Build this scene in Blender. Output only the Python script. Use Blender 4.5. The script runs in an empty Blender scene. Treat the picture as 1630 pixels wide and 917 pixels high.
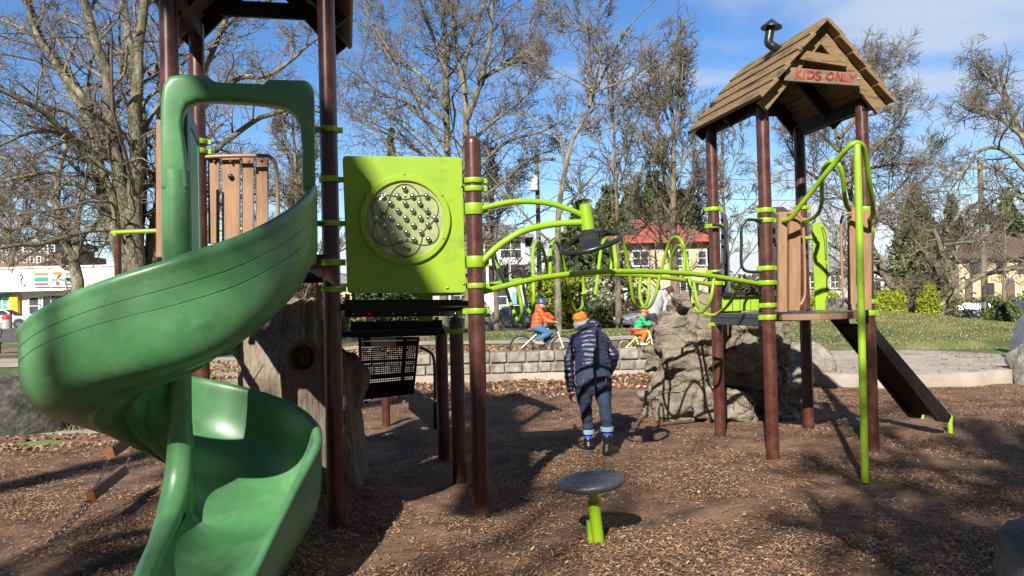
import bpy, bmesh, math, random
import numpy as np
from mathutils import Vector, Matrix, noise as mn

R = math.radians
rnd = random.Random(7)
nrg = np.random.default_rng(11)
scene = bpy.context.scene
col = scene.collection
V = Vector

# ------------------------------------------------------------------ camera
F_PX, CU, CV, EYE = 1250.0, 815.0, 458.5, 1.62
PITCH, ROLL = 0.0204, 0.0250
sp, cp, sr, cr = math.sin(PITCH), math.cos(PITCH), math.sin(ROLL), math.cos(ROLL)
Uv = V((0, -sp, cp)); Fw = V((0, cp, sp)); Xv = V((1, 0, 0))
cam_d = bpy.data.cameras.new('camera'); cam = bpy.data.objects.new('camera', cam_d); col.objects.link(cam)
cr_ = Xv * cr - Uv * sr; cu_ = Xv * sr + Uv * cr
cam.matrix_world = Matrix(((cr_.x, cu_.x, -Fw.x, 0), (cr_.y, cu_.y, -Fw.y, 0), (cr_.z, cu_.z, -Fw.z, EYE), (0, 0, 0, 1)))
cam_d.sensor_width = 36; cam_d.lens = F_PX / 1630 * 36; cam_d.clip_end = 8000; cam_d.clip_start = 0.05
scene.camera = cam

def ray(u, v):
    xi, yi = (u - CU) / F_PX, (CV - v) / F_PX
    x = xi * cr + yi * sr; y = -xi * sr + yi * cr
    return V((x, cp - y * sp, sp + y * cp))
def P(u, v, Y):                      # a surveyed point: direction from the eye and distance ahead
    d = ray(u, v); return V((0, 0, EYE)) + d * (Y / d.y)
def G(u, v, z=0.0):                  # the same on level ground
    d = ray(u, v); return V((0, 0, EYE)) + d * ((z - EYE) / d.z)
def PL(u, v, p0, dx, dy):            # the same on an upright plane through p0 along (dx, dy)
    d = ray(u, v); nx, ny = dy, -dx
    t = (p0[0] * nx + p0[1] * ny) / (d.x * nx + d.y * ny)
    return V((0, 0, EYE)) + d * t

# ------------------------------------------------------------------ materials
MATS = {}
def mat(name, c1, c2=None, rough=0.6, metal=0.0, scale=5.0, detail=6, bump=0.0, bscale=None, stretch=(1, 1, 1),
        spec=0.5, coat=0.0, contrast=None, rvar=0.0, trans=0.0, island=0.0, c3=None, bdist=.02):
    if name in MATS: return MATS[name]
    m = bpy.data.materials.new(name); m.use_nodes = True; nt = m.node_tree; N = nt.nodes; L = nt.links
    b = N['Principled BSDF']; b.inputs['Roughness'].default_value = rough; b.inputs['Metallic'].default_value = metal
    b.inputs['Specular IOR Level'].default_value = spec
    if coat: b.inputs['Coat Weight'].default_value = coat; b.inputs['Coat Roughness'].default_value = 0.15
    if trans: b.inputs['Transmission Weight'].default_value = trans
    b.inputs['Base Color'].default_value = (*c1, 1)
    tc = N.new('ShaderNodeTexCoord'); mp = N.new('ShaderNodeMapping'); mp.inputs['Scale'].default_value = stretch
    L.new(tc.outputs['Object'], mp.inputs['Vector'])
    if c2:
        n = N.new('ShaderNodeTexNoise'); n.inputs['Scale'].default_value = scale; n.inputs['Detail'].default_value = detail
        n.inputs['Roughness'].default_value = 0.62
        L.new(mp.outputs[0], n.inputs['Vector'])
        r = N.new('ShaderNodeValToRGB'); a, z = contrast or (0.35, 0.65)
        r.color_ramp.elements[0].position = a; r.color_ramp.elements[1].position = z
        r.color_ramp.elements[0].color = (*c1, 1); r.color_ramp.elements[1].color = (*c2, 1)
        if c3:
            e = r.color_ramp.elements.new((a + z) / 2); e.color = (*c3, 1)
        L.new(n.outputs['Fac'], r.inputs['Fac']); out = r.outputs[0]
        if island:
            g = N.new('ShaderNodeNewGeometry'); ml = N.new('ShaderNodeMapRange')
            ml.inputs['To Min'].default_value = 1 - island; ml.inputs['To Max'].default_value = 1 + island
            L.new(g.outputs['Random Per Island'], ml.inputs['Value'])
            mx = N.new('ShaderNodeMix'); mx.data_type = 'RGBA'; mx.blend_type = 'MULTIPLY'; mx.inputs['Factor'].default_value = 1
            L.new(out, mx.inputs['A']); L.new(ml.outputs[0], mx.inputs['B']); out = mx.outputs['Result']
        L.new(out, b.inputs['Base Color'])
        if rvar:
            mr = N.new('ShaderNodeMapRange'); mr.inputs['To Min'].default_value = rough - rvar; mr.inputs['To Max'].default_value = rough + rvar
            L.new(n.outputs['Fac'], mr.inputs['Value']); L.new(mr.outputs[0], b.inputs['Roughness'])
    if bump:
        n2 = N.new('ShaderNodeTexNoise'); n2.inputs['Scale'].default_value = bscale or scale * 3; n2.inputs['Detail'].default_value = 8
        n2.inputs['Roughness'].default_value = 0.65
        L.new(mp.outputs[0], n2.inputs['Vector'])
        bp = N.new('ShaderNodeBump'); bp.inputs['Strength'].default_value = min(1, bump); bp.inputs['Distance'].default_value = bdist
        L.new(n2.outputs['Fac'], bp.inputs['Height']); L.new(bp.outputs[0], b.inputs['Normal'])
    MATS[name] = m; return m

def crack(m, scale, dark, width=0.03, dist=0.03, stretch=(1, 1, 1)):   # real cracks: bump plus dirt in them
    nt = m.node_tree; N = nt.nodes; L = nt.links; b = N['Principled BSDF']
    tc = N.new('ShaderNodeTexCoord'); mp = N.new('ShaderNodeMapping'); mp.inputs['Scale'].default_value = stretch
    nz = N.new('ShaderNodeTexNoise'); nz.inputs['Scale'].default_value = 3
    L.new(tc.outputs['Object'], nz.inputs['Vector'])
    ad = N.new('ShaderNodeMix'); ad.data_type = 'VECTOR'; ad.inputs['Factor'].default_value = 0.25
    L.new(tc.outputs['Object'], ad.inputs['A']); L.new(nz.outputs['Color'], ad.inputs['B']); L.new(ad.outputs['Result'], mp.inputs['Vector'])
    v = N.new('ShaderNodeTexVoronoi'); v.feature = 'DISTANCE_TO_EDGE'; v.inputs['Scale'].default_value = scale
    L.new(mp.outputs[0], v.inputs['Vector'])
    mr = N.new('ShaderNodeMapRange'); mr.inputs['From Max'].default_value = width; L.new(v.outputs['Distance'], mr.inputs['Value'])
    old = b.inputs['Base Color'].links[0].from_socket
    mx = N.new('ShaderNodeMix'); mx.data_type = 'RGBA'; L.new(mr.outputs[0], mx.inputs['Factor'])
    mx.inputs['A'].default_value = (*dark, 1); L.new(old, mx.inputs['B']); L.new(mx.outputs['Result'], b.inputs['Base Color'])
    bp = N.new('ShaderNodeBump'); bp.inputs['Strength'].default_value = 1; bp.inputs['Distance'].default_value = dist
    L.new(mr.outputs[0], bp.inputs['Height'])
    if b.inputs['Normal'].links: L.new(b.inputs['Normal'].links[0].from_socket, bp.inputs['Normal'])
    L.new(bp.outputs[0], b.inputs['Normal']); return m

LIME = mat('lime_paint', (.23, .385, .011), (.19, .335, .011), rough=.38, scale=2.2, rvar=.06, bump=.04, bscale=60)
LIMEP = mat('lime_plastic', (.25, .39, .011), (.19, .32, .011), rough=.5, scale=4, detail=12, rvar=.14, bump=.05, bscale=120, contrast=(.3, .75))
POST = mat('maroon_paint', (.050, .015, .010), (.105, .038, .026), rough=.32, scale=9, detail=12, rvar=.10, bump=.03, bscale=40, contrast=(.4, .75))
GREEN = mat('green_plastic', (.050, .172, .060), (.108, .242, .112), rough=.34, scale=2.6, detail=14, rvar=.14, bump=.06, bscale=160, contrast=(.36, .74))
BLACKP = mat('black_plastic', (.012, .012, .014), (.02, .02, .023), rough=.32, scale=8, bump=.05, bscale=90)
DARKB = mat('brown_black_plastic', (.008, .006, .0055), (.015, .011, .009), rough=.6, spec=.3, scale=6, bump=.08, bscale=80)
NAVYP = mat('slate_plastic', (.035, .036, .045), (.055, .056, .066), rough=.35, scale=20, bump=.25, bscale=70)
PLANK = mat('weathered_roof_board', (.065, .048, .031), (.175, .118, .066), rough=.75, scale=3, stretch=(1, 1, 6), bump=.3, bscale=22, island=.22, c3=(.24, .15, .06))
SLAT = mat('tan_barrier_board', (.22, .115, .055), (.31, .175, .095), rough=.65, scale=5, stretch=(5, 5, .7), bump=.25, bscale=16, island=.12)
TANP = mat('tan_paint', (.30, .17, .10), (.25, .14, .08), rough=.4, scale=4)
CHROME = mat('steel', (.55, .55, .55), rough=.22, metal=1)
RUNG = mat('orange_wood', (.30, .12, .04), (.22, .085, .03), rough=.6, scale=12)
CHAINM = mat('chain_steel', (.28, .26, .24), (.14, .12, .10), rough=.45, metal=.9, scale=30)

def scuff(m, c, scale, stretch, lo, hi, amt, rough=None):       # dust, fading and scratches that belong to the surface
    nt = m.node_tree; N = nt.nodes; L = nt.links; b = N['Principled BSDF']; tc = N.new('ShaderNodeTexCoord'); mp = N.new('ShaderNodeMapping'); mp.inputs['Scale'].default_value = stretch
    L.new(tc.outputs['Object'], mp.inputs['Vector']); n = N.new('ShaderNodeTexNoise'); n.inputs['Scale'].default_value = scale; n.inputs['Detail'].default_value = 10; n.inputs['Roughness'].default_value = .7; L.new(mp.outputs[0], n.inputs['Vector'])
    mr = N.new('ShaderNodeMapRange'); mr.inputs['From Min'].default_value = lo; mr.inputs['From Max'].default_value = hi; mr.inputs['To Max'].default_value = amt; L.new(n.outputs['Fac'], mr.inputs['Value'])
    old = b.inputs['Base Color'].links[0].from_socket; mx = N.new('ShaderNodeMix'); mx.data_type = 'RGBA'; L.new(mr.outputs[0], mx.inputs['Factor']); L.new(old, mx.inputs['A']); mx.inputs['B'].default_value = (*c, 1); L.new(mx.outputs['Result'], b.inputs['Base Color']); return m
scuff(GREEN, (.30, .36, .27), 7, (1, 1, 1.6), .56, .76, .30); scuff(GREEN, (.02, .07, .035), 5, (1, 1, 1), .60, .72, .5); scuff(GREEN, (.42, .46, .38), 55, (1, .6, 1), .68, .74, .4)
scuff(POST, (.26, .17, .13), 26, (1, 1, .4), .62, .72, .45); scuff(POST, (.16, .09, .07), 5, (1, 1, .5), .5, .8, .16)
scuff(LIMEP, (.12, .17, .03), 6, (1, 1, 2), .55, .75, .5); scuff(LIME, (.14, .22, .03), 14, (1, 1, 1), .58, .72, .5)
# ------------------------------------------------------------------ objects
def rootloc(o):
    l = V((0, 0, 0))
    while o is not None: l = l + o.location; o = o.parent
    return l
def tag(o, label=None, cat=None, group=None, kind=None):
    if label: o['label'] = label
    if cat: o['category'] = cat
    if group: o['group'] = group
    if kind: o['kind'] = kind
    return o
def thing(name, label, cat, loc=(0, 0, 0), group=None):
    o = bpy.data.objects.new(name, None); o.empty_display_size = .2; o.location = loc; col.objects.link(o)
    return tag(o, label, cat, group)
def finish(me, name, m, parent, base=True):
    n = len(me.vertices); co = np.empty(n * 3, np.float32); me.vertices.foreach_get('co', co); co = co.reshape(-1, 3)
    if parent is not None: off = np.array(rootloc(parent)); loc = (0, 0, 0)
    elif base and n: off = np.array([(co[:, 0].min() + co[:, 0].max()) / 2, (co[:, 1].min() + co[:, 1].max()) / 2, co[:, 2].min()]); loc = tuple(off)
    else: off = np.zeros(3); loc = (0, 0, 0)
    me.vertices.foreach_set('co', (co - off).astype(np.float32).ravel()); me.update()
    me.materials.clear(); me.materials.append(m)
    o = bpy.data.objects.new(name, me); o.location = loc; col.objects.link(o)
    if parent is not None: o.parent = parent
    return o
def np_mesh(name, verts, quads, smooth=False):
    me = bpy.data.meshes.new(name); verts = np.asarray(verts, np.float32); quads = np.asarray(quads, np.int32); k = quads.shape[1]
    me.vertices.add(len(verts)); me.vertices.foreach_set('co', verts.ravel())
    me.loops.add(quads.size); me.loops.foreach_set('vertex_index', quads.ravel())
    me.polygons.add(len(quads)); me.polygons.foreach_set('loop_start', np.arange(0, quads.size, k, dtype=np.int32))
    me.polygons.foreach_set('use_smooth', np.full(len(quads), smooth)); me.update(calc_edges=True); return me

class MB:
    def __init__(s): s.v = []; s.f = []; s.sm = []
    def add(s, vs, fs, smooth=True):
        k = len(s.v); s.v += [tuple(p) for p in vs]; s.f += [tuple(i + k for i in f) for f in fs]; s.sm += [smooth] * len(fs); return s
    def tube(s, pts, r, n=12, cap=True, closed=False, flat=1.0):
        pts = [V(p) for p in pts]; m = len(pts); rs = r if isinstance(r, (list, tuple)) else [r] * m
        vs = []; up = None
        for i, p in enumerate(pts):
            if closed: t = (pts[(i + 1) % m] - pts[i - 1])
            else: t = pts[min(i + 1, m - 1)] - pts[max(i - 1, 0)]
            t = t.normalized() if t.length > 1e-9 else V((0, 0, 1))
            if up is None:
                up = V((0, 0, 1)) if abs(t.z) < .9 else V((0, 1, 0))
            up = (up - t * up.dot(t)).normalized(); sd = t.cross(up)
            for k in range(n):
                a = 2 * math.pi * k / n
                vs.append(p + (up * math.cos(a) * flat + sd * math.sin(a)) * rs[i])
        fs = []
        for i in range(m if closed else m - 1):
            j = (i + 1) % m
            for k in range(n):
                l = (k + 1) % n; fs.append((i * n + k, i * n + l, j * n + l, j * n + k))
        s.add(vs, fs)
        if cap and not closed:
            s.add(vs[:n], [tuple(reversed(range(n)))], False); s.add(vs[-n:], [tuple(range(n))], False)
        return s
    def box(s, c, size, ax=None, rz=0):
        c = V(c); hx, hy, hz = size[0] / 2, size[1] / 2, size[2] / 2
        if ax is None: ax = (V((math.cos(rz), math.sin(rz), 0)), V((-math.sin(rz), math.cos(rz), 0)), V((0, 0, 1)))
        a, b, d = [V(q).normalized() for q in ax]
        vs = [c + a * (x * hx) + b * (y * hy) + d * (z * hz) for z in (-1, 1) for y in (-1, 1) for x in (-1, 1)]
        return s.add(vs, [(0, 2, 3, 1), (4, 5, 7, 6), (0, 1, 5, 4), (2, 6, 7, 3), (0, 4, 6, 2), (1, 3, 7, 5)], False)
    def hexa(s, b4, t4):
        return s.add(list(b4) + list(t4), [(3, 2, 1, 0), (4, 5, 6, 7), (0, 1, 5, 4), (1, 2, 6, 5), (2, 3, 7, 6), (3, 0, 4, 7)], False)
    def prism(s, poly, off, smooth=False):
        off = V(off); a = [V(p) for p in poly]; n = len(a)
        s.add(a + [p + off for p in a], [tuple(reversed(range(n))), tuple(range(n, 2 * n))] + [(i, (i + 1) % n, (i + 1) % n + n, i + n) for i in range(n)], smooth); return s
    def beam(s, p0, p1, w, h, up=(0, 0, 1)):
        p0, p1 = V(p0), V(p1); d = (p1 - p0); L = d.length; d.normalize(); up = V(up); sd = d.cross(up).normalized(); up = sd.cross(d)
        return s.box((p0 + p1) / 2, (L, w, h), (d, sd, up))
    def lathe(s, prof, c=(0, 0, 0), axis=(0, 0, 1), n=24, sx=1.0):
        c = V(c); ax = V(axis).normalized(); t = V((1, 0, 0)) if abs(ax.x) < .8 else V((0, 1, 0)); a = (t - ax * t.dot(ax)).normalized(); b = ax.cross(a)
        vs = []
        for r, z in prof:
            for k in range(n):
                th = 2 * math.pi * k / n; vs.append(c + ax * z + (a * math.cos(th) * sx + b * math.sin(th)) * r)
        m = len(prof)
        return s.add(vs, [(i * n + k, i * n + (k + 1) % n, (i + 1) * n + (k + 1) % n, (i + 1) * n + k) for i in range(m - 1) for k in range(n)])
    def ell(s, c, rad, rot=None, nu=16, nv=10):
        c = V(c); M = rot or Matrix.Identity(3); vs = []; fs = []
        for i in range(nv + 1):
            th = math.pi * i / nv
            for k in range(nu):
                ph = 2 * math.pi * k / nu
                vs.append(c + M @ V((rad[0] * math.sin(th) * math.cos(ph), rad[1] * math.sin(th) * math.sin(ph), rad[2] * math.cos(th))))
        for i in range(nv):
            for k in range(nu): fs.append((i * nu + k, (i + 1) * nu + k, (i + 1) * nu + (k + 1) % nu, i * nu + (k + 1) % nu))
        return s.add(vs, fs)
    def cap(s, p0, p1, r0, r1, n=12):           # tapered capsule
        p0, p1 = V(p0), V(p1); d = (p1 - p0); L = d.length
        if L < 1e-6: return s.ell(p0, (r0, r0, r0))
        d.normalize(); prof = []
        for i in range(5): a = math.pi / 2 * i / 4; prof.append((max(1e-4, r0 * math.sin(a)), -r0 * math.cos(a)))
        for i in range(5): a = math.pi / 2 * i / 4; prof.append((max(1e-4, r1 * math.cos(a)), L + r1 * math.sin(a)))
        return s.lathe(prof, p0, d, n)
    def chain(s, pts, rs, n=12):
        for i in range(len(pts) - 1): s.cap(pts[i], pts[i + 1], rs[i], rs[i + 1], n)
        return s
    def loft(s, secs, n=20):                     # sections: (centre, half width, half depth); closed tube, axis through centres
        vs = []; m = len(secs)
        for i, (c, a, b) in enumerate(secs):
            c = V(c); t = (V(secs[min(i + 1, m - 1)][0]) - V(secs[max(i - 1, 0)][0])).normalized()
            x = V((1, 0, 0)); x = (x - t * x.dot(t)).normalized(); y = t.cross(x)
            for k in range(n):
                th = 2 * math.pi * k / n; vs.append(c + x * (a * math.cos(th)) + y * (b * math.sin(th)))
        fs = [(i * n + k, i * n + (k + 1) % n, (i + 1) * n + (k + 1) % n, (i + 1) * n + k) for i in range(m - 1) for k in range(n)]
        fs += [tuple(reversed(range(n))), tuple(range((m - 1) * n, m * n))]
        return s.add(vs, fs)
    def build(s, name, m, parent=None, bevel=0, seg=2, angle=38, base=True):
        me = bpy.data.meshes.new(name); me.from_pydata(s.v, [], s.f)
        me.polygons.foreach_set('use_smooth', s.sm)
        bm = bmesh.new(); bm.from_mesh(me); bmesh.ops.recalc_face_normals(bm, faces=bm.faces); bm.to_mesh(me); bm.free()
        if not bevel and any(s.sm): me.set_sharp_from_angle(angle=R(angle))
        o = finish(me, name, m, parent, base)
        if bevel:
            b = o.modifiers.new('bevel', 'BEVEL'); b.width = bevel; b.segments = seg; b.limit_method = 'ANGLE'; b.angle_limit = R(40)
        return o
    def blob(s, name, m, parent=None, voxel=.01, smooth=4, disp=None, base=True, pre=None):
        me = bpy.data.meshes.new(name); me.from_pydata(s.v, [], s.f)
        bm = bmesh.new(); bm.from_mesh(me); bmesh.ops.recalc_face_normals(bm, faces=bm.faces); bm.to_mesh(me); bm.free()
        t = bpy.data.objects.new('temporary', me); col.objects.link(t)
        md = t.modifiers.new('r', 'REMESH'); md.mode = 'VOXEL'; md.voxel_size = voxel; md.use_smooth_shade = True
        if smooth: sm = t.modifiers.new('s', 'SMOOTH'); sm.iterations = smooth; sm.factor = .5
        dg = bpy.context.evaluated_depsgraph_get(); dg.update()
        m2 = bpy.data.meshes.new_from_object(t.evaluated_get(dg)); bpy.data.objects.remove(t)
        m2.name = name
        if disp:
            nv = len(m2.vertices); nn = [v.normal.copy() for v in m2.vertices]
            for v, q in zip(m2.vertices, nn): v.co = v.co + q * disp(v.co, q)
        m2.polygons.foreach_set('use_smooth', [True] * len(m2.polygons)); m2.update()
        return finish(m2, name, m, parent, base)

def spline(pts, k=6, closed=False):
    pts = [V(p) for p in pts]; n = len(pts); out = []
    for i in range(n if closed else n - 1):
        if closed: a, b, c, d = pts[i - 1], pts[i], pts[(i + 1) % n], pts[(i + 2) % n]
        else: a, b, c, d = pts[max(i - 1, 0)], pts[i], pts[i + 1], pts[min(i + 2, n - 1)]
        for j in range(k):
            t = j / k; out.append(.5 * ((2 * b) + (c - a) * t + (2 * a - 5 * b + 4 * c - d) * t * t + (3 * b - a - 3 * c + d) * t ** 3))
    if not closed: out.append(pts[-1])
    return out
def fbm(p, s, o=4):
    return mn.fractal(V(p) * s, 1.0, 2.0, o)
def sst(a, b, x):
    t = np.clip((x - a) / (b - a), 0, 1); return t * t * (3 - 2 * t)
# ------------------------------------------------------------------ sky, sun
SAZ, SEL = math.atan2(.30, 1.0), math.atan(.64)      # light travels away and to the right
w = bpy.data.worlds.new('World'); scene.world = w; w.use_nodes = True; nt = w.node_tree; N = nt.nodes; L = nt.links
bg = N['Background']; sky = N.new('ShaderNodeTexSky'); sky.sky_type = 'NISHITA'; sky.sun_disc = False
sky.sun_elevation = SEL
sdir = V((-math.sin(SAZ), -math.cos(SAZ), 0))          # horizontal direction to the sun
sky.sun_rotation = math.atan2(sdir.x, sdir.y)
sky.air_density = 1.0; sky.dust_density = .05; sky.ozone_density = 2.2; sky.altitude = 50
tc = N.new('ShaderNodeTexCoord'); sep = N.new('ShaderNodeSeparateXYZ'); L.new(tc.outputs['Generated'], sep.inputs[0])
def math_n(op, a, b=None, c=None):
    n = N.new('ShaderNodeMath'); n.operation = op
    for i, q in enumerate((a, b, c)):
        if q is None: continue
        if isinstance(q, (int, float)): n.inputs[i].default_value = q
        else: L.new(q, n.inputs[i])
    return n.outputs[0]
zc = math_n('MAXIMUM', sep.outputs['Z'], .0)
dv = math_n('ADD', zc, .16)
px_, py_ = math_n('DIVIDE', sep.outputs['X'], dv), math_n('DIVIDE', sep.outputs['Y'], dv)
cb = N.new('ShaderNodeCombineXYZ'); L.new(px_, cb.inputs[0]); L.new(py_, cb.inputs[1])
mp = N.new('ShaderNodeMapping'); mp.inputs['Scale'].default_value = (.55, 1.2, 1); mp.inputs['Rotation'].default_value = (0, 0, .35); mp.inputs['Location'].default_value = (3.1, 1.9, 0)
L.new(cb.outputs[0], mp.inputs[0])
cn = N.new('ShaderNodeTexNoise'); cn.inputs['Scale'].default_value = 1.7; cn.inputs['Detail'].default_value = 9; cn.inputs['Roughness'].default_value = .55; cn.inputs['Distortion'].default_value = .4
L.new(mp.outputs[0], cn.inputs['Vector'])
# thin veil, thicker to the upper right (direction based, so it stays in the sky)
side = N.new('ShaderNodeMapRange'); L.new(sep.outputs['X'], side.inputs['Value']); side.inputs['From Min'].default_value = -.1; side.inputs['From Max'].default_value = .4; side.inputs['To Min'].default_value = -.15; side.inputs['To Max'].default_value = .16
hi = N.new('ShaderNodeMapRange'); L.new(sep.outputs['Z'], hi.inputs['Value']); hi.inputs['From Min'].default_value = .18; hi.inputs['From Max'].default_value = .42; hi.inputs['To Min'].default_value = -.08; hi.inputs['To Max'].default_value = .10
tot = math_n('ADD', math_n('ADD', cn.outputs['Fac'], side.outputs[0]), hi.outputs[0])
veil = N.new('ShaderNodeMapRange'); veil.interpolation_type = 'SMOOTHSTEP'; L.new(tot, veil.inputs['Value']); veil.inputs['From Min'].default_value = .47; veil.inputs['From Max'].default_value = .74; veil.inputs['To Max'].default_value = .85
# heaped cloud low on the horizon
cn2 = N.new('ShaderNodeTexNoise'); cn2.inputs['Scale'].default_value = 6.5; cn2.inputs['Detail'].default_value = 8; cn2.inputs['Roughness'].default_value = .5
mp2 = N.new('ShaderNodeMapping'); mp2.inputs['Scale'].default_value = (1, 1, 2.4); L.new(tc.outputs['Generated'], mp2.inputs[0]); L.new(mp2.outputs[0], cn2.inputs['Vector'])
low = N.new('ShaderNodeMapRange'); L.new(sep.outputs['Z'], low.inputs['Value']); low.inputs['From Min'].default_value = .03; low.inputs['From Max'].default_value = .17; low.inputs['From Max'].default_value = .20; low.inputs['To Min'].default_value = .16; low.inputs['To Max'].default_value = -.30
cum = N.new('ShaderNodeMapRange'); cum.interpolation_type = 'SMOOTHSTEP'; L.new(math_n('ADD', cn2.outputs['Fac'], low.outputs[0]), cum.inputs['Value']); cum.inputs['From Min'].default_value = .47; cum.inputs['From Max'].default_value = .60; cum.inputs['To Max'].default_value = .9
hs = N.new('ShaderNodeHueSaturation'); hs.inputs['Saturation'].default_value = 1.28; hs.inputs['Value'].default_value = 1.5; hs.inputs['Hue'].default_value = .509; L.new(sky.outputs[0], hs.inputs['Color'])
m1 = N.new('ShaderNodeMix'); m1.data_type = 'RGBA'; L.new(veil.outputs[0], m1.inputs['Factor']); L.new(hs.outputs[0], m1.inputs['A']); m1.inputs['B'].default_value = (6.3, 7.1, 8.4, 1)
m2 = N.new('ShaderNodeMix'); m2.data_type = 'RGBA'; L.new(cum.outputs[0], m2.inputs['Factor']); L.new(m1.outputs['Result'], m2.inputs['A']); m2.inputs['B'].default_value = (8.5, 8.9, 9.6, 1)
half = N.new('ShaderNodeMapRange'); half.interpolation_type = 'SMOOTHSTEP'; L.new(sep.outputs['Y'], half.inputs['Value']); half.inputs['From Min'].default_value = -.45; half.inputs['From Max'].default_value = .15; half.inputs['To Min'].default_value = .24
m3 = N.new('ShaderNodeMix'); m3.data_type = 'RGBA'; m3.blend_type = 'MULTIPLY'; m3.inputs['Factor'].default_value = 1; L.new(m2.outputs['Result'], m3.inputs['A']); L.new(half.outputs[0], m3.inputs['B'])   # sky behind the camera dimmed to cut its fill light
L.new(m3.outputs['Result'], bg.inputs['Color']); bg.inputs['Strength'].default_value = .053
sd_ = bpy.data.lights.new('sun', 'SUN'); sd_.energy = 5.0; sd_.angle = R(.55); sd_.color = (1.0, .95, .87)
sun = bpy.data.objects.new('sun', sd_); col.objects.link(sun)
LD = V((math.sin(SAZ) * math.cos(SEL), math.cos(SAZ) * math.cos(SEL), -math.sin(SEL)))
sun.rotation_euler = (-LD).to_track_quat('Z', 'Y').to_euler(); sun.location = (-6, -20, 18)
scene.view_settings.view_transform = 'Standard'; scene.view_settings.look = 'None'; scene.view_settings.exposure = 0.95; scene.view_settings.gamma = 1
scene.render.resolution_x, scene.render.resolution_y = 1024, 576

# ------------------------------------------------------------------ terrain
def ybound(x):                       # far edge of the bark surface
    x = np.asarray(x, float)
    y = np.where(x < -3.6, 10.2 + .25 * np.sin(x * 1.3), 16.45)
    return np.where(x > 10.0, 13.9 + .2 * np.sin(x), y)
def terr(x, y):
    x = np.asarray(x, float); y = np.asarray(y, float)
    cen = .35 + .20 * sst(18.6, 24, y) - .72 * sst(29, 47, y)
    lef = .02 + .30 * sst(12, 26, y) + .42 * sst(26, 60, y)
    rig = .28 + .86 * np.exp(-((x - 11.9) / 4.8) ** 2 - ((y - 30) / 8.5) ** 2) - 1.05 * sst(36, 68, y)
    rig = np.where(y < 19, np.minimum(rig, .28), rig)
    ff = sst(15, 20, y); wl = 1 - sst(-3.8 - 5.2 * ff, -3.55, x - .1 * (y - 16) * ff); wr = sst(3.6, 9, x - .05 * (y - 16))
    h = cen * (1 - wl) * (1 - wr) + lef * wl + rig * wr
    h = h + .03 * np.sin(x * .7 + y * .31) * np.sin(y * .5)
    yb = ybound(x); dist = yb - y
    pit = np.where(x < -3.6, sst(0.0, .35, dist), sst(-.36, -.12, dist))
    back = sst(6, 10, -y) 
    return h * (1 - pit) + (-.18) * pit
def mulch(x, y):
    x = np.asarray(x, float); y = np.asarray(y, float)
    h = .075 * sst(7.8, 9.8, y) * sst(.8, 2.0, x) + .018 * np.sin(x * 2.1 + 1) * np.sin(y * 1.7) + .01 * np.sin(x * 5.3 + y * 3.1)
    h = h + .05 * np.exp(-((x + 2.8) ** 2 + (y - 5.2) ** 2) / .25)
    return h
def H(x, y):
    x, y = float(x), float(y)
    return float(mulch(x, y)) if y < float(ybound(x)) else float(terr(x, y))
def sheet(name, xs, ys, fn, m, kind='structure', jit=0):
    X, Y = np.meshgrid(xs, ys); Z = fn(X, Y)
    vs = np.stack([X, Y, Z], -1).reshape(-1, 3); nx = len(xs); ny = len(ys)
    i = np.arange((nx - 1) * (ny - 1)); a = (i // (nx - 1)) * nx + i % (nx - 1)
    me = np_mesh(name, vs, np.stack([a, a + 1, a + 1 + nx, a + nx], 1), True)
    return tag(finish(me, name, m, None, base=False), kind=kind)
GRASS = mat('park_grass', (.05, .070, .018), (.25, .19, .10), rough=.9, scale=.55, detail=10, bump=1, bscale=14, contrast=(.42, .66), c3=(.10, .125, .035))
DIRT = mat('bark_soil', (.045, .023, .013), (.24, .130, .070), rough=.95, scale=2.2, detail=12, bump=1, bscale=38, contrast=(.33, .68))
CONC = mat('pale_concrete', (.22, .19, .15), (.40, .345, .28), rough=.88, scale=1.6, detail=12, bump=.6, bscale=34, contrast=(.3, .66))
ASPH = mat('asphalt', (.05, .05, .052), (.085, .083, .08), rough=.9, scale=2, bump=.3, bscale=40)
LITTER = mat('leaf_strewn_soil', (.12, .075, .045), (.26, .17, .10), rough=.95, scale=5, detail=10, bump=.9, bscale=16, contrast=(.35, .7))
xs = np.unique(np.concatenate([np.linspace(-3000, -160, 8), np.linspace(-160, -18, 40), np.linspace(-18, 24, 170), np.linspace(24, 160, 40), np.linspace(160, 3000, 8)]))
ys = np.unique(np.concatenate([np.linspace(-400, -10, 14), np.linspace(-10, 8, 12), np.linspace(8, 36, 180), np.linspace(36, 90, 60), np.linspace(90, 300, 20), np.linspace(300, 4000, 10)]))
sheet('ground', xs, ys, terr, GRASS)
def mulch_clip(x, y):
    yb = ybound(x); return np.where(y > yb + .12, -.6, mulch(x, y) + 0 * x)
xs = np.linspace(-16, 20, 300); ys = np.unique(np.concatenate([np.linspace(-12, 2, 30), np.linspace(2, 16.6, 170)]))
X_, Y_ = np.meshgrid(xs, ys)
def mulch_n(x, y):
    z = mulch_clip(x, y)
    out = z.copy()
    for i in range(z.shape[0]):
        for j in range(z.shape[1]): out[i, j] += .012 * mn.noise(V((x[i, j] * 5, y[i, j] * 5, 0)))
    return out
sheet('bark_surface', xs, ys, mulch_n, DIRT)

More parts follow.
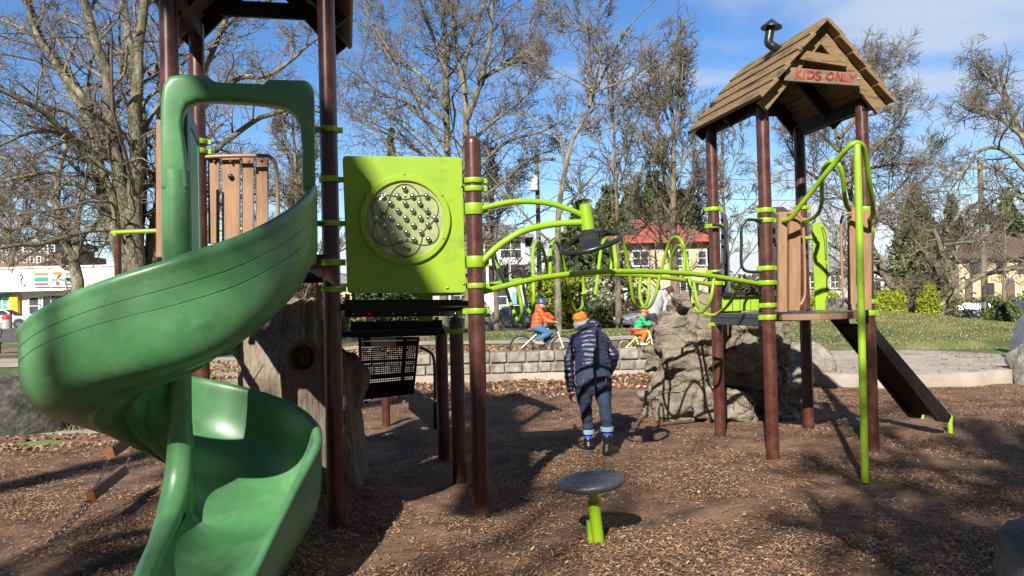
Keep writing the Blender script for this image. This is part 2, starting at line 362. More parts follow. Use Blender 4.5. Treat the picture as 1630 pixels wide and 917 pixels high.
def drape(name, centre, width, m, dz=.012, k=8, across=6):
    c = spline([(p[0], p[1], 0) for p in centre], k); vs = []; n = len(c)
    for i, p in enumerate(c):
        t = (c[min(i + 1, n - 1)] - c[max(i - 1, 0)]).normalized(); s_ = V((-t.y, t.x, 0))
        ww = width if not isinstance(width, (list, tuple)) else width[0] + (width[1] - width[0]) * i / (n - 1)
        for j in range(across + 1):
            q = p + s_ * ww * (j / across - .5); vs.append((q.x, q.y, H(q.x, q.y) + dz))
    fs = [(i * (across + 1) + j, i * (across + 1) + j + 1, (i + 1) * (across + 1) + j + 1, (i + 1) * (across + 1) + j) for i in range(n - 1) for j in range(across)]
    return tag(finish(np_mesh(name, vs, fs, True), name, m, None, base=False), kind='structure')
drape('path', [(-16, 11.2), (-9, 11.35), (-6.6, 11.3), (-4.6, 11.6), (-3.9, 14), (-5.0, 17.5), (-8, 21), (-16, 23)], 2.7, CONC, .02, 14)
drape('path', [(-40, 25.5), (-15, 23.4), (-8, 22.2), (-2, 22.6), (8, 23.5)], 1.2, CONC, .028, 16)
drape('sidewalk', [(-60, 43.2), (-20, 43.2), (10, 43.2), (20, 43.4)], 1.5, CONC, .03, 20)
drape('road', [(-90, 58.5), (-40, 55), (-12, 50), (10, 50), (26, 53), (50, 66), (90, 78)], 8.5, ASPH, .03, 18, 14)
drape('leaf_strewn_ground', [(-16, 10.35), (-11, 10.45), (-8, 10.3), (-5.5, 10.35), (-3.7, 10.4)], .8, DIRT, .018, 14)
drape('leaf_strewn_ground', [(-11, 17.8), (-7, 18.2), (-3, 19.4), (3, 19.2), (5, 18.5)], 4.4, LITTER, .016, 12, 10)
drape('leaf_strewn_ground', [(-20, 29), (-12, 28.2), (-7, 27.3), (-3, 27.5)], 6, LITTER, .02, 12, 10)
# the round raised pad
pad = MB(); pc = V((6.95, 16.35, 0)); prf = [(.01, .30), (1.5, .30), (3.2, .30), (3.36, .295), (3.40, .27), (3.415, .1), (3.42, -.15)]
pad.lathe(prf, pc, (0, 0, 1), 96); tag(pad.build('concrete_pad', CONC), kind='structure')
cj = MB(); cj.lathe([(3.12, .3015), (3.14, .3035), (3.16, .3015)], pc, (0, 0, 1), 96)

# ------------------------------------------------------------------ scattered stuff
def quads(pts, ax, bx):              # pts (n,3) centres; ax, bx half axes
    v = np.stack([pts - ax - bx, pts + ax - bx, pts + ax + bx, pts - ax + bx], 1).reshape(-1, 3)
    return v, np.arange(len(pts) * 4).reshape(-1, 4)
def scatter(name, pts, la, lb, m, tilt=.25, lift=0.0, label=None):
    n = len(pts); th = nrg.uniform(0, 2 * np.pi, n); t1 = nrg.normal(0, tilt, n); t2 = nrg.normal(0, tilt, n)
    a = np.stack([np.cos(th), np.sin(th), t1], 1) * nrg.uniform(*la, n)[:, None]; b = np.stack([-np.sin(th), np.cos(th), t2], 1) * nrg.uniform(*lb, n)[:, None]
    v, f = quads(pts + np.array([0, 0, lift]), a, b)
    o = finish(np_mesh(name, v, f), name, m, None, base=False); return tag(o, kind='stuff')
def chipmat(name, ramp, rough=.85):
    m = bpy.data.materials.new(name); m.use_nodes = True; nt = m.node_tree; b = nt.nodes['Principled BSDF']; b.inputs['Roughness'].default_value = rough
    b.inputs['Specular IOR Level'].default_value = .25
    g = nt.nodes.new('ShaderNodeNewGeometry'); r = nt.nodes.new('ShaderNodeValToRGB'); els = r.color_ramp.elements
    els[0].position, els[0].color = ramp[0][0], (*ramp[0][1], 1); els[1].position, els[1].color = ramp[-1][0], (*ramp[-1][1], 1)
    for p_, c_ in ramp[1:-1]: els.new(p_).color = (*c_, 1)
    nt.links.new(g.outputs['Random Per Island'], r.inputs[0]); nt.links.new(r.outputs[0], b.inputs['Base Color']); return m
CHIP = chipmat('wood_chip', [(0, (.045, .024, .013)), (.3, (.15, .078, .042)), (.65, (.29, .168, .092)), (.92, (.42, .27, .16)), (1, (.54, .38, .24))])
LEAF = chipmat('dry_leaf', [(0, (.10, .05, .03)), (.4, (.22, .12, .07)), (.8, (.36, .21, .12)), (1, (.46, .31, .2))])
def wedge(n, y0, y1, pw=1.0, margin=.4):
    y = y0 + (y1 - y0) * nrg.random(n) ** pw; x = nrg.uniform(-1, 1, n) * (.66 * y + margin)
    return x, y
x, y = wedge(470000, 3.6, 16.4, 1.25); k = y < ybound(x) - .05; x, y = x[k], y[k]
k = (x - pc.x) ** 2 + (y - pc.y) ** 2 > 3.45 ** 2; x, y = x[k], y[k]
# chips lie in drifts: thin out by a slow noise
den = np.array([mn.noise(V((a * .9, b * .9, 3))) + .6 * mn.noise(V((a * 2.6, b * 2.6, 9))) for a, b in zip(x, y)]); k = nrg.random(len(x)) < np.clip(.5 + den * 1.4, .10, 1); x, y = x[k], y[k]
scatter('wood_chips', np.stack([x, y, mulch(x, y) + nrg.uniform(.004, .022, len(x))], 1), (.0045, .0185), (.0014, .0046), CHIP, .25)
x, y = wedge(9000, 12.2, 16.4, .6); k = (y < ybound(x) - .05) & (x < 4.5) & (nrg.random(len(x)) < sst(12.2, 15.6, y)); x, y = x[k], y[k]
scatter('fallen_leaves', np.stack([x, y, mulch(x, y) + .03], 1), (.015, .04), (.01, .025), LEAF, .5)
x = nrg.uniform(-9, 5, 5000); y = nrg.uniform(16.9, 21.4, 5000); z = terr(x, y)
scatter('fallen_leaves', np.stack([x, y, z + .03], 1), (.02, .05), (.015, .04), LEAF, .5)
x = nrg.uniform(-10, -3.6, 2500); y = ybound(x) + nrg.normal(-.1, .25, 2500)
scatter('fallen_leaves', np.stack([x, y, np.array([H(a, b) for a, b in zip(x, y)]) + .02], 1), (.012, .03), (.008, .02), LEAF, .4)
x = nrg.uniform(3.8, 10.2, 900); y = nrg.uniform(13.0, 19.6, 900); k = ((x - pc.x) ** 2 + (y - pc.y) ** 2 < 3.3 ** 2) & ((x - pc.x) ** 2 + (y - pc.y) ** 2 > 2.0 ** 2 * nrg.random(900)); scatter('fallen_leaves', np.stack([x[k], y[k], np.full(k.sum(), .308)], 1), (.012, .03), (.008, .02), LEAF, .3)
# blades of grass on the knoll and lawn edges
BLADE = chipmat('grass_blade', [(0, (.045, .065, .014)), (.4, (.10, .125, .03)), (.7, (.19, .175, .065)), (1, (.34, .27, .15))])
def blades(name, x, y, hgt, m=None):
    n = len(x); z = np.array([H(a, b) for a, b in zip(x, y)]) if n < 9000 else terr(x, y)
    th = nrg.uniform(0, 2 * np.pi, n); w_ = nrg.uniform(.004, .012, n) * (y / 12).clip(1, 3); hh = nrg.uniform(.4, 1, n) * hgt
    base = np.stack([x, y, z], 1); s_ = np.stack([np.cos(th), np.sin(th), 0 * th], 1) * w_[:, None]
    top = base + np.stack([nrg.normal(0, .4, n) * hh, nrg.normal(0, .4, n) * hh, hh], 1)
    v = np.stack([base - s_, base + s_, top], 1).reshape(-1, 3)
    return tag(finish(np_mesh(name, v, np.arange(n * 3).reshape(-1, 3)), name, m or BLADE, None, base=False), kind='stuff')
x = nrg.uniform(5.5, 22, 60000); y = nrg.uniform(18.5, 34, 60000); k = ((x - pc.x) ** 2 + (y - pc.y) ** 2 > 3.5 ** 2) & (x / y > .28) & (x / y < .72); blades('grass', x[k], y[k], .05)
x = nrg.uniform(-6, 7, 26000); y = nrg.uniform(21.5, 40, 26000); blades('grass', x, y, .05)
x = nrg.uniform(-12, -5.2, 24000); y = nrg.uniform(12.4, 20, 24000); blades('grass', x, y, .06)
cc = [G(98, 690)]; x = nrg.normal(cc[0].x, .17, 700); y = nrg.normal(cc[0].y, .12, 700); blades('grass', x, y, .13)

# ------------------------------------------------------------------ rocks
ROCK = mat('boulder_stone', (.13, .115, .09), (.37, .33, .27), rough=.95, scale=7, detail=14, bump=1, bscale=18, contrast=(.34, .66), bdist=.06, c3=(.25, .225, .18))
DROCK = mat('shaded_mossy_boulder', (.018, .018, .017), (.105, .10, .082), rough=.95, scale=8, detail=14, bump=1, bscale=18, contrast=(.34, .66), c3=(.05, .052, .04), bdist=.06)  # tone darkened to hold the shade over the left boulder
def boulder(label, c, rad, m=ROCK, seed=0, rz=0, n=44):
    b = MB(); M3 = Matrix.Rotation(rz, 3, 'Z'); vs = []
    b.ell((0, 0, 0), (1, 1, 1), None, n, n // 2); out = []
    for p in b.v:
        p = V(p); q = V((abs(p.x) ** .8 * (1 if p.x > 0 else -1), abs(p.y) ** .8 * (1 if p.y > 0 else -1), abs(p.z) ** .8 * (1 if p.z > 0 else -1)))
        d = 1 + .20 * fbm(p + V((seed, 0, 0)), 1.1, 3) + .05 * fbm(p + V((seed, 3, 0)), 4, 4)
        for k_ in range(5):             # broken flat faces
            nv = V((math.sin(seed * 3 + k_ * 2.1), math.cos(seed * 5 + k_ * 1.7), .6 * math.sin(k_ * 2.7 + seed))).normalized()
            t = q.dot(nv) * d
            if t > .74: q = q - nv * (t - .74) * .75
        q = V((q.x * rad[0], q.y * rad[1], q.z * rad[2])) * d; out.append(tuple(V(c) + M3 @ q))
    b.v = out; o = b.build('boulder', m, angle=60); return tag(o, label, 'boulder')
g = G(45, 700)
boulder('mossy boulder with shade in its dark tone at left edge beside the path, partly under the green slide', (g.x - .30, g.y + .28, .02), (.56, .45, .80), DROCK, 1.3)
boulder('large pale boulder standing at the right end of the round concrete pad', (9.0, 13.1, .18), (.70, .55, .60), ROCK, 2.2)
boulder('grey lichen boulder cut off by the bottom right corner', (2.66, 3.72, .0), (.34, .42, .56), ROCK, 3.7, .3)
boulder('rounded grey boulder between climbing rock and concrete pad, behind the tower posts', (5.05, 14.0, .12), (.72, .6, .62), ROCK, 5.1)
boulder('low grey boulder between path and stump climber, behind the slide chute', (-4.2, 13.0, -.02), (.75, .5, .42), DROCK, 6.4)
boulder('flat grey boulder lying in the grass strip far left beyond the path', (-9.6, 17.5, .1), (.8, .4, .22), DROCK, 8.2)

# stone retaining wall
WB = mat('wall_block', (.12, .108, .088), (.32, .29, .245), rough=.9, scale=6, detail=10, bump=.8, bscale=24, island=.16)
MORT = mat('wall_mortar', (.16, .14, .12), (.24, .21, .18), rough=.95, scale=8, bump=.4)
wall = thing('retaining_wall', 'low curved retaining wall of two courses of pale stone blocks on a concrete footing', 'wall', (0, 16.7, 0))
def wy(x): return 16.42 + .012 * (x - .5) ** 2 + .10 * math.sin(x * .5)
core = MB(); foot = MB(); blk = MB()
xs_ = np.linspace(-4.2, 5.2, 40)
for nme, mb_, y0, y1, z0, z1 in (('core', core, .05, .45, -.1, .585), ('foot', foot, -.03, .5, -.2, .17)):
    pts = [V((x, wy(x), 0)) for x in xs_]
    for i in range(len(pts) - 1):
        a, b = pts[i], pts[i + 1]
        mb_.hexa([(a.x, a.y + y0, z0), (b.x, b.y + y0, z0), (b.x, b.y + y1, z0), (a.x, a.y + y1, z0)], [(a.x, a.y + y0, z1), (b.x, b.y + y0, z1), (b.x, b.y + y1, z1), (a.x, a.y + y1, z1)])
core.build('mortar_core', MORT, wall); foot.build('footing', CONC, wall)
for row, (z0, z1) in enumerate(((.18, .385), (.40, .62))):
    x = -4.15 + row * .13
    while x < 5.0:
        w_ = rnd.uniform(.26, .42); xc = x + w_ / 2; sl = math.atan2(wy(xc + .1) - wy(xc - .1), .2)
        blk.box((xc, wy(xc) + .21 + rnd.uniform(-.012, .012), (z0 + z1) / 2 + rnd.uniform(-.006, .006)), (w_ - .02, .44, z1 - z0 - .015), rz=sl + rnd.uniform(-.02, .02)); x += w_
blk.build('stone_block_courses', WB, wall, bevel=.028, seg=3)

# climbing rock under the right tower
CROCK = crack(mat('artificial_rock', (.10, .08, .058), (.33, .275, .20), rough=.9, scale=4, detail=14, bump=1, bscale=12, bdist=.07, contrast=(.3, .72), c3=(.225, .185, .135)), 1.5, (.055, .043, .033), .012, .03, (1, 1, 1.9))
b = MB(); cy = 10.62
rs_ = random.Random(5)
lay = [(.05, .25, .98, .72), (.32, .24, .93, .68), (.60, .22, .86, .62), (.88, .2, .86, .6), (1.12, .2, .80, .55), (1.36, .17, .70, .50), (1.52, .13, .5, .4)]
for z, hz, rx, ry in lay:
    for k_ in range(7):
        a = k_ * 2 * math.pi / 7 + rs_.random(); rr = .60 + .1 * rs_.random()
        cx = 2.78 + math.cos(a) * rx * rr + rs_.uniform(-.05, .05); cyy = cy + math.sin(a) * ry * rr
        ax = Matrix.Rotation(rs_.uniform(0, 3), 3, 'Z') @ Matrix.Rotation(rs_.uniform(-.25, .25), 3, 'X')
        b.box((cx, cyy, z + rs_.uniform(-.05, .05)), (rs_.uniform(.5, .8), rs_.uniform(.4, .7), hz * rs_.uniform(1.2, 1.7)), [ax @ V((1, 0, 0)), ax @ V((0, 1, 0)), ax @ V((0, 0, 1))])
b.box((2.78, cy, .65), (1.1, .8, 1.5)); b.box((2.72, cy, 1.38), (.8, .6, .34))
def rdisp(p, n):
    q = V((p.x, p.y, p.z * 1.8)); r = mn.ridged_multi_fractal(q * 1.7, 1.2, 2.1, 4, 1, 2)
    r2 = mn.ridged_multi_fractal(V((p.x * 5, p.y * 5, p.z * 9)), 1, 2.1, 4, 1, 2); return .10 * (r - 1.0) + .010 * (r2 - 1.0) + .018 * fbm(p, 6, 5)
o = b.blob('climbing_rock', CROCK, None, voxel=.018, smooth=2, disp=rdisp); tag(o, 'tall layered tan climbing rock beneath the right play tower', 'climbing rock')
STICK = mat('white_sticker', (.6, .6, .58), (.5, .5, .5), rough=.5)
s_ = MB(); q = P(1134, 622, 9.93); s_.box(q, (.055, .012, .10)); s_.box(q + V((0, -.008, .02)), (.04, .006, .03)); 
tag(s_.build('sign_plate', STICK), 'small white rules plate fixed on the climbing rock beside a post', 'sign plate')
s_ = MB(); g = G(1065, 694, .03); s_.prism([g + V((-.03, 0, 0)), g + V((.03, .01, .01)), g + V((.035, .05, .02)), g + V((-.01, .055, .0))], (0, 0, .006))
tag(s_.build('litter_scrap', STICK, bevel=.002), 'crumpled pale scrap of litter on the bark in front of the climbing rock', 'litter')

# hollow-stump climber
STUMP = mat('carved_stump', (.12, .09, .06), (.37, .30, .215), rough=.9, scale=11, detail=14, stretch=(2.4, 2.4, .22), bump=1, bscale=14, bdist=.07, contrast=(.3, .68), c3=(.29, .235, .17))
b = MB(); Ys = 7.55
def sec(u, v, hw, dy=0): c = P(u, v, Ys + dy); return (c, hw * Ys / F_PX, hw * Ys / F_PX * .9)
b.loft([sec(486, 790, 104), sec(487, 770, 99), sec(486, 715, 93), sec(480, 640, 90), sec(474, 590, 93), sec(472, 550, 66), sec(475, 522, 45), sec(476, 488, 40), sec(476, 479, 36)], 28)
b.chain([P(450, 610, Ys - .1), P(400, 550, Ys - .15), P(352, 503, Ys - .1), P(322, 478, Ys)], [.24, .19, .15, .12], 16)
b.chain([P(555, 640, Ys), P(568, 600, Ys), P(560, 572, Ys + .05)], [.14, .13, .06], 12)
b.chain([P(505, 540, Ys), P(530, 520, Ys), P(535, 512, Ys)], [.2, .12, .10], 12)
b.chain([P(400, 770, Ys - .1), P(392, 640, Ys + .05)], [.12, .10], 12); b.chain([P(560, 785, Ys - .35), P(545, 700, Ys - .3)], [.13, .05], 12)
b.chain([P(450, 790, Ys - .5), P(455, 700, Ys - .35)], [.12, .05], 12)
kc = P(484, 568, Ys - .60)
b.lathe([(.05, .16), (.12, .16), (.16, .10), (.165, .02), (.13, -.02), (.115, .0), (.11, .05), (.02, .07)], kc, (0, 1, 0), 24)
def sdisp(p, n):
    a = math.atan2(p.y - Ys, p.x + 1.95)
    g_ = fbm(V((a * 5, p.z * .7, p.x * 1.2)), 1.9, 4)
    return .022 * g_ + .012 * math.sin(a * 9 + 2 * fbm(p, 1.2, 2))
stump = b.blob('stump_climber', STUMP, None, voxel=.017, smooth=3, disp=sdisp); tag(stump, 'grey brown carved tree stump climber with a knot hole, beneath the left deck', 'stump climber')
kn = MB(); kn.lathe([(.145, .0), (.16, -.035), (.145, -.06), (.118, -.055), (.105, -.02), (.10, .05)], kc + V((0, -.02, 0)), (0, 1, 0), 28)
kn.build('knot_ring', mat('knot_wood', (.09, .055, .034), (.18, .115, .07), rough=.8, scale=10, bump=.6), stump)
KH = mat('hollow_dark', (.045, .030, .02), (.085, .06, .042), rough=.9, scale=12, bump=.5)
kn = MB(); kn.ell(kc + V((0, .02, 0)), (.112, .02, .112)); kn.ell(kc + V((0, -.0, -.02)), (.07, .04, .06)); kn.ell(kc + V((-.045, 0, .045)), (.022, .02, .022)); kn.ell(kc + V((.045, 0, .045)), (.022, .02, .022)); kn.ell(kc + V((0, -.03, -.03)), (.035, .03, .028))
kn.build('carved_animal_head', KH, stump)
# ------------------------------------------------------------------ play structure
ps = thing('play_structure', 'large playground structure with maroon posts, green spiral slide, lime panels and two roofed towers', 'play structure', (-.28, 6.08, 0))
ga, gb = V((.978, .205, 0)), V((-.205, .978, 0))
PT = {'A': (-2.44, 5.65, 4.15), 'B': (-1.35, 5.88, 4.15), 'C': (-2.68, 6.76, 4.15), 'D': (-1.59, 6.99, 4.15), 'E': (-.28, 6.08, 2.93), 'F': (-.52, 7.2, 1.52), 'G': (-.76, 8.3, 1.42),
      'H': (2.34, 9.02, 3.62), 'I': (2.575, 7.91, 3.58), 'J': (3.44, 9.25, 3.62), 'K': (3.68, 8.13, 3.66)}
PO = {}
PR = .064
for k_, (x, y, zt) in PT.items():
    b = MB(); r = PR
    b.lathe([(.001, -.15), (r, -.15), (r, zt - .06), (r * .97, zt - .035), (r * .80, zt - .012), (r * .45, zt + .002), (.001, zt + .006)], (x, y, 0), (0, 0, 1), 28)
    o = b.build('post', POST, ps, angle=50); PO[k_] = o
BOLT = CHROME
def clamp(k_, vs, h=.045, ear=(1,), mt=LIME, ang=.2, n=None):
    x, y, zt = PT[k_]
    for v in (vs if isinstance(vs, (list, tuple)) else [vs]):
        d = V((x, y, 0)); u = CU + F_PX * x / y; q = P(u, v, y); z = q.z
        b = MB(); R1 = PR + .011
        b.lathe([(PR - .002, -h / 2), (R1, -h / 2), (R1 + .003, -h / 2 + .006), (R1 + .003, h / 2 - .006), (R1, h / 2), (PR - .002, h / 2)], (x, y, z), (0, 0, 1), 28)
        dr = V((math.cos(ang), math.sin(ang), 0)); nr = V((-dr.y, dr.x, 0))
        for e in ear:
            for s_ in (-1, 1): b.box(V((x, y, z)) + dr * e * (R1 + .014) + nr * s_ * .011, (.036, .008, h * .92), (dr, nr, V((0, 0, 1))))
        o = b.build('clamp', mt, PO[k_], angle=50)
        b2 = MB(); pt_ = V((x, y, z)) + dr * ear[0] * (R1 + .02) - nr * .017; b2.ell(pt_, (.009, .006, .009), None, 8, 6)
        b2.box(V((x, y, z)) - nr * (R1 + .004) + dr * .02, (.014, .01, h * .5), (dr, nr, V((0, 0, 1))))
        b.v = []
for a_ in ((('B', (286, 461), .042, (1,))), (('B', (207, 356), .042, (1, -1))), ('B', 418, .05, (1, -1)), ('C', (226, 241), .045, (1,)), ('E', (288, 301, 455), .04, (1, -1)), ('E', (333, 417), .088, (1,)),
           ('E', 495, .042, (1, -1)), ('F', 527, .045, (1, -1)), ('H', (333, 360, 433, 451), .045, (1, -1)), ('H', 516, .04, (1, -1)), ('I', (335, 351, 427, 450, 486), .046, (1, -1)), ('I', 505, .05, (1, -1)),
           ('J', (331, 352, 380), .045, (1,)), ('K', (333, 367, 480), .045, (1, -1)), ('K', 498, .055, (1, -1))):
    clamp(a_[0], a_[1], a_[2], a_[3])

# decks
def bolt(c, r, par, m=CHROME, name='bolt'): b = MB(); b.ell(c, (r, r * .8, r), None, 10, 6); return b.build(name, m, par)
def gridbox(mb, o, a0, a1, b0, b1, z0, z1):
    o = V((o[0], o[1], 0)); q = [o + ga * a + gb * b for a, b in ((a0, b0), (a1, b0), (a1, b1), (a0, b1))]
    mb.hexa([p + V((0, 0, z0)) for p in q], [p + V((0, 0, z1)) for p in q])
b = MB(); gridbox(b, PT['A'], -.05, 1.16, -.03, 1.18, 1.93, 1.985); gridbox(b, PT['A'], -.04, 1.15, -.03, .01, 1.85, 1.93); gridbox(b, PT['A'], -.04, 1.15, 1.1, 1.14, 1.85, 1.93)
b.build('deck', DARKB, ps, bevel=.008)
b = MB(); gridbox(b, PT['B'], .05, 1.06, .06, 1.10, 1.60, 1.655); b.build('deck', DARKB, ps, bevel=.008)
b = MB(); p0, p1 = P(548, 477, 6.02), P(737, 477, 6.18); b.hexa([P(548, 505, 6.02), P(737, 503, 6.18), P(737, 503, 6.18) + gb * .04, P(548, 505, 6.02) + gb * .04], [p0, p1, p1 + gb * .04, p0 + gb * .04])
o = b.build('deck_beam', DARKB, ps, bevel=.006)
for u in (562, 588, 625, 661, 700, 725): bolt(P(u, 499, 6.01 + (u - 548) / 189 * .16), .008, o)
b = MB(); b.hexa([P(558, 538, 7.25), P(704, 534, 7.4), P(704, 534, 7.45), P(558, 538, 7.3)], [P(558, 512, 7.25), P(704, 509, 7.4), P(704, 509, 7.45), P(558, 512, 7.3)])
o = b.build('deck_beam', DARKB, ps, bevel=.006); 
for u in (567, 612, 656, 699): bolt(P(u, 533, 7.24 + (u - 558) / 146 * .15), .009, o)
b = MB(); gridbox(b, PT['D'], .0, 1.10, .05, 1.0, 1.36, 1.41); b.build('stair_landing', DARKB, ps, bevel=.006)
# perforated stair riser with real holes
def quadpt(q, s, t): a, b_, c, d = q; return (a.lerp(b_, s)).lerp(d.lerp(c, s), t)
q = [P(570, 537, 8.25), P(668, 536, 8.4), P(659, 627, 8.55), P(574, 637, 8.45)]
b = MB(); cols = 24; rows = 26; holes = set()
for rr in (1, 5, 7, 9, 11, 13, 15, 17, 19): pass
ncol, nrow = 61, 60
def hole(i, j):
    if i % 2 == 0 or j % 2 == 0 or i < 3 or i > 57: return False
    if 44 <= i <= 47: return False
    return j == 3 or 9 <= j <= 21 or 25 <= j <= 36 or 41 <= j <= 43
vs = [quadpt(q, i / ncol, j / nrow) for j in range(nrow + 1) for i in range(ncol + 1)]
fs = [(j * (ncol + 1) + i, j * (ncol + 1) + i + 1, (j + 1) * (ncol + 1) + i + 1, (j + 1) * (ncol + 1) + i) for j in range(nrow) for i in range(ncol) if not hole(i, j)]
b.add(vs, fs, False); o = b.build('perforated_riser', DARKB, ps)
sm = o.modifiers.new('thick', 'SOLIDIFY'); sm.thickness = .006
for u, v0, v1, Y, rr in ((615, 635, 673, 10.7, .055),):
    b = MB(); p0 = P(u, v1, Y); b.lathe([(.001, -.1), (rr, -.1), (rr, P(u, v0, Y).z + .1 - p0.z), (.001, P(u, v0, Y).z + .1 - p0.z)], p0, (0, 0, 1), 16); b.build('post', POST, ps)
b = MB(); b.hexa([P(656, 652, 10.8), P(697, 684, 9.0), P(697, 684, 9.0) + V((-.05, 0, 0)), P(656, 652, 10.8) + V((-.05, 0, 0))], [P(656, 616, 10.8), P(697, 640, 9.0), P(697, 640, 9.0) + V((-.05, 0, 0)), P(656, 616, 10.8) + V((-.05, 0, 0))])
b.build('stair_stringer', DARKB, ps, bevel=.006)
b = MB(); b.tube(spline([P(u, v, 8.9) for u, v in ((668, 553), (676, 556), (687, 563), (691, 575), (692, 600), (692, 637))], 5), .017, 10); b.build('grab_rail', BLACKP, ps)
b = MB()
for u0, u1, v0, v1, Y in ((549, 557, 468, 517, 7.0), (560, 566, 466, 506, 7.1), (664, 689, 466, 512, 7.35)):
    b.hexa([P(u0, v1, Y), P(u1, v1, Y), P(u1, v1, Y + .03), P(u0, v1, Y + .03)], [P(u0, v0, Y), P(u1, v0, Y), P(u1, v0, Y + .03), P(u0, v0, Y + .03)]); b.build('rear_panel', LIMEP, ps, bevel=.004); b = MB()
b.hexa([P(655, 472, 7.37), P(735, 470, 7.37), P(735, 470, 7.4), P(655, 472, 7.4)], [P(655, 466, 7.37), P(735, 464, 7.37), P(735, 464, 7.4), P(655, 466, 7.4)])
b.build('rear_panel_rail', LIMEP, ps, bevel=.004)

# marble panel
pA, pB = V((-1.35, 5.80, 0)), V((-.28, 6.02, 0)); dd = (pB - pA).normalized(); nn = V((dd.y, -dd.x, 0))
def MP(u, v, off=0.0): return PL(u, v, (pA.x, pA.y), dd.x, dd.y) + nn * off
cs = [MP(545, 248), MP(735, 250), MP(742, 466), MP(553, 467)]
def rounded(cs, r=.035, n=5):
    out = []; m = len(cs)
    for i in range(m):
        a, c, e = cs[i - 1], cs[i], cs[(i + 1) % m]; d1, d2 = (a - c).normalized(), (e - c).normalized()
        for k in range(n + 1):
            t = k / n; out.append((c + d1 * r).lerp(c, t).lerp(c.lerp(c + d2 * r, t), t))
    return out
PLM = mat('lime_panel_face', (.25, .39, .011), (.20, .33, .016), rough=.48, scale=2.3, detail=10, rvar=.1, bump=.05, bscale=150, contrast=(.40, .68))
b = MB(); b.prism(rounded(cs), nn * -.02); panel = b.build('marble_panel', PLM, ps, bevel=.004)
ctr = MP(645.5, 350); ppm = F_PX / ctr.y; RO, RI = 72 / ppm, 61.5 / ppm
b = MB(); b.lathe([(RI, .0), (RI, .022), (RI + .006, .027), (RO - .008, .027), (RO, .02), (RO, 0)], ctr, nn, 64); b.build('round_frame', LIMEP, panel)
DISC = mat('marble_disc', (.24, .28, .10), (.38, .42, .19), rough=.5, scale=9, detail=10, bump=.1, contrast=(.35, .7))
b = MB(); b.lathe([(.001, .006), (RI, .006)], ctr, nn, 64); b.build('backing_disc', DISC, panel)
GL = bpy.data.materials.new('clear_dome'); GL.use_nodes = True; gt = GL.node_tree
gb_ = gt.nodes['Principled BSDF']; tr = gt.nodes.new('ShaderNodeBsdfTransparent'); gl = gt.nodes.new('ShaderNodeBsdfGlossy'); gl.inputs['Roughness'].default_value = .12; mx = gt.nodes.new('ShaderNodeMixShader'); mx.inputs[0].default_value = .07
gt.links.new(tr.outputs[0], mx.inputs[1]); gt.links.new(gl.outputs[0], mx.inputs[2]); gt.links.new(mx.outputs[0], gt.nodes['Material Output'].inputs['Surface'])
b = MB(); b.lathe([(.001, .058), (RI * .4, .056), (RI * .75, .048), (RI * .93, .035), (RI - .002, .015)], ctr, nn, 64); b.build('clear_cover', GL, panel)
sc = 170 / 866
balls = [(425, 206), (247, 266), (369, 266), (489, 266), (603, 266), (312, 327), (430, 327), (547, 325), (254, 386), (373, 386), (491, 385), (607, 385), (196, 446), (316, 446), (435, 446), (552, 443), (670, 443), (257, 504), (377, 504), (496, 502), (613, 500), (322, 562), (440, 562), (557, 560), (263, 622), (383, 620), (501, 618), (617, 615), (443, 680)]
for x, y in balls:
    b = MB(); b.ell(MP(560 + x * sc, 260 + y * sc, .026), (.0205, .0205, .0205), None, 14, 10); b.build('steel_marble', CHROME, panel)
LINE = mat('engraved_line', (.05, .07, .015), (.06, .08, .02), rough=.8)
b = MB(); ux = dd; uz = V((0, 0, 1))
for ph in (0, 1):                         # two interlaced wavy outlines
    pts = []
    for i in range(96):
        th = 2 * math.pi * i / 96; rr = (232 + 62 * math.cos(3 * th + ph * math.pi)) / 5.094 / ppm
        pts.append(ctr + V((0, 0, -.004)) + ux * rr * math.sin(th) + uz * rr * math.cos(th) + nn * .009)
    b.tube(pts, .0042, 6, closed=True)
b.build('wavy_track', LINE, panel)
for x, y in ((423, 90), (124, 264), (728, 264), (140, 618), (741, 608), (452, 785), (428, 262), (257, 440), (612, 438), (443, 616)): bolt(MP(560 + x * sc, 260 + y * sc, .028 if y < 200 or abs(x - 430) > 250 or y > 700 else .016), .0085, panel)
for u, v in ((549, 294), (734, 296), (574, 461), (610, 460), (661, 459), (712, 458), (738, 452)): bolt(MP(u, v, .004), .010, panel)


scuff(PLM, (.11, .16, .03), 5, (1, 1, 1.5), .55, .72, .55); scuff(PLM, (.10, .13, .05), 40, (1, 1, .4), .64, .72, .5)
# steering wheel on its arched arms
Yw = 6.2
b = MB()
up_ = [P(u, v, y) for u, v, y in ((762, 333, 6.06), (790, 326, 6.08), (819, 321, 6.1), (850, 321, 6.13), (880, 325, 6.16), (905, 333, 6.18), (926, 342, 6.2))]
lo_ = [P(u, v, y) for u, v, y in ((766, 418, 6.06), (784, 400, 6.07), (803, 385, 6.1), (830, 369, 6.12), (858, 361, 6.15), (890, 356, 6.18), (928, 354, 6.2))]
b.tube(spline(up_, 6), .0225, 16); o = b.build('wheel_arm', LIME, ps); b = MB(); b.tube(spline(lo_, 6), .0265, 16); b.build('wheel_arm', LIME, ps)
t0, t1 = P(931, 325, Yw), P(936.5, 366, Yw); b = MB(); ax = (t1 - t0).normalized(); L_ = (t1 - t0).length
b.lathe([(.001, -.003), (.035, 0), (.047, .008), (.052, L_), (.03, L_ + .004), (.02, L_ + .03), (.001, L_ + .03)], t0, ax, 24); b.build('wheel_hub_tube', LIME, ps)
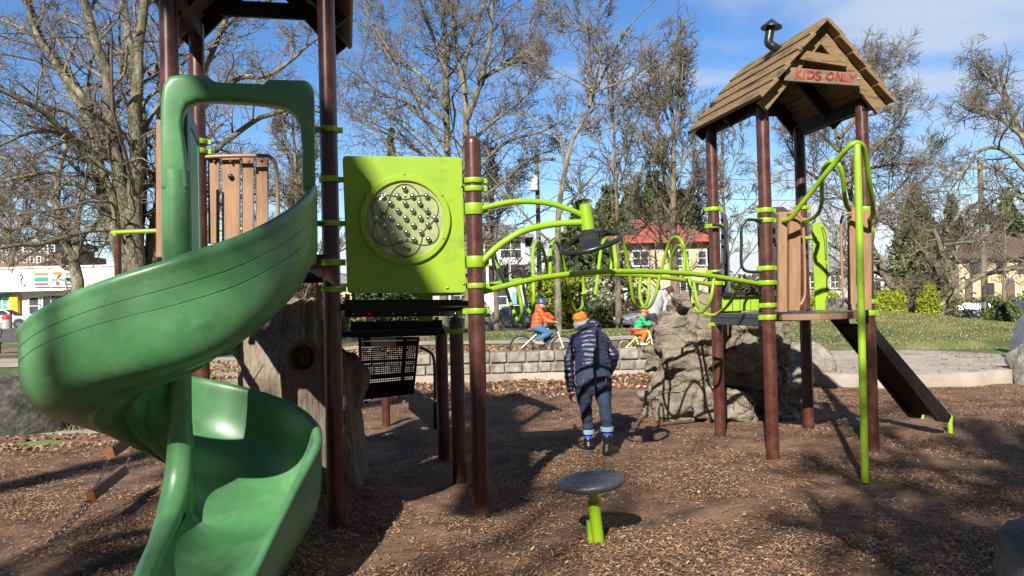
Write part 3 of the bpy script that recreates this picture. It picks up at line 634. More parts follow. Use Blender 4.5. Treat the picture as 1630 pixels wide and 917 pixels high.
n_ = V((-.25, -.26, .93)).normalized(); wc = P(941, 387, Yw); X1 = V((1, 0, .26)).normalized(); X1 = (X1 - n_ * X1.dot(n_)).normalized(); Y1 = n_.cross(X1)
b = MB(); Rw = .24
b.tube([wc + X1 * Rw * math.cos(t) + Y1 * Rw * math.sin(t) for t in [2 * math.pi * i / 48 for i in range(48)]], .021, 12, closed=True)
for k_ in range(3):
    a = k_ * 2 * math.pi / 3 + .35; d = X1 * math.cos(a) + Y1 * math.sin(a); e = n_.cross(d)
    pts = [wc + n_ * .085 + d * .02, wc + n_ * .075 + d * .08, wc + n_ * .035 + d * .17, wc + d * Rw]
    hw = [.09, .08, .07, .09]
    b.add([p + e * s_ * h_ + n_ * z_ for p, h_ in zip(pts, hw) for s_, z_ in ((-1, .008), (1, .008), (1, -.008), (-1, -.008))],
          [(i * 4 + j, i * 4 + (j + 1) % 4, i * 4 + 4 + (j + 1) % 4, i * 4 + 4 + j) for i in range(3) for j in range(4)])
b.lathe([(.001, .115), (.03, .112), (.055, .10), (.095, .07), (.09, .055), (.001, .05)], wc, n_, 24)
b.build('steering_wheel', BLACKP, ps)

# looped bridge
def lineY(u, p0, p1, s=0.0):
    k = (u - CU) / F_PX; ax, ay = p0[0], p0[1]; bx, by = p1[0] - ax, p1[1] - ay
    t = (k * ay - ax) / (bx - k * by); return ay + by * t
fr0, fr1 = (-.25, 6.15), (2.56, 7.93); bk0, bk1 = (-.5, 7.2), (2.34, 9.0)
def BR(x, y, s):
    u, v = 720 + x * .3313, 280 + y * .3313; Y = lineY(u, fr0, fr1) * (1 - s) + lineY(u, bk0, bk1) * s
    return P(u, v, Y)
def pipe(pts, r, name, k=7, m=LIME, n=14, parent=None):
    b = MB(); b.tube(spline(pts, k), r, n); return b.build(name, m, parent or ps)
pipe([BR(x, y, 0) for x, y in ((150, 556), (250, 530), (390, 497), (500, 480), (600, 469), (720, 461), (850, 459), (1000, 461), (1100, 467), (1200, 476), (1300, 490), (1400, 506), (1488, 521))], .024, 'bridge_rail')
pipe([BR(x, y, 1) for x, y in ((170, 527), (250, 512), (400, 492), (520, 480), (640, 474), (760, 473), (850, 476), (940, 483), (1040, 491), (1150, 507), (1235, 522))], .024, 'bridge_rail')
loops = [
    [(205, 385, 1), (225, 450, .8), (258, 540, .5), (290, 640, .3), (312, 690, .2), (328, 688, .1), (335, 650, 0), (325, 580, 0), (310, 528, 0)],
    [(178, 395, 0), (185, 350, .1), (200, 362, .5), (207, 390, 1)],
    [(340, 525, 1), (350, 580, .9), (362, 635, .7), (380, 660, .5), (391, 630, .4), (390, 520, .4), (386, 400, .6), (392, 340, .7), (410, 313, .8), (430, 340, .9), (448, 400, 1), (462, 482, 1)],
    [(471, 478, 0), (471, 400, 0), (474, 340, .1), (490, 313, .2), (510, 330, .3), (527, 390, .35), (548, 495, .4), (565, 585, .5), (583, 635, .55), (603, 650, .6), (624, 625, .8), (632, 570, 1), (626, 482, 1)],
    [(632, 560, 0), (640, 615, .1), (657, 635, .2), (675, 615, .3), (690, 550, .4), (702, 450, .5), (715, 350, .6), (733, 305, .7), (752, 330, .8), (764, 390, 1), (763, 472, 1)],
    [(787, 458, 0), (785, 400, 0), (778, 340, .1), (785, 300, .2), (803, 290, .25), (820, 320, .3), (838, 390, .35), (853, 480, .4), (866, 580, .45), (882, 622, .5), (905, 638, .6), (930, 618, .8), (943, 570, .9), (946, 484, 1)],
    [(903, 487, 1), (900, 560, .9), (908, 605, .8), (925, 634, .7), (950, 625, .6), (975, 575, .5), (995, 490, .45), (1015, 410, .4), (1040, 330, .3), (1062, 300, .2), (1085, 296, .1), (1105, 322, 0), (1116, 370, 0), (1112, 466, 0)],
    [(1038, 490, 1), (1045, 430, 1), (1060, 370, .9), (1080, 340, .8), (1098, 335, .7), (1118, 365, .6), (1130, 430, .5), (1140, 510, .4), (1148, 580, .35), (1162, 625, .3), (1185, 655, .2), (1215, 640, .1), (1243, 585, 0), (1257, 486, 0)],
    [(1160, 509, 1), (1168, 560, .9), (1182, 615, .8), (1205, 655, .6), (1235, 668, .5), (1275, 662, .4), (1320, 625, .3), (1358, 570, .15), (1385, 506, 0)]]
for lp in loops:
    rr = .0165
    pts = [BR(*p) for p in lp]; pipe(pts, rr, 'bridge_loop', 6, n=12)

# spiral slide
CX, CYs = -2.085, 4.9
sl = MB()
sec_ = [(.05, .17), (.10, .105), (.19, .045), (.32, .01), (.46, 0), (.59, .018), (.69, .065), (.765, .15), (.81, .27), (.832, .41), (.845, .53), (.856, .568), (.875, .582), (.897, .577), (.912, .555), (.913, .53), (.905, .505),
        (.903, .418), (.899, .415), (.899, .411), (.904, .408), (.903, .318), (.899, .315), (.899, .311), (.904, .308), (.898, .20), (.872, .09), (.82, .0), (.73, -.055), (.62, -.08), (.53, -.088), (.51, -.118), (.40, -.12), (.385, -.09), (.33, -.085), (.31, -.115), (.22, -.105), (.20, -.075), (.12, -.05), (.05, .02)]
kp = [(60, 2.52), (20, 2.47), (0, 2.36), (-25, 2.17), (-45, 2.03), (-68, 1.91), (-90, 1.81), (-112, 1.70), (-135, 1.59), (-180, 1.44), (-215, 1.30), (-252, 1.16), (-300, .99), (-345, .82), (-360, .75)]
ph = np.arange(58, -360.1, -2.5); rz_ = np.interp(-ph, [-p for p, _ in kp], [z for _, z in kp])
rzs = np.convolve(np.pad(rz_, 3, mode='edge'), np.ones(7) / 7, 'valid')
rings = []
for a, z in zip(ph, rzs):
    kk = 1 - .24 * float(sst(45, 125, -a)) + .12 * float(sst(190, 260, -a))
    if a > 18: kk = .22; z = z - .58 * .78
    rings.append((V((CX, CYs, 0)), V((math.cos(R(a)), math.sin(R(a)), 0)), z, kk, .94, 0))
for i in range(1, 16):
    t = i / 15; s_ = 1.45 * t; zr = .75 - .42 * t - .08 * t * t; k_ = .88 - .42 * t
    rings.append((V((CX - .03 * t, CYs - s_, 0)), V((1, -.02, 0)).normalized(), zr, k_, .94, t))
vs = []; ns = len(sec_)
n1 = 0; fine = []
for i in range(len(sec_) - 1):          # smooth the profile, keep the moulded steps crisp
    (r0_, h0_), (r1_, h1_) = sec_[i], sec_[i + 1]; fine.append((r0_, h0_))
    if math.hypot(r1_ - r0_, h1_ - h0_) > .035:
        a_, e_ = sec_[max(i - 1, 0)], sec_[min(i + 2, len(sec_) - 1)]
        for t_ in (.33, .67):
            f_ = lambda p0, p1, p2, p3: .5 * (2 * p1 + (p2 - p0) * t_ + (2 * p0 - 5 * p1 + 4 * p2 - p3) * t_ ** 2 + (3 * p1 - p0 - 3 * p2 + p3) * t_ ** 3)
            q_ = (f_(a_[0], r0_, r1_, e_[0]), f_(a_[1], h0_, h1_, e_[1]))
            lin = (r0_ + (r1_ - r0_) * t_, h0_ + (h1_ - h0_) * t_); fine.append((lin[0] + max(-.006, min(.006, q_[0] - lin[0])), lin[1] + max(-.006, min(.006, q_[1] - lin[1]))))
fine.append(sec_[-1]); sec_ = fine; ns = len(sec_)
for c, d, z, kk, rs, tt in rings:
    for r, h in sec_:
        if tt: r = .92 - (.92 - r) * (1 - .34 * tt); h = h + (.07 * tt * max(0, 1 - r / .35) if h > 0 else 0)
        hh = (h - .58) if kk == 1 else ((h - .58) * kk if h > 0 else -.58 * kk + h)
        vs.append(c + d * r * rs + V((0, 0, z + hh)))
fs = [(i * ns + k, i * ns + (k + 1) % ns, (i + 1) * ns + (k + 1) % ns, (i + 1) * ns + k) for i in range(len(rings) - 1) for k in range(ns)]
sl.add(vs, fs); sl.add(vs[:ns], [tuple(range(ns))], False); sl.add(vs[-ns:], [tuple(range(ns))], False)
slide = sl.build('spiral_slide', GREEN, ps, angle=50)
b = MB(); b.lathe([(.001, 2.5), (.088, 2.5), (.088, 1.95), (.074, 1.6), (.070, 1.0), (.072, .62), (.075, .45), (.075, -.05)], (CX, CYs, 0), (0, 0, 1), 32)
lipp = spline([V((CX, CYs, .95)), V((CX, CYs - .005, .75)), V((CX - .005, CYs - .05, .56)), V((CX + .005, CYs - .20, .39)), V((CX + .06, CYs - .45, .31)), V((CX + .15, CYs - .8, .255)), V((CX + .36, CYs - 1.45, .19))], 6)
b.tube(lipp, [.070 + .016 * math.sin(math.pi * min(1, i / (len(lipp) - 1) * 1.5)) - .012 * i / len(lipp) for i in range(len(lipp))], 24); b.build('slide_column', GREEN, slide)
hd = V((math.cos(R(17)), math.sin(R(17)), 0)); hn = V((hd.y, -hd.x, 0))
def HP(u, v): return PL(u, v, (CX, CYs), hd.x, hd.y)
outer = [(257.5, 306), (257, 220), (258, 160), (262, 136), (272, 125), (290, 122), (332, 124), (341, 134), (420, 137), (427, 130), (485, 131), (496, 136), (500, 150), (501, 306)]
inner = [(481, 306), (481, 240), (478, 205), (470, 186), (458, 175), (440, 170), (400, 166), (345, 163), (315, 164), (299, 171), (293, 185), (291, 205), (296, 240), (303, 306)]
b = MB(); fo = [HP(u, v) for u, v in outer]; fi = [HP(u, v) for u, v in reversed(inner)]; n = len(fo); th = .075
vs = [p + hn * th for p in fo] + [p + hn * th for p in fi] + [p - hn * th for p in fo] + [p - hn * th for p in fi]
fs = []
for i in range(n - 1): fs += [(i, i + 1, n + i + 1, n + i), (2 * n + i, 3 * n + i, 3 * n + i + 1, 2 * n + i + 1), (i, 2 * n + i, 2 * n + i + 1, i + 1), (n + i, n + i + 1, 3 * n + i + 1, 3 * n + i)]
fs += [(0, n, 3 * n, 2 * n), (n - 1, 3 * n - 1, 4 * n - 1, 2 * n - 1)]
b.add(vs, fs, True); hood = b.build('slide_hood', GREEN, slide, bevel=.034, seg=4)
hood.modifiers['bevel'].angle_limit = R(50)
# ribbed side guard of the hood
GD = mat('green_guard', (.05, .15, .10), (.06, .18, .12), rough=.4, scale=5)
g0, g1 = V((-2.06, 4.98, 0)), V((-2.30, 5.78, 0)); gd = (g1 - g0).normalized()
b = MB(); zt, zb = 3.02, 1.98; Lg = (g1 - g0).length; gn = V((gd.y, -gd.x, 0))
def gbx(s0, s1, z0a, z1a, t_=.018): b.hexa([g0 + gd * s0 - gn * t_ + V((0, 0, z0a)), g0 + gd * s1 - gn * t_ + V((0, 0, z0a)), g0 + gd * s1 + gn * t_ + V((0, 0, z0a)), g0 + gd * s0 + gn * t_ + V((0, 0, z0a))], [g0 + gd * s0 - gn * t_ + V((0, 0, z1a)), g0 + gd * s1 - gn * t_ + V((0, 0, z1a - .02)), g0 + gd * s1 + gn * t_ + V((0, 0, z1a - .02)), g0 + gd * s0 + gn * t_ + V((0, 0, z1a))])
gbx(0, .16, zb - .2, zt); gbx(Lg - .07, Lg, zb - .1, zt - .1); gbx(.16, Lg - .07, zt - .16, zt - .05, .016); gbx(.16, Lg - .07, zb - .15, zb, .016)
for k_ in range(6): s0 = .2 + k_ * (Lg - .30) / 6; gbx(s0, s0 + .045, zb, zt - .16, .014)

b.build('side_guard', GD, slide, bevel=.006)
b = MB()
for v in (206, 356): 
    p0 = P(497, v, 5.3); p1 = P(517, v, 5.86); b.tube([p0 - V((.05, 0, 0)), p1], .012, 10)
b.build('hood_brace', DARKB, slide)
b = MB(); p = [P(438, 425, 5.75), P(520, 432, 5.85), P(520, 405, 5.85), P(470, 405, 5.75)]; b.prism(p, gb * .1); b.build('slide_bracket', DARKB, slide, bevel=.005)
gm = mat('ink_scribble', (.015, .03, .02), (.02, .04, .03), rough=.6)

# railings and boards of the left tower
def board(mb, u0, u1, v0, v1, Y, t=.03, sk=0): mb.hexa([P(u0, v1, Y), P(u1, v1, Y), P(u1, v1, Y) + gb * t, P(u0, v1, Y) + gb * t], [P(u0 + sk, v0, Y), P(u1 + sk, v0, Y), P(u1 + sk, v0, Y) + gb * t, P(u0 + sk, v0, Y) + gb * t])
for u0, u1, v0, v1, Y in ((331, 349, 249, 388, 6.80), (353, 382, 247, 388, 6.82), (385, 404, 243, 378, 6.86), (407, 427, 252, 368, 6.9), (248, 258, 190, 410, 6.1), (502, 512, 424, 508, 7.35)):
    b = MB(); board(b, u0, u1, v0, v1, Y); bo = b.build('barrier_board', SLAT, ps, bevel=.008, seg=2)
for u in (341, 367, 396, 417): bolt(P(u, 257, 6.78), .012, ps, mat('bolt_cap', (.12, .07, .05), rough=.4), 'bolt_cap')
bolt(P(367, 281, 6.8), .024, ps, BLACKP, 'board_hole')
pipe([P(u, v, 6.76) for u, v in ((326, 250), (345, 249), (380, 248), (415, 248), (430, 250), (438, 260), (441, 280), (442, 310), (443, 360), (443, 400))], .017, 'barrier_rail', 5, TANP, 10)
b = MB(); board(b, 505, 511, 508, 640, 7.5, .05); b.build('stile', DARKB, ps)

# chain ladder
lad = thing('chain_ladder', 'chain ladder with orange ended wooden rungs hanging beside the green slide', 'chain ladder', tuple(G(75, 868)))
an = G(73, 868, .0)
def lad_pt(z, far): x = -3.30 + (z - .2) * .46; return V((x - (.18 if far else 0), 6.95 if far else 6.12, z))
def chainline(pts, name):
    b = MB(); pts = [V(p) for p in pts]; step = .036; i = 0
    seg = []; 
    for a, c in zip(pts[:-1], pts[1:]):
        L_ = (c - a).length; n = max(1, int(L_ / step))
        for k in range(n): seg.append((a.lerp(c, (k + .5) / n), (c - a).normalized()))
    for p, t in seg:
        up = V((0, 0, 1)) if abs(t.z) < .8 else V((0, 1, 0)); s_ = t.cross(up).normalized(); w_ = s_ if i % 2 else s_.cross(t); i += 1
        ring = [p + t * .021 * math.cos(a) + w_ * .0115 * math.sin(a) for a in [2 * math.pi * k / 8 for k in range(8)]]
        b.tube(ring, .0038, 5, closed=True)
    return b.build(name, CHAINM, lad)
chainline([an, an.lerp(lad_pt(.21, False), .55), lad_pt(.22, False), lad_pt(.56, False), lad_pt(.9, False), lad_pt(1.3, False), (-2.62, 6.0, 1.9)], 'chain')
chainline([an + V((.02, .03, 0)), lad_pt(.24, True), lad_pt(.58, True), lad_pt(.92, True), lad_pt(1.3, True), (-2.8, 6.7, 1.9)], 'chain')
for z in (.22, .55, .90, 1.25, 1.6):
    a, c = lad_pt(z, False), lad_pt(z + .02, True); d = (c - a).normalized()
    b = MB(); b.beam(a - d * .05, c + d * .03, .062, .085, (-.3, 0, 1)); rg = b.build('rung', DARKB if False else mat('rung_brown', (.10, .05, .03), (.15, .08, .05), rough=.55, scale=14), lad, bevel=.012)
    b = MB(); b.beam(a - d * .053, a - d * .048, .060, .082, (-.3, 0, 1)); b.build('rung_end', RUNG, rg)

# overhead bar behind the slide
ob = thing('overhead_bar', 'lime horizontal bar on slim maroon posts behind the spiral slide', 'climbing frame', tuple(P(244, 684, 11.5)))
b = MB(); z0 = P(186, 370, 11.5).z; xa, xb = P(183, 370, 11.5).x, P(404, 370, 11.5).x
b.tube(spline([V((xa + .01, 11.5, z0 - .06)), V((xa, 11.5, z0 - .015)), V((xa + .05, 11.5, z0)), V(((xa + xb) / 2, 11.5, z0 + .01)), V((xb, 11.5, z0))], 6), .033, 14); b.build('bar', LIME, ob)
for u in (187, 306, 403):
    x_ = P(u, 370, 11.5).x; b = MB(); b.lathe([(.05, -.1), (.05, z0 - .05), (.001, z0 - .03)], (x_, 11.5, 0), (0, 0, 1), 18); b.build('post', POST, ob)

# right tower deck, boards, hoops
b = MB(); gridbox(b, PT['I'], -.06, 1.18, -.03, 1.15, 1.405, 1.455); gridbox(b, PT['I'], -.06, -.02, 0, 1.15, 1.33, 1.405); gridbox(b, PT['I'], -.04, 1.15, 1.1, 1.14, 1.34, 1.405)
b.build('deck', NAVYP, ps, bevel=.008)
fa = [P(1245, 503, 7.72), P(1275, 505, 7.60), P(1305, 506, 7.58), P(1340, 505, 7.66), P(1374, 502, 7.86)]
fz = 1.445; poly = [V((p.x, p.y, 1.392)) for p in fa] + [V((3.60, 8.10, 1.392)), V((2.66, 7.93, 1.392))]
b = MB(); b.prism(poly, (0, 0, .058)); b.build('deck_step', mat('tan_edge', (.20, .105, .06), (.26, .14, .08), rough=.5, scale=8), ps, bevel=.006)
b = MB(); b.prism([V((p.x, p.y, 1.4505)) + (V((3.1, 8.0, 1.4505)) - V((p.x, p.y, 1.4505))) * .05 for p in poly], (0, 0, .006)); b.build('step_top', NAVYP, ps)
for u0, u1, v0, v1, Y in ((1240, 1253.5, 337, 497, 7.72), (1257, 1275, 333, 495, 7.86), (1353, 1363, 330, 494, 7.95), (1371, 1388, 335, 494, 7.86)):
    b = MB(); board(b, u0, u1, v0, v1, Y, .045); b.build('barrier_board', SLAT, ps, bevel=.007)
pipe([P(u, v, 7.78) for u, v in ((1234, 341), (1245, 340), (1262, 340), (1271, 343), (1277, 351), (1279, 368), (1281, 415), (1281.5, 454), (1281, 471), (1275, 485))], .013, 'barrier_rail', 5, TANP, 10)
pipe([P(u, v, 7.9) for u, v in ((1356, 339), (1349, 340), (1343, 343), (1339, 351), (1339, 370), (1340, 416), (1342, 466), (1347, 480), (1356, 487))], .013, 'barrier_rail', 5, TANP, 10)
pipe([P(u, v, 7.86) for u, v in ((1214, 351), (1202, 350), (1190, 350), (1183, 356), (1180, 366), (1180, 392), (1180, 419), (1185, 430), (1196, 433), (1212, 433))], .0155, 'grab_handle', 5, BLACKP, 12)
pipe([P(u, v, 8.88) for u, v in ((1134, 358), (1146, 359), (1152, 364), (1154, 374), (1154, 395), (1153.5, 415), (1150, 428), (1143, 434), (1134, 435))], .0155, 'grab_handle', 5, BLACKP, 12)
def flatpanel(pts, Y, name, m, t=.025, bev=.006):
    b = MB(); b.prism([P(u, v, Y) for u, v in pts], gb * t); return b.build(name, m, ps, bevel=bev)
flatpanel([(1149, 337), (1156, 341), (1159, 352), (1160, 400), (1160, 466), (1149, 466)], 9.2, 'side_panel', NAVYP)
flatpanel([(1207, 365), (1207, 334), (1214, 330), (1248, 329), (1254, 334), (1255, 470), (1209, 470), (1209, 420)], 8.2, 'side_panel', NAVYP)
lp_ = flatpanel([(1150, 472), (1259, 470), (1259, 492), (1150, 496)], 9.02, 'low_lime_panel', LIMEP)
b = MB(); b.beam(P(1150, 469, 8.98), P(1259, 467, 8.98), .05, .035); b.build('panel_cap', BLACKP, lp_)
b = MB()
for u in (1166, 1178, 1195): b.beam(P(u, 474, 9.0), P(u, 494, 9.0), .004, .008, (0, 1, 0))
b.build('panel_joints', BLACKP, lp_)
rp = flatpanel([(1294, 358), (1298, 354), (1303, 353), (1310, 356), (1318, 368), (1319, 411), (1320, 464), (1314, 478), (1314, 494), (1299, 494), (1298, 464), (1295, 416)], 8.9, 'tall_lime_panel', LIMEP)
b = MB(); b.tube(spline([P(u, v, 8.895) for u, v in ((1308, 363), (1310, 362), (1315, 377), (1316, 410), (1314, 411), (1312.5, 385), (1308, 363))], 4), .005, 6)
b.prism([P(u, v, 8.89) for u, v in ((1315.5, 420), (1317, 420), (1317.5, 462), (1315.5, 462))], gb * .008); b.build('panel_slot', LINE, rp)
pipe([P(u, v, 8.9) for u, v in ((1280, 379), (1300, 379))], .02, 'panel_arm', 2)
for u in (1159, 1189):
    pipe([P(u, 512, 8.3), P(u, 534, 8.3)], .006, 'hanging_bolt', 2, CHROME, 8)
# hoop climber
Yp = 6.86
pipe([P(1364, 231, 7.0), P(1365, 260, 6.98), P(1367, 330, 6.96), P(1371, 500, 6.92), P(1377, 768, Yp)], .032, 'climber_pole', 6, n=18)
pipe([P(u, v, y) for u, v, y in ((1247, 351, 7.70), (1259, 347, 7.62), (1276, 325, 7.5), (1296, 300, 7.38), (1314, 277, 7.25), (1332, 256, 7.15), (1345, 240, 7.05), (1356, 230, 7.0), (1365, 227.5, 7.0), (1374, 234, 7.05), (1379, 255, 7.15), (1384, 290, 7.3), (1389, 322, 7.5), (1389, 343, 7.7), (1382, 350, 7.9), (1376, 349, 8.05))], .024, 'climber_hoop', 6, n=14)
pipe([P(u, v, y) for u, v, y in ((1276, 350, 8.9), (1290, 349, 8.75), (1302, 340, 8.5), (1308, 322, 8.3), (1308, 300, 8.0), (1308, 280, 7.8), (1313, 266, 7.6), (1321, 258, 7.5), (1331, 260, 7.45), (1338, 268, 7.45), (1342, 285, 7.5), (1344, 308, 7.6), (1347, 326, 7.7), (1353, 335, 7.75))], .022, 'climber_hoop', 6, n=14)
# steep ramp with grips
rp0 = (3.78, 8.28); rd = V((1.25, .52, 0)).normalized(); rn = V((-rd.y, rd.x, 0))
def RP(u, v): return PL(u, v, rp0, rd.x, rd.y)
near = [RP(1366, 509), RP(1394, 507), RP(1397, 524), RP(1515, 662), RP(1511, 673), RP(1494, 671)]
b = MB(); b.prism(near, rn * .04); ramp = b.build('climbing_ramp', DARKB, ps, bevel=.006)
b = MB(); b.prism([p + rn * .36 for p in near], rn * .04); b.build('side_plank', DARKB, ramp, bevel=.006)
a0, a1 = RP(1378, 520), RP(1496, 664); b = MB(); b.hexa([a0, a1, a1 + rn * .36, a0 + rn * .36], [a0 + V((.02, 0, .03)), a1 + V((.02, 0, .03)), a1 + rn * .36 + V((.02, 0, .03)), a0 + rn * .36 + V((.02, 0, .03))]); b.build('ramp_board', DARKB, ramp, bevel=.004)
for u, v in ((1402, 540), (1448, 590), (1497, 648)): b = MB(); b.ell(RP(u, v) + rn * .1 + V((0, 0, .02)), (.06, .04, .03)); b.build('grip', LIME, ramp)
pipe([P(1388, 508, 8.4), P(1396, 528, 8.5), P(1403, 541, 8.6)], .008, 'ramp_cord', 4, BLACKP, 8)
for u, v0, v1, Y in ((1513, 664, 693, 8.95), (1468, 660, 677, 9.7)):
    b = MB(); p0 = P(u, v1, Y); h_ = P(u, v0, Y).z - p0.z; b.lathe([(.027, -.1), (.027, h_ - .02), (.02, h_), (.001, h_ + .004)], p0, (0, 0, 1), 16); 
    b.box(p0 + V((0, 0, h_ - .01)), (.05, .04, .06)); b.build('ramp_foot', LIME, ps, bevel=.004)

# roofs
def roof(cx, cy, ze, sign, chimney, seed):
    rs = random.Random(seed); c = V((cx, cy, 0)); W, RISE, L0, L1 = .70, .78, -.86, .82
    sl_ = math.hypot(W, RISE); ang = math.atan2(RISE, W)
    top = MB(); rf = None
    nC = 5; pw = sl_ / nC * 1.22
    boards = []
    for sd in (-1, 1):
        ud = (ga * -sd * math.cos(ang) + V((0, 0, math.sin(ang))))          # up the slope
        no = (ga * sd * math.sin(ang) + V((0, 0, math.cos(ang))))
        for i in range(nC):
            s0 = i * sl_ / nC; ctr_ = c + ga * sd * W + V((0, 0, ze)) + ud * (s0 + pw * .5 - .02) + no * .040
            tilt = .085; u2 = (ud * math.cos(tilt) - no * math.sin(tilt)).normalized(); n2 = (no * math.cos(tilt) + ud * math.sin(tilt)).normalized()
            l0 = L0 + rs.uniform(-.012, .012); l1 = L1 + rs.uniform(-.012, .012)
            b_ = MB(); b_.box(ctr_ + gb * ((l0 + l1) / 2), (l1 - l0, pw, .038), (gb, u2, n2)); boards.append(b_)
    b0 = MB(); m = len(boards)
    first = boards[0].build('roof', PLANK, ps, bevel=.005)
    for q in boards[1:]: q.build('roof_board', PLANK, first, bevel=.005)
    for yy, mt in ((-.72, PLANK), (.70, DARKB), (-.0, DARKB)):              # rafters
        for sd in (-1, 1):
            ud = (ga * -sd * math.cos(ang) + V((0, 0, math.sin(ang)))); no = (ga * sd * math.sin(ang) + V((0, 0, math.cos(ang))))
            ctr_ = c + gb * yy + ga * sd * W + V((0, 0, ze)) + ud * (sl_ * .5 - .02) - no * .055
            b_ = MB(); b_.box(ctr_, (sl_ * .98, .045, .13), (ud, gb, no)); b_.build('rafter', mt, first, bevel=.005)
    for yy, z, hw, mt in ((.66, .28, .52, DARKB), (.66, .54, .20, DARKB)):
        b_ = MB(); b_.box(c + gb * yy + V((0, 0, ze + z)), (hw * 2, .045, .14), (ga, gb, V((0, 0, 1)))); b_.build('tie_beam', mt, first, bevel=.005)
    for sd in (-1, 1):
        b_ = MB(); b_.box(c + ga * sd * .545 + V((0, 0, ze + .03)), (1.3, .05, .13), (gb, ga, V((0, 0, 1)))); b_.build('eave_beam', DARKB, first, bevel=.005)
    return first, c
rf, rc = roof(3.02, 8.58, 3.56, True, True, 3)
fr = rc - gb * .80
def GP(u, v, off=0): return PL(u, v, (fr.x, fr.y), ga.x, ga.y) + gb * off
for q4, nm in (([(1250.5, 106), (1370, 117), (1370, 137), (1249, 128)], 'name_board'), ([(1275, 79), (1350, 91), (1348, 106), (1272, 94)], 'brace_board')):
    b = MB(); b.prism([GP(u, v) for u, v in q4], gb * .04); nb = b.build(nm, mat('sign_wood', (.13, .092, .06), (.22, .155, .10), rough=.7, scale=5, stretch=(1, 1, 6), bump=.2) if nm == 'name_board' else PLANK, rf, bevel=.005)
    if nm == 'name_board': name_board = nb
# hand painted letters: strokes in the photo's positions (zoomed crop 1630/220)
RED = mat('red_lettering', (.36, .045, .03), (.28, .04, .028), rough=.7, scale=30)
k7 = 220 / 1630
strokes = [[(505, 235), (490, 335)], [(545, 238), (498, 285), (548, 330)], [(600, 240), (580, 335)],
           [(650, 245), (632, 335)], [(632, 250), (690, 262), (708, 295), (690, 325), (635, 336)],
           [(790, 262), (760, 258), (735, 275), (745, 298), (780, 312), (780, 335), (750, 350), (722, 340)],
           [(905, 268), (868, 290), (858, 325), (880, 350), (915, 345), (935, 315), (928, 280), (905, 268)],
           [(968, 355), (985, 272), (1022, 360), (1040, 280)], [(1075, 285), (1055, 360), (1110, 362)],
           [(1128, 285), (1158, 325)], [(1200, 285), (1158, 325), (1145, 375)]]
LT = [1, 1, 0, 1, 0, 1, 1, 1, 1, 0, 1]
for i_s, s_ in enumerate(strokes):
    if i_s in (0, 2, 3, 5, 6, 7, 8, 9): b = MB()
    pts = [GP(1200 + x * k7, 80 + y * k7, -.004) for x, y in s_]; pts = spline(pts, 4) if len(pts) > 3 else pts
    for p, q in zip(pts[:-1], pts[1:]):
        d = (q - p); L_ = d.length; d.normalize(); e = gb.cross(d); b.box((p + q) / 2, (L_ + .016, .019, .004), (d, e, gb))
    if i_s in (1, 2, 4, 5, 6, 7, 8, 10): b.build('letter', RED, name_board)
for u, v in ((1255.5, 116), (1367, 125.5), (1282, 86), (1342, 97)): bolt(GP(u, v, -.004), .008, rf)
b = MB(); Yc = 8.35
b.tube(spline([P(1252, 86, Yc + .1), P(1236, 77, Yc), P(1226, 71, Yc), P(1223.5, 66, Yc), P(1225, 55, Yc), P(1227, 44, Yc)], 5), .047, 20)
pm = P(1228, 43, Yc); b.lathe([(.001, .085), (.02, .08), (.112, .0), (.112, -.012), (.02, -.005), (.001, -.005)], pm, (.06, 0, 1), 28)
b.build('chimney_pipe', BLACKP, rf)
rf2, rc2 = roof(-2.01, 6.32, 4.02, False, False, 9)

# spinner seat
sp_ = thing('spinner_seat', 'round slate coloured spinner seat on a tilted lime green stem', 'spinner', tuple(G(952, 865)))
b = MB(); sc_ = P(941, 765, 5.22); ax = V((-.10, -.02, 1)).normalized()
prof = [(.001, .016)] + [(r, .016 + (.003 if i % 2 else 0)) for i, r in enumerate(np.linspace(.02, .17, 16))] + [(.195, .02), (.215, .014), (.226, .0), (.222, -.022), (.20, -.036), (.12, -.040), (.001, -.040)]
b.lathe(prof, sc_, ax, 56)
for rr_, n_ in ((.05, 8), (.09, 14), (.13, 20), (.165, 26)):
    for k_ in range(n_):
        a = 2 * math.pi * k_ / n_; t = ax.cross(V((0, 1, 0))).normalized(); e = ax.cross(t); b.ell(sc_ + ax * .018 + t * rr_ * math.cos(a) + e * rr_ * math.sin(a), (.008, .008, .004), None, 8, 4)

seat = b.build('seat', NAVYP, sp_, angle=70)
g = G(953, 866, -.0); b = MB(); st = sc_ - ax * .035; b.tube([st, st.lerp(g, .28), ], .030, 20); b.tube([st.lerp(g, .26), g + (g - st) * .1], .040, 20); b.build('stem', LIME, sp_)
b = MB(); q = g + V((-.045, .02, 0)); b.tube([q + V((0, 0, -.05)), q + V((-.006, 0, .15))], .026, 16); b.build('anchor_stub', LIME, sp_)
b = MB(); x, y, z = g; b.lathe([(.001, .035), (.06, .03), (.14, .012), (.26, -.02)], (x, y, z - .005), (0, 0, 1), 28)
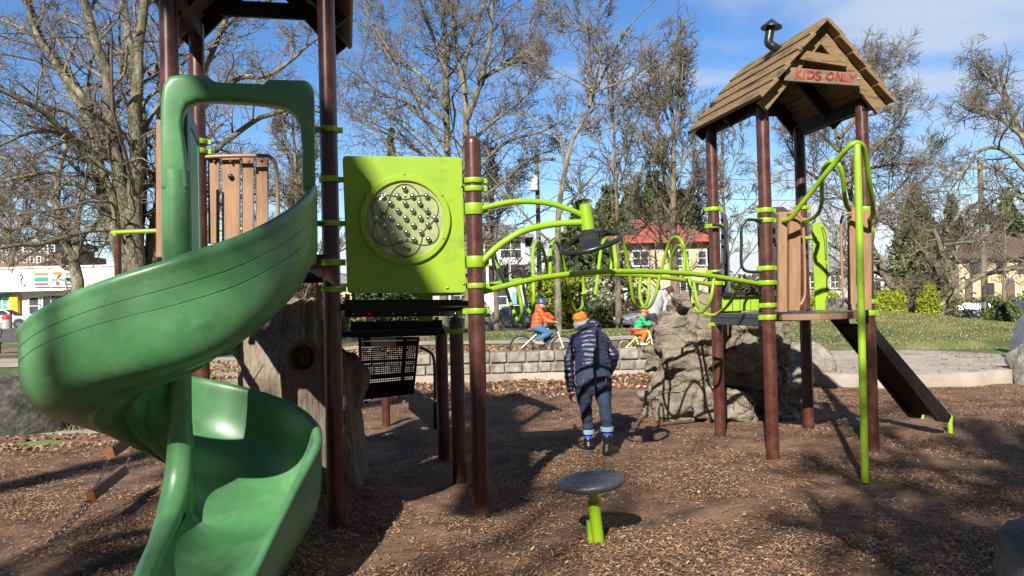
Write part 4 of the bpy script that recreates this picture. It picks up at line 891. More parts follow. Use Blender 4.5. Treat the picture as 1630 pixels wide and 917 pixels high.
# ------------------------------------------------------------------ trees
BARK1 = mat('grey_bark', (.075, .068, .045), (.30, .27, .20), rough=.95, scale=5, detail=12, stretch=(1, 1, .4), bump=1, bscale=9, contrast=(.36, .66), c3=(.17, .155, .10), bdist=.12)
BARK2 = mat('brown_bark', (.10, .075, .05), (.25, .20, .14), rough=.9, scale=4, detail=10, stretch=(1, 1, .4), bump=1, bscale=12, bdist=.08, contrast=(.35, .66))
TWIG = mat('twig_bark', (.055, .045, .033), (.21, .175, .125), rough=.85, scale=1.3, contrast=(.35, .62))
TWIGD = mat('dark_twig', (.09, .065, .045), (.17, .13, .09), rough=.85, scale=2)
def resamp(P_, R_, n):
    P_ = np.asarray(P_, float); d = np.r_[0, np.cumsum(np.linalg.norm(np.diff(P_, axis=0), axis=1))]; t = np.linspace(0, d[-1], n)
    return np.stack([np.interp(t, d, P_[:, i]) for i in range(3)], 1), np.interp(t, d, R_)
def tubes(P_, R_, sides):            # P (B,n,3), R (B,n) -> verts, quads
    B, n, _ = P_.shape; T = np.gradient(P_, axis=1); T /= np.linalg.norm(T, axis=2, keepdims=True) + 1e-9
    ref = np.where(np.abs(T[:, :1, 2:3]) < .85, np.array([0, 0, 1.]), np.array([1., 0, 0])); ref = np.broadcast_to(ref, T.shape)
    U = np.cross(T, ref); U /= np.linalg.norm(U, axis=2, keepdims=True) + 1e-9; W = np.cross(T, U)
    a = np.arange(sides) * 2 * np.pi / sides
    v = P_[:, :, None, :] + (U[:, :, None, :] * np.cos(a)[None, None, :, None] + W[:, :, None, :] * np.sin(a)[None, None, :, None]) * R_[:, :, None, None]
    base = (np.arange(B) * n * sides)[:, None, None]; i = np.arange(n - 1)[None, :, None] * sides; k = np.arange(sides)[None, None, :]; k2 = (k + 1) % sides
    q = np.stack([base + i + k, base + i + k2, base + i + sides + k2, base + i + sides + k], -1).reshape(-1, 4)
    return v.reshape(-1, 3), q
def join(parts):
    vs, qs, o = [], [], 0
    for v, q in parts: vs.append(v); qs.append(q + o); o += len(v)
    return np.concatenate(vs), np.concatenate(qs)
def sprout(Pp, Rp, per, t0, lenf, ang, rf, n, wig, up, rg, minl=.38, rmin=.006, lmax=99, fall=.65):
    B, m, _ = Pp.shape; N = B * per; idx = np.repeat(np.arange(B), per)
    t = t0 + (1 - t0) * (np.tile(np.arange(per), B) + rg.random(N)) / per; t = np.clip(t, 0, .995)
    f = t * (m - 1); i0 = f.astype(int); fr_ = (f - i0)[:, None]; i1 = np.minimum(i0 + 1, m - 1)
    p = Pp[idx, i0] * (1 - fr_) + Pp[idx, i1] * fr_; r = Rp[idx, i0] * (1 - fr_[:, 0]) + Rp[idx, i1] * fr_[:, 0]
    T = Pp[idx, i1] - Pp[idx, i0]; T /= np.linalg.norm(T, axis=1, keepdims=True) + 1e-9
    plen = np.linalg.norm(np.diff(Pp, axis=1), axis=2).sum(1)[idx]
    rnd_ = rg.normal(size=(N, 3)); perp = rnd_ - T * (rnd_ * T).sum(1, keepdims=True); perp /= np.linalg.norm(perp, axis=1, keepdims=True)
    a = np.radians(rg.normal(ang, 12, N))[:, None]; D = np.cos(a) * T + np.sin(a) * perp
    L_ = np.clip(plen * lenf * (1 - fall * t) * rg.uniform(.6, 1.3, N), minl, lmax)
    rs = np.maximum(r * rf * rg.uniform(.7, 1.1, N), rmin * 1.2); out = [p]; st = (L_ / (n - 1))[:, None]
    for s in range(n - 1):
        D = D + rg.normal(size=(N, 3)) * wig + np.array([0, 0, up]); D /= np.linalg.norm(D, axis=1, keepdims=True); p = p + D * st; out.append(p)
    Pn = np.stack(out, 1); Rn = rs[:, None] * np.linspace(1, .35, n)[None]; Rn = np.maximum(Rn, rmin)
    return Pn, Rn
def bare_tree(label, limbs, levels, seed, bark=BARK1, twig=TWIG, rmin=.008, group=None, name='bare_tree', parent_only=False, wigl=.0):
    """limbs: list of (points, r0, r1). levels: list of dicts for sprout"""
    rg = np.random.default_rng(seed); Ps, Rs = [], []
    for pts, r0, r1 in limbs:
        sp_pts = spline(pts, 5); n = len(sp_pts); a = np.array([tuple(p) for p in sp_pts]); jit = np.cumsum(rg.normal(0, 1, (n, 3)), 0) * wigl; jit[0] = 0
        rr = r0 + (r1 - r0) * np.linspace(0, 1, n) ** .8
        q, r = resamp(a + jit, rr, 22); Ps.append(q); Rs.append(r)
    Pm, Rm = np.stack(Ps), np.stack(Rs)
    tr = [tubes(Pm, Rm, 10)]; cr = []; cur = (Pm, Rm); allp = None
    for i, lv in enumerate(levels):
        lv = dict(lv); src = cur
        Pn, Rn = sprout(src[0], src[1], rg=rg, rmin=rmin, **lv); cr.append(tubes(Pn, Rn, 5 if i == 0 else (4 if i == 1 else 3))); cur = (Pn, Rn)
    base = V(tuple(Pm[0, 0])); root = thing(name, label, 'tree', tuple(base), group)
    v, q = join(tr); finish(np_mesh('trunk', v, q, True), 'trunk', bark, root)
    v, q = join(cr); finish(np_mesh('crown', v, q, True), 'crown', twig, root)
    return root, len(q)
LV = lambda *a: [dict(per=p, t0=t, lenf=l, ang=an, rf=rf, n=n, wig=w, up=u) for p, t, l, an, rf, n, w, u in a]
# big many-stemmed tree on the left
Yb = 21.0
def lb(pts, r0, r1, dy=0, Y=Yb): return ([P(u, v, Y + dy * i / (len(pts) - 1)) for i, (u, v) in enumerate(pts)], r0 * (.66 if r0 > .3 else .8), r1 * .6)
TL = [lb([(232, 560), (215, 480), (206, 420), (190, 330), (165, 240), (150, 160), (120, 90), (75, 20), (50, -60)], .50, .10, 1),
      lb([(205, 400), (185, 290), (170, 210), (166, 120), (140, 30), (125, -70)], .36, .12, -2), lb([(215, 470), (212, 380), (215, 260), (212, 160), (195, 60), (180, -60)], .40, .13, 2),
      lb([(228, 520), (222, 400), (226, 270), (232, 150), (240, 30), (248, -80)], .42, .14, -1), lb([(242, 520), (243, 400), (262, 300), (300, 190), (330, 90), (380, -20)], .40, .10, 1.5),
      lb([(238, 480), (250, 330), (255, 180), (262, 60), (270, -80)], .34, .12, 3),
      lb([(180, 320), (150, 240), (100, 190), (40, 150), (-30, 120)], .17, .06, -3), lb([(172, 250), (130, 160), (90, 80), (20, 30), (-40, 10)], .17, .06, 2), lb([(206, 440), (165, 310), (110, 230), (40, 215), (-40, 240)], .15, .05, -2),
      lb([(262, 300), (330, 240), (400, 190), (470, 170), (520, 180)], .16, .05, 2), lb([(290, 210), (360, 130), (440, 110), (520, 60)], .15, .05, -1), lb([(190, 330), (140, 320), (80, 290), (10, 300), (-40, 320)], .12, .04, -2),
      lb([(250, 380), (330, 330), (420, 300), (490, 310)], .12, .04, 2), lb([(240, 120), (320, 40), (420, 10), (480, -40)], .14, .05, 2), lb([(150, 170), (90, 110), (50, 40), (30, -50)], .16, .06, 1)]
tn = bare_tree('huge bare tree with many grey stems rising behind the green slide', TL, LV((12, .12, .5, 46, .42, 9, .2, .0), (8, .12, .52, 45, .5, 7, .28, .01), (5, .1, .6, 42, .55, 5, .3, .03)), 5, rmin=.0065, wigl=.03)
# gnarled smaller tree in front of the shop
Yt = 30.0
def lt(pts, r0, r1, dy=0): return lb(pts, r0, r1, dy, Yt)
TS = [lt([(128, 515), (125, 450), (118, 400), (105, 350), (95, 290), (105, 230), (95, 180)], .42, .10, 1), lt([(120, 410), (90, 370), (50, 355), (10, 330), (-30, 300)], .20, .07, -2), lt([(118, 400), (90, 330), (60, 270), (30, 230), (0, 215)], .2, .05, 2),
      lt([(122, 400), (140, 340), (150, 280), (180, 240), (190, 190)], .18, .05, 1), lt([(122, 410), (150, 370), (185, 350), (215, 330)], .16, .04, -1), lt([(105, 350), (60, 320), (20, 270), (-20, 260)], .14, .04, 1), lt([(118, 410), (150, 400), (180, 380), (170, 330)], .12, .03, 2)]
bare_tree('gnarled bare tree with dense twigs standing in front of the white shop', TS, LV((11, .12, .5, 55, .45, 8, .28, .0), (8, .1, .55, 50, .5, 6, .32, .0), (5, .12, .6, 45, .6, 5, .3, .02)), 8, BARK1, TWIGD, rmin=.0075, wigl=.04)
# tall pair of trunks above the lime panel
Yp2 = 34.0
def lp2(pts, r0, r1, dy=0): return lb(pts, r0, r1, dy, Yp2)
T1 = [lp2([(706, 540), (708, 400), (712, 250), (710, 150), (706, 90), (708, 30), (700, -60)], .34, .10, 1), lp2([(712, 120), (690, 60), (670, 10), (650, -50)], .14, .05, -2), lp2([(711, 170), (670, 120), (620, 80), (590, 30), (570, 0)], .13, .04, 2),
      lp2([(712, 240), (660, 170), (610, 150), (570, 120), (540, 100)], .12, .04, -1), lp2([(706, 190), (655, 145), (600, 60), (580, 20)], .11, .04, 2), lp2([(708, 280), (650, 230), (590, 200), (545, 160)], .10, .03, 1), lp2([(707, 110), (720, 60), (722, 0), (728, -60)], .13, .05, 2)]
bare_tree('tall bare tree whose trunk rises behind the lime marble panel', T1, LV((14, .12, .5, 48, .4, 8, .2, .02), (9, .12, .52, 45, .5, 6, .26, .02), (4, .1, .66, 42, .6, 5, .2, .04)), 21, rmin=.009)
T2 = [lp2([(748, 540), (744, 400), (741, 250), (742, 180), (738, 110), (755, 50), (780, -20), (790, -70)], .33, .09, 1), lp2([(743, 190), (765, 130), (780, 60), (784, 0), (790, -50)], .2, .07, -1), lp2([(741, 150), (728, 80), (725, 20), (735, -50)], .15, .05, 1),
      lp2([(744, 230), (790, 190), (830, 160), (860, 120)], .12, .04, -2), lp2([(762, 130), (810, 95), (840, 60), (855, 10)], .13, .04, 2), lp2([(744, 290), (800, 230), (860, 210), (900, 190)], .13, .04, -2), lp2([(746, 330), (800, 290), (850, 250), (880, 240)], .11, .04, 1), lp2([(775, 120), (820, 100), (845, 100), (865, 70)], .1, .03, 1)]
bare_tree('tall forked bare tree rising behind the domed centre post', T2, LV((14, .12, .5, 48, .4, 8, .2, .02), (9, .12, .52, 45, .5, 6, .26, .02), (4, .1, .66, 42, .6, 5, .2, .04)), 22, rmin=.009)
# leaning slender tree behind the boy
Yl = 27.5
def ll(pts, r0, r1, dy=0): return lb(pts, r0, r1, dy, Yl)
T3 = [ll([(889, 532), (888, 440), (889, 340), (897, 285), (910, 225), (930, 190), (945, 150), (965, 110), (990, 60), (1020, 20), (1050, -5)], .17, .03, 1), ll([(938, 170), (942, 135), (936, 60), (920, 0)], .08, .03, 1), ll([(944, 150), (955, 90), (952, 20), (960, -30)], .06, .02, -1), ll([(941, 140), (900, 120), (860, 100), (840, 85)], .05, .02, 2),
      ll([(950, 145), (1000, 125), (1050, 90), (1080, 60)], .05, .02, -2), ll([(925, 215), (980, 200), (1040, 160)], .04, .015, 2), ll([(935, 50), (900, 40), (870, 10)], .04, .015, 1), ll([(945, 165), (1000, 165), (1045, 130)], .04, .015, 1)]
bare_tree('slender leaning bare tree behind the boy in the orange jacket', T3, LV((10, .2, .35, 45, .5, 6, .12, .04), (6, .15, .45, 42, .5, 5, .14, .04), (4, .2, .5, 40, .6, 3, .14, .04)), 31, rmin=.009)
def upright(label, base, hgt, spread, r0, seed, nl=7, bark=BARK2, twig=TWIG, rmin=.012, lean=0, t_first=.3, dens=(9, 6, 4), up=.05, group=None, wigl=.02, angb=40):
    rs = random.Random(seed); b0 = V(base); tp = b0 + V((lean, 0, hgt)); L_ = [([b0, b0 + V((lean * .2, 0, hgt * .33)), b0 + V((lean * .6 + rs.uniform(-.2, .2), rs.uniform(-.3, .3), hgt * .66)), tp], r0, r0 * .15)]
    for i in range(nl):
        t = t_first + (1 - t_first) * .8 * i / nl; a = i * 2.4 + rs.random(); s_ = b0 + V((lean * t, 0, hgt * t)); d = V((math.cos(a), math.sin(a), 0)) * spread * (1.1 - t) * rs.uniform(.7, 1.1)
        L_.append(([s_, s_ + d * .4 + V((0, 0, hgt * .08)), s_ + d * .8 + V((0, 0, hgt * (.12 + .1 * rs.random()))), s_ + d + V((0, 0, hgt * (.22 + .1 * rs.random())))], r0 * .42 * (1.1 - t), r0 * .1))
    return bare_tree(label, L_, LV((dens[0], .12, .48, angb, .42, 7, .16, up), (dens[1], .12, .55, angb, .5, 6, .18, up), (dens[2], .12, .62, 40, .6, 4, .18, up)), seed, bark, twig, rmin, group, wigl=wigl)
def gz(u, v0, Y):  p = P(u, v0, Y); return (p.x, Y, H(p.x, Y) - .1)
upright('slim straight bare tree left of the taller poplar, above the steering wheel', gz(986, 520, 38), 13.2, 3.6, .19, 41, 9, dens=(8, 6, 5), group=None)
upright('upright bare tree with reddish twigs in front of the red roofed house', gz(1076, 520, 36), 12.6, 3.2, .26, 42, 11, dens=(9, 7, 5), angb=30, up=.09, t_first=.25)
upright('bare tree seen between the posts of the right tower, left part', gz(1160, 520, 40), 10.5, 3.4, .18, 44, 8, dens=(7, 6, 5))
upright('small bare street tree beside the pale house behind the centre post', gz(790, 520, 40), 8.8, 3.2, .17, 45, 8, dens=(8, 6, 5))
upright('bare tree growing between the stump climber and the lime panel', gz(470, 520, 33), 9.5, 3.6, .22, 46, 8, dens=(9, 6, 5))
upright('bare tree far left behind the low apartment block', gz(20, 500, 62), 12, 6, .35, 49, 9, rmin=.03)
# spreading tree behind the hoop climber
Yr = 31.0
def lr(pts, r0, r1, dy=0): return lb(pts, r0, r1, dy, Yr)
T4 = [lr([(1448, 512), (1440, 480), (1410, 440), (1385, 390), (1360, 330), (1345, 270), (1330, 210), (1320, 150)], .30, .07, 1), lr([(1452, 512), (1450, 470), (1442, 430), (1430, 370), (1440, 320)], .22, .08, -1), lr([(1385, 390), (1400, 330), (1440, 290), (1470, 240)], .15, .05, 2),
      lr([(1350, 300), (1390, 240), (1430, 200), (1450, 160)], .13, .04, -2), lr([(1360, 330), (1310, 290), (1270, 260), (1240, 200)], .13, .04, 2), lr([(1335, 220), (1380, 170), (1410, 120), (1440, 90)], .12, .04, 1), lr([(1335, 240), (1290, 200), (1260, 170)], .1, .03, -1),
      lr([(1345, 280), (1400, 265), (1450, 260), (1490, 250)], .1, .03, 2), lr([(1400, 420), (1340, 400), (1290, 370), (1260, 380)], .12, .03, -1), lr([(1322, 160), (1370, 110), (1400, 80)], .08, .03, 2)]
bare_tree('spreading bare tree with a slanting trunk behind the lime hoop climber', T4, LV((14, .12, .5, 50, .42, 8, .2, .01), (9, .12, .55, 46, .5, 6, .22, .01), (7, .12, .6, 42, .6, 4, .22, .02)), 51, BARK1, TWIG, rmin=.008)
Yq = 30.0
def lq(pts, r0, r1, dy=0): return lb(pts, r0, r1, dy, Yq)
T5 = [lq([(1492, 516), (1500, 490), (1520, 465), (1560, 440), (1600, 430), (1650, 425)], .25, .08, -1), lq([(1490, 512), (1488, 470), (1492, 430), (1500, 380), (1510, 340)], .2, .07, 1), lq([(1494, 460), (1520, 400), (1560, 360), (1600, 350)], .14, .05, 2), lq([(1495, 440), (1470, 400), (1440, 370), (1400, 350), (1390, 330)], .13, .04, -1),
      lq([(1500, 400), (1480, 350), (1460, 330), (1420, 320)], .12, .04, 1), lq([(1505, 370), (1540, 330), (1580, 320)], .1, .03, 2), lq([(1505, 390), (1550, 385), (1600, 390)], .1, .03, -2)]
bare_tree('low tangled bare tree with forked trunk on the grass left of the silver estate car', T5, LV((9, .1, .42, 58, .45, 7, .3, .0), (6, .1, .55, 52, .5, 6, .32, .0), (3, .15, .6, 48, .6, 5, .3, .0)), 52, BARK1, TWIG, rmin=.008)
T6 = [lq([(1680, 520), (1670, 400), (1650, 280), (1620, 200), (1600, 150), (1590, 110)], .35, .08, 1), lq([(1650, 290), (1600, 240), (1560, 240), (1530, 280), (1500, 320)], .14, .04, -1), lq([(1630, 220), (1580, 180), (1540, 170), (1520, 160)], .12, .03, 1), lq([(1660, 330), (1610, 310), (1570, 330), (1540, 380)], .13, .03, 2), lq([(1610, 170), (1570, 120), (1550, 90)], .09, .03, 1), lq([(1640, 260), (1690, 200), (1700, 120)], .12, .04, 0)]
bare_tree('bare tree with curling branches reaching in from the right edge', T6, LV((14, .12, .48, 55, .45, 8, .24, .0), (8, .12, .5, 50, .5, 6, .26, .0), (6, .15, .6, 45, .6, 4, .26, .0)), 53, BARK1, TWIG, rmin=.008)
upright('bare street tree in front of the arched cream house', gz(1518, 500, 60), 8.5, 4.5, .2, 55, 8, rmin=.018, dens=(6, 5, 3))
upright('bare street tree right of the arched cream house, at the right edge', gz(1600, 500, 60), 9.5, 4.5, .2, 56, 7, rmin=.018, dens=(5, 5, 3))
# trees behind the viewer: their branches shade the bark, slide and panel
ST = 'bare trees standing behind the viewpoint'
upright('unseen bare tree added behind the viewpoint to shade the lime panel', (-7.5, -15.5, 0), 16, 6, .50, 61, 9, rmin=.02, dens=(4, 4, 3), t_first=.4, group=ST, lean=-1.5)
upright('unseen bare tree added behind the viewpoint to shade the lime panel', (-1.0, -8.5, 0), 11.5, 3.4, .42, 63, 13, rmin=.022, dens=(8, 5, 2), t_first=.22, group=ST, lean=1.0)
upright('unseen bare tree added behind the viewpoint to shade the lime panel', (-.2, -12, 0), 14, 5.0, .55, 62, 14, rmin=.026, dens=(8, 5, 2), t_first=.2, group=ST)

ly = -8.0  # unseen tree added; its drooping limb is placed to shade the lime panel
SH = [([V((-9.6, ly, -.1)), V((-9.5, ly, 4)), V((-9.6, ly, 9)), V((-9.3, ly, 13)), V((-9.6, ly - .5, 16))], .36, .14),
      ([V((-9.40, ly, 12.0)), V((-8.80, ly, 14.2)), V((-7.73, ly, 14.8)), V((-6.73, ly, 13.95)), V((-5.93, ly, 12.55)), V((-5.43, ly, 11.6)), V((-4.98, ly, 10.78)), V((-4.69, ly, 10.1)), V((-4.53, ly, 9.6))], .40, .34)]
bare_tree('unseen bare tree added behind the viewpoint to shade the lime panel', SH, LV((6, .3, .25, 50, .25, 7, .2, .05), (5, .2, .5, 45, .5, 5, .2, .03), (3, .2, .5, 45, .6, 4, .2, .03)), 66, rmin=.012, group=ST)
upright('bare tree with low branches in front of the red roofed house', gz(1050, 520, 52), 8.0, 4.6, .16, 57, 10, dens=(7, 6, 3), t_first=.18, rmin=.011)
# ------------------------------------------------------------------ leafy things
def leafmat(name, a, b_, c_=None):
    return chipmat(name, [(0, a), (.55, b_), (1, c_ or b_)], .7)
CONI = leafmat('conifer_needles', (.022, .038, .014), (.062, .088, .03), (.13, .15, .055))
ARBO = leafmat('arborvitae_leaves', (.09, .13, .012), (.21, .26, .022), (.36, .38, .04))
LAUR = leafmat('laurel_leaves', (.03, .05, .015), (.09, .12, .035), (.19, .20, .08))
BRUSH = leafmat('brown_shrub_leaves', (.06, .04, .025), (.12, .085, .05), (.20, .15, .09))
WHITEB = leafmat('pale_blossom', (.14, .17, .07), (.42, .42, .27), (.62, .60, .44))
def leaves(pts, size, rg, flat=.8):
    n = len(pts); a = rg.normal(size=(n, 3)); a /= np.linalg.norm(a, axis=1, keepdims=True); c = rg.normal(size=(n, 3)); b_ = np.cross(a, c); b_ /= np.linalg.norm(b_, axis=1, keepdims=True)
    s = rg.uniform(.6, 1.3, n)[:, None] * size; return quads(pts, a * s, b_ * s * flat * .6)
def shrub(label, c, rad, n, size, m, seed, name='shrub', cat='shrub', stem=BARK2, conical=False, clump=9, group=None, column=False):
    rg = np.random.default_rng(seed); c = np.array(c, float); root = thing(name, label, cat, tuple(c), group)
    if conical:
        k = max(30, n // 60); t = rg.random(k) ** .8; a = rg.uniform(0, 2 * np.pi, k); rr = (1 - t) ** .85 * rg.uniform(.35, 1.05, k)
        cen = np.stack([np.cos(a) * rr * rad[0], np.sin(a) * rr * rad[1], t * rad[2]], 1); sc = .16 * rad[0] * (1.15 - t)
        i = rg.integers(0, k, n); p = cen[i] + rg.normal(size=(n, 3)) * sc[i][:, None] * np.array([1, 1, .8]); p[:, 2] -= .35 * np.hypot(p[:, 0], p[:, 1])
        ax_ = rg.random(n // 8) ** .8; extra = np.stack([rg.normal(0, .06 * rad[0], n // 8), rg.normal(0, .06 * rad[0], n // 8), ax_ * rad[2] * 1.03], 1); p = np.concatenate([p, extra]); hs_ = rad[2] * .9
    elif column:
        z = rg.random(n); a = rg.uniform(0, 2 * np.pi, n); prof = np.clip(np.minimum(1, (1.02 - z) * 3.2), .05, 1) * (1 + .12 * np.sin(z * 17 + seed) + .1 * np.sin(a * 5 + z * 9))
        rr = np.sqrt(rg.uniform(.45, 1, n)) * prof; p = np.stack([np.cos(a) * rr * rad[0], np.sin(a) * rr * rad[1], z * rad[2]], 1); hs_ = rad[2] * .8
    else:
        k = clump * 4; cen = rg.normal(size=(k, 3)); cen /= np.linalg.norm(cen, axis=1, keepdims=True); cen *= rg.uniform(.35, .95, k)[:, None] ** .5; cen[:, 2] = np.abs(cen[:, 2])
        i = rg.integers(0, k, n); p = cen[i] + rg.normal(size=(n, 3)) * .15; p = p * np.array(rad) ; p[:, 2] = np.abs(p[:, 2]); hs_ = rad[2] * .7
    v, f = leaves(c + p, size, rg); finish(np_mesh('crown', v, f), 'crown', m, root)
    st = MB(); st.tube([V(c) + V((0, 0, -.2)), V(c) + V((0, 0, hs_))], [max(.03, rad[0] * .06), .01], 7)
    for k_ in range(5 if not column else 0):
        a = k_ * 1.3; st.tube([V(c) + V((0, 0, hs_ * .15 * k_)), V(c) + V((math.cos(a) * rad[0] * .6, math.sin(a) * rad[1] * .6, hs_ * (.3 + .12 * k_)))], [max(.015, rad[0] * .02), .008], 5)
    st.build('trunk', stem, root); return root
def gp(u, Y): p = P(u, 480, Y); return (p.x, Y, H(p.x, Y) - .05)
shrub('tall pointed conifer directly above the middle of the lime panel', gp(628, 48), (1.15, 1.15, 11.6), 9000, .13, CONI, 71, 'conifer', 'conifer', conical=True)
shrub('shorter pointed conifer left of the taller one above the lime panel', gp(598, 52), (1.15, 1.15, 10.3), 6500, .14, CONI, 72, 'conifer', 'conifer', conical=True)
shrub('ivy dark conifer between the slide and the maroon post', gp(476, 40), (1.3, 1.3, 8.4), 9000, .12, CONI, 73, 'conifer', 'conifer', conical=True)
for u, Y, h_, r_, s_, lb_ in ((930, 62, 9.3, 3.4, 74, 'dark conifer behind the steering wheel, leftmost of the dark evergreens'), (975, 66, 11.0, 3.2, 75, 'dark conifer left of the red roof, behind the slim bare tree'), (1045, 70, 13.0, 3.4, 76, 'tallest dark conifer behind the peak of the red roof'), (1090, 68, 11.2, 3.6, 77, 'dark conifer behind the right half of the red roof'), (1008, 72, 12.2, 3.0, 78, 'dark conifer directly behind the ridge of the red roof')):
    shrub(lb_, gp(u, Y), (r_ * 1.6, r_ * 1.3, h_ * 1.04), 17000, .2, CONI, s_, 'conifer', 'conifer', conical=True)
for u, Y, h_, r_, s_, lb_ in ((1462, 46, 7.8, 2.6, 79, 'broad drooping evergreen behind the low tangled bare tree'), (1610, 98, 15, 5.0, 80, 'dark evergreen behind the arched cream house at the right edge'), (1520, 96, 14, 4.0, 81, 'dark evergreen rising beside the brown roof of the arched house')):
    shrub(lb_, gp(u, Y), (r_, r_, h_), 22000 if s_ == 79 else 9000, .09 if s_ == 79 else .2, LAUR if s_ == 79 else CONI, s_, 'conifer', 'conifer', conical=True)
# clipped hedges
hg = 'golden green columns of the arborvitae hedge'
for i in range(13):
    u = 1394 + i * 7.6; Y = 33.6 if 1438 < u < 1464 else 29.0; c = gp(u, Y); zt = P(u, (452 if u > 1462 else 463) + 4 * math.sin(i * 2.1), Y).z; h_ = max(.5, zt - c[2]) 
    shrub('golden green hedge column beside the parked estate car, behind the grassy knoll', c, (.15 + .012 * Y - .28, .22, h_), 1500, .04, ARBO, 90 + i, 'hedge_column', 'hedge', column=True, group=hg)
shrub('tall clipped green hedge behind the boy in the orange jacket', gp(876, 56), (1.5, 1.2, 4.3), 9000, .12, ARBO, 110, 'hedge', 'hedge', column=True)
shrub('tall clipped green hedge right of the leaning trunk', gp(915, 57), (1.5, 1.2, 4.2), 9000, .12, ARBO, 111, 'hedge', 'hedge', column=True)
shrub('pale blossoming shrub in front of the grey sided house', gp(948, 56), (1.5, 1.2, 3.1), 5000, .11, WHITEB, 112)
shrub('brown and green rhododendron thicket behind the silver car', gp(1008, 55), (2.6, 1.3, 2.0), 9000, .10, BRUSH, 113)
shrub('green bank of shrubs left of the brown thicket', gp(962, 53), (2.0, 1.0, 1.35), 6000, .09, LAUR, 114)
shrub('shrub right of the climbing rock behind the man in the grey hoodie', gp(1085, 56), (2.2, 1.2, 1.9), 6000, .10, LAUR, 115)
shrub('dark green clipped bush in front of the blue parked car', gp(1596, 36), (.85, .7, .85), 6000, .05, LAUR, 116)
shrub('long low hedge in front of the arched cream house', gp(1600, 77), (7, 1.2, 2.0), 8000, .12, LAUR, 117)
shrub('shrub beside the low wall between the slide and stump', gp(330, 44), (2.5, 1.2, 1.6), 5000, .10, LAUR, 118)
shrub('tangled brown thicket seen above the stump climber', gp(478, 36), (2.6, 1.2, 2.3), 7000, .06, BRUSH, 119)
shrub('green shrub under the pale house behind the centre post', gp(748, 50), (1.5, 1, 1.7), 4500, .09, LAUR, 120)
shrub('green shrub seen below the middle deck beside the maroon posts', gp(640, 44), (2.3, 1.2, 1.7), 6000, .09, LAUR, 121)
shrub('shrub behind the tall lime panel of the right tower', gp(1310, 50), (1.6, 1.2, 2.2), 5000, .09, ARBO, 122)
# far wooded ridge seen only as a mass
rg = np.random.default_rng(4); n = 26000; x = rg.uniform(-150, 170, n); y = rg.uniform(108, 128, n)
hh = 5.0 + 2.2 * np.array([mn.noise(V((a * .05, 3, 1))) for a in x]) + 1.2 * np.array([mn.noise(V((a * .25, 7, 1))) for a in x]); z = terr(x, y) + rg.random(n) ** .7 * hh
v, f = leaves(np.stack([x, y, z], 1), .75, rg); tag(finish(np_mesh('far_wood', v, f), 'far_wood', leafmat('far_wood_leaves', (.035, .035, .022), (.08, .072, .045), (.13, .115, .075)), None, base=False), kind='stuff')
# ------------------------------------------------------------------ buildings
CREAM = mat('cream_stucco', (.40, .33, .215), (.50, .42, .285), rough=.9, scale=1.5, bump=.2, bscale=30)
WHITEW = mat('white_siding', (.48, .50, .53), (.58, .60, .62), rough=.8, scale=1.5, bump=.1)
GREYS = mat('grey_siding', (.36, .38, .40), (.44, .45, .47), rough=.8, scale=2)
TRIM = mat('white_trim', (.75, .75, .74), (.68, .68, .67), rough=.6, scale=3)
REDR = mat('red_roof_tile', (.26, .052, .036), (.42, .105, .07), rough=.85, scale=2.2, bump=.9, bscale=9, stretch=(1, 1, 3), contrast=(.3, .7))
BRNR = mat('brown_roof_tile', (.075, .042, .034), (.13, .075, .058), rough=.85, scale=2.2, bump=.6, bscale=9)
GRYR = mat('grey_shingle', (.14, .14, .145), (.23, .23, .235), rough=.9, scale=2.5, bump=.4, bscale=9)
GLASS = mat('window_glass', (.03, .037, .045), (.07, .08, .09), rough=.03, scale=.7, spec=.35)
GTRIM = mat('dark_trim', (.05, .05, .055), rough=.6)
def bld(label, u0, u1, Y, cat='house', name='house', depth=9):
    x0, x1 = P(u0, 480, Y).x, P(u1, 480, Y).x; zb = min(H(x0, Y), H(x1, Y)) - .4
    root = thing(name, label, cat, ((x0 + x1) / 2, Y + depth / 2, zb)); return root, x0, x1, zb
def bx_(name, x0, x1, y0, y1, z0, z1, m, par, bevel=0):
    b = MB(); b.box(((x0 + x1) / 2, (y0 + y1) / 2, (z0 + z1) / 2), (x1 - x0, y1 - y0, z1 - z0)); return b.build(name, m, par, bevel=bevel)
def win(u0, u1, v0, v1, Y, par, mull=1, frame=TRIM, fw=.10, name='window'):
    a, c = P(u0, v1, Y), P(u1, v0, Y); f = MB(); x0, x1, z0, z1 = a.x, c.x, a.z, c.z
    f.box(((x0 + x1) / 2, Y - .05, z1 + fw / 2), (x1 - x0 + 2 * fw, .12, fw)); f.box(((x0 + x1) / 2, Y - .06, z0 - fw / 2), (x1 - x0 + 2.4 * fw, .16, fw))
    for x in [x0 - fw / 2, x1 + fw / 2]: f.box((x, Y - .05, (z0 + z1) / 2), (fw, .11, z1 - z0))
    for k in range(1, mull + 1): f.box((x0 + (x1 - x0) * k / (mull + 1), Y - .045, (z0 + z1) / 2), (.05, .07, z1 - z0))
    f.box(((x0 + x1) / 2, Y - .042, (z0 + z1) / 2), (x1 - x0, .05, .05))
    o = f.build(name, frame, par); g = MB(); g.box(((x0 + x1) / 2, Y - .01, (z0 + z1) / 2), (x1 - x0, .05, z1 - z0)); g.build('pane', GLASS, o); return o
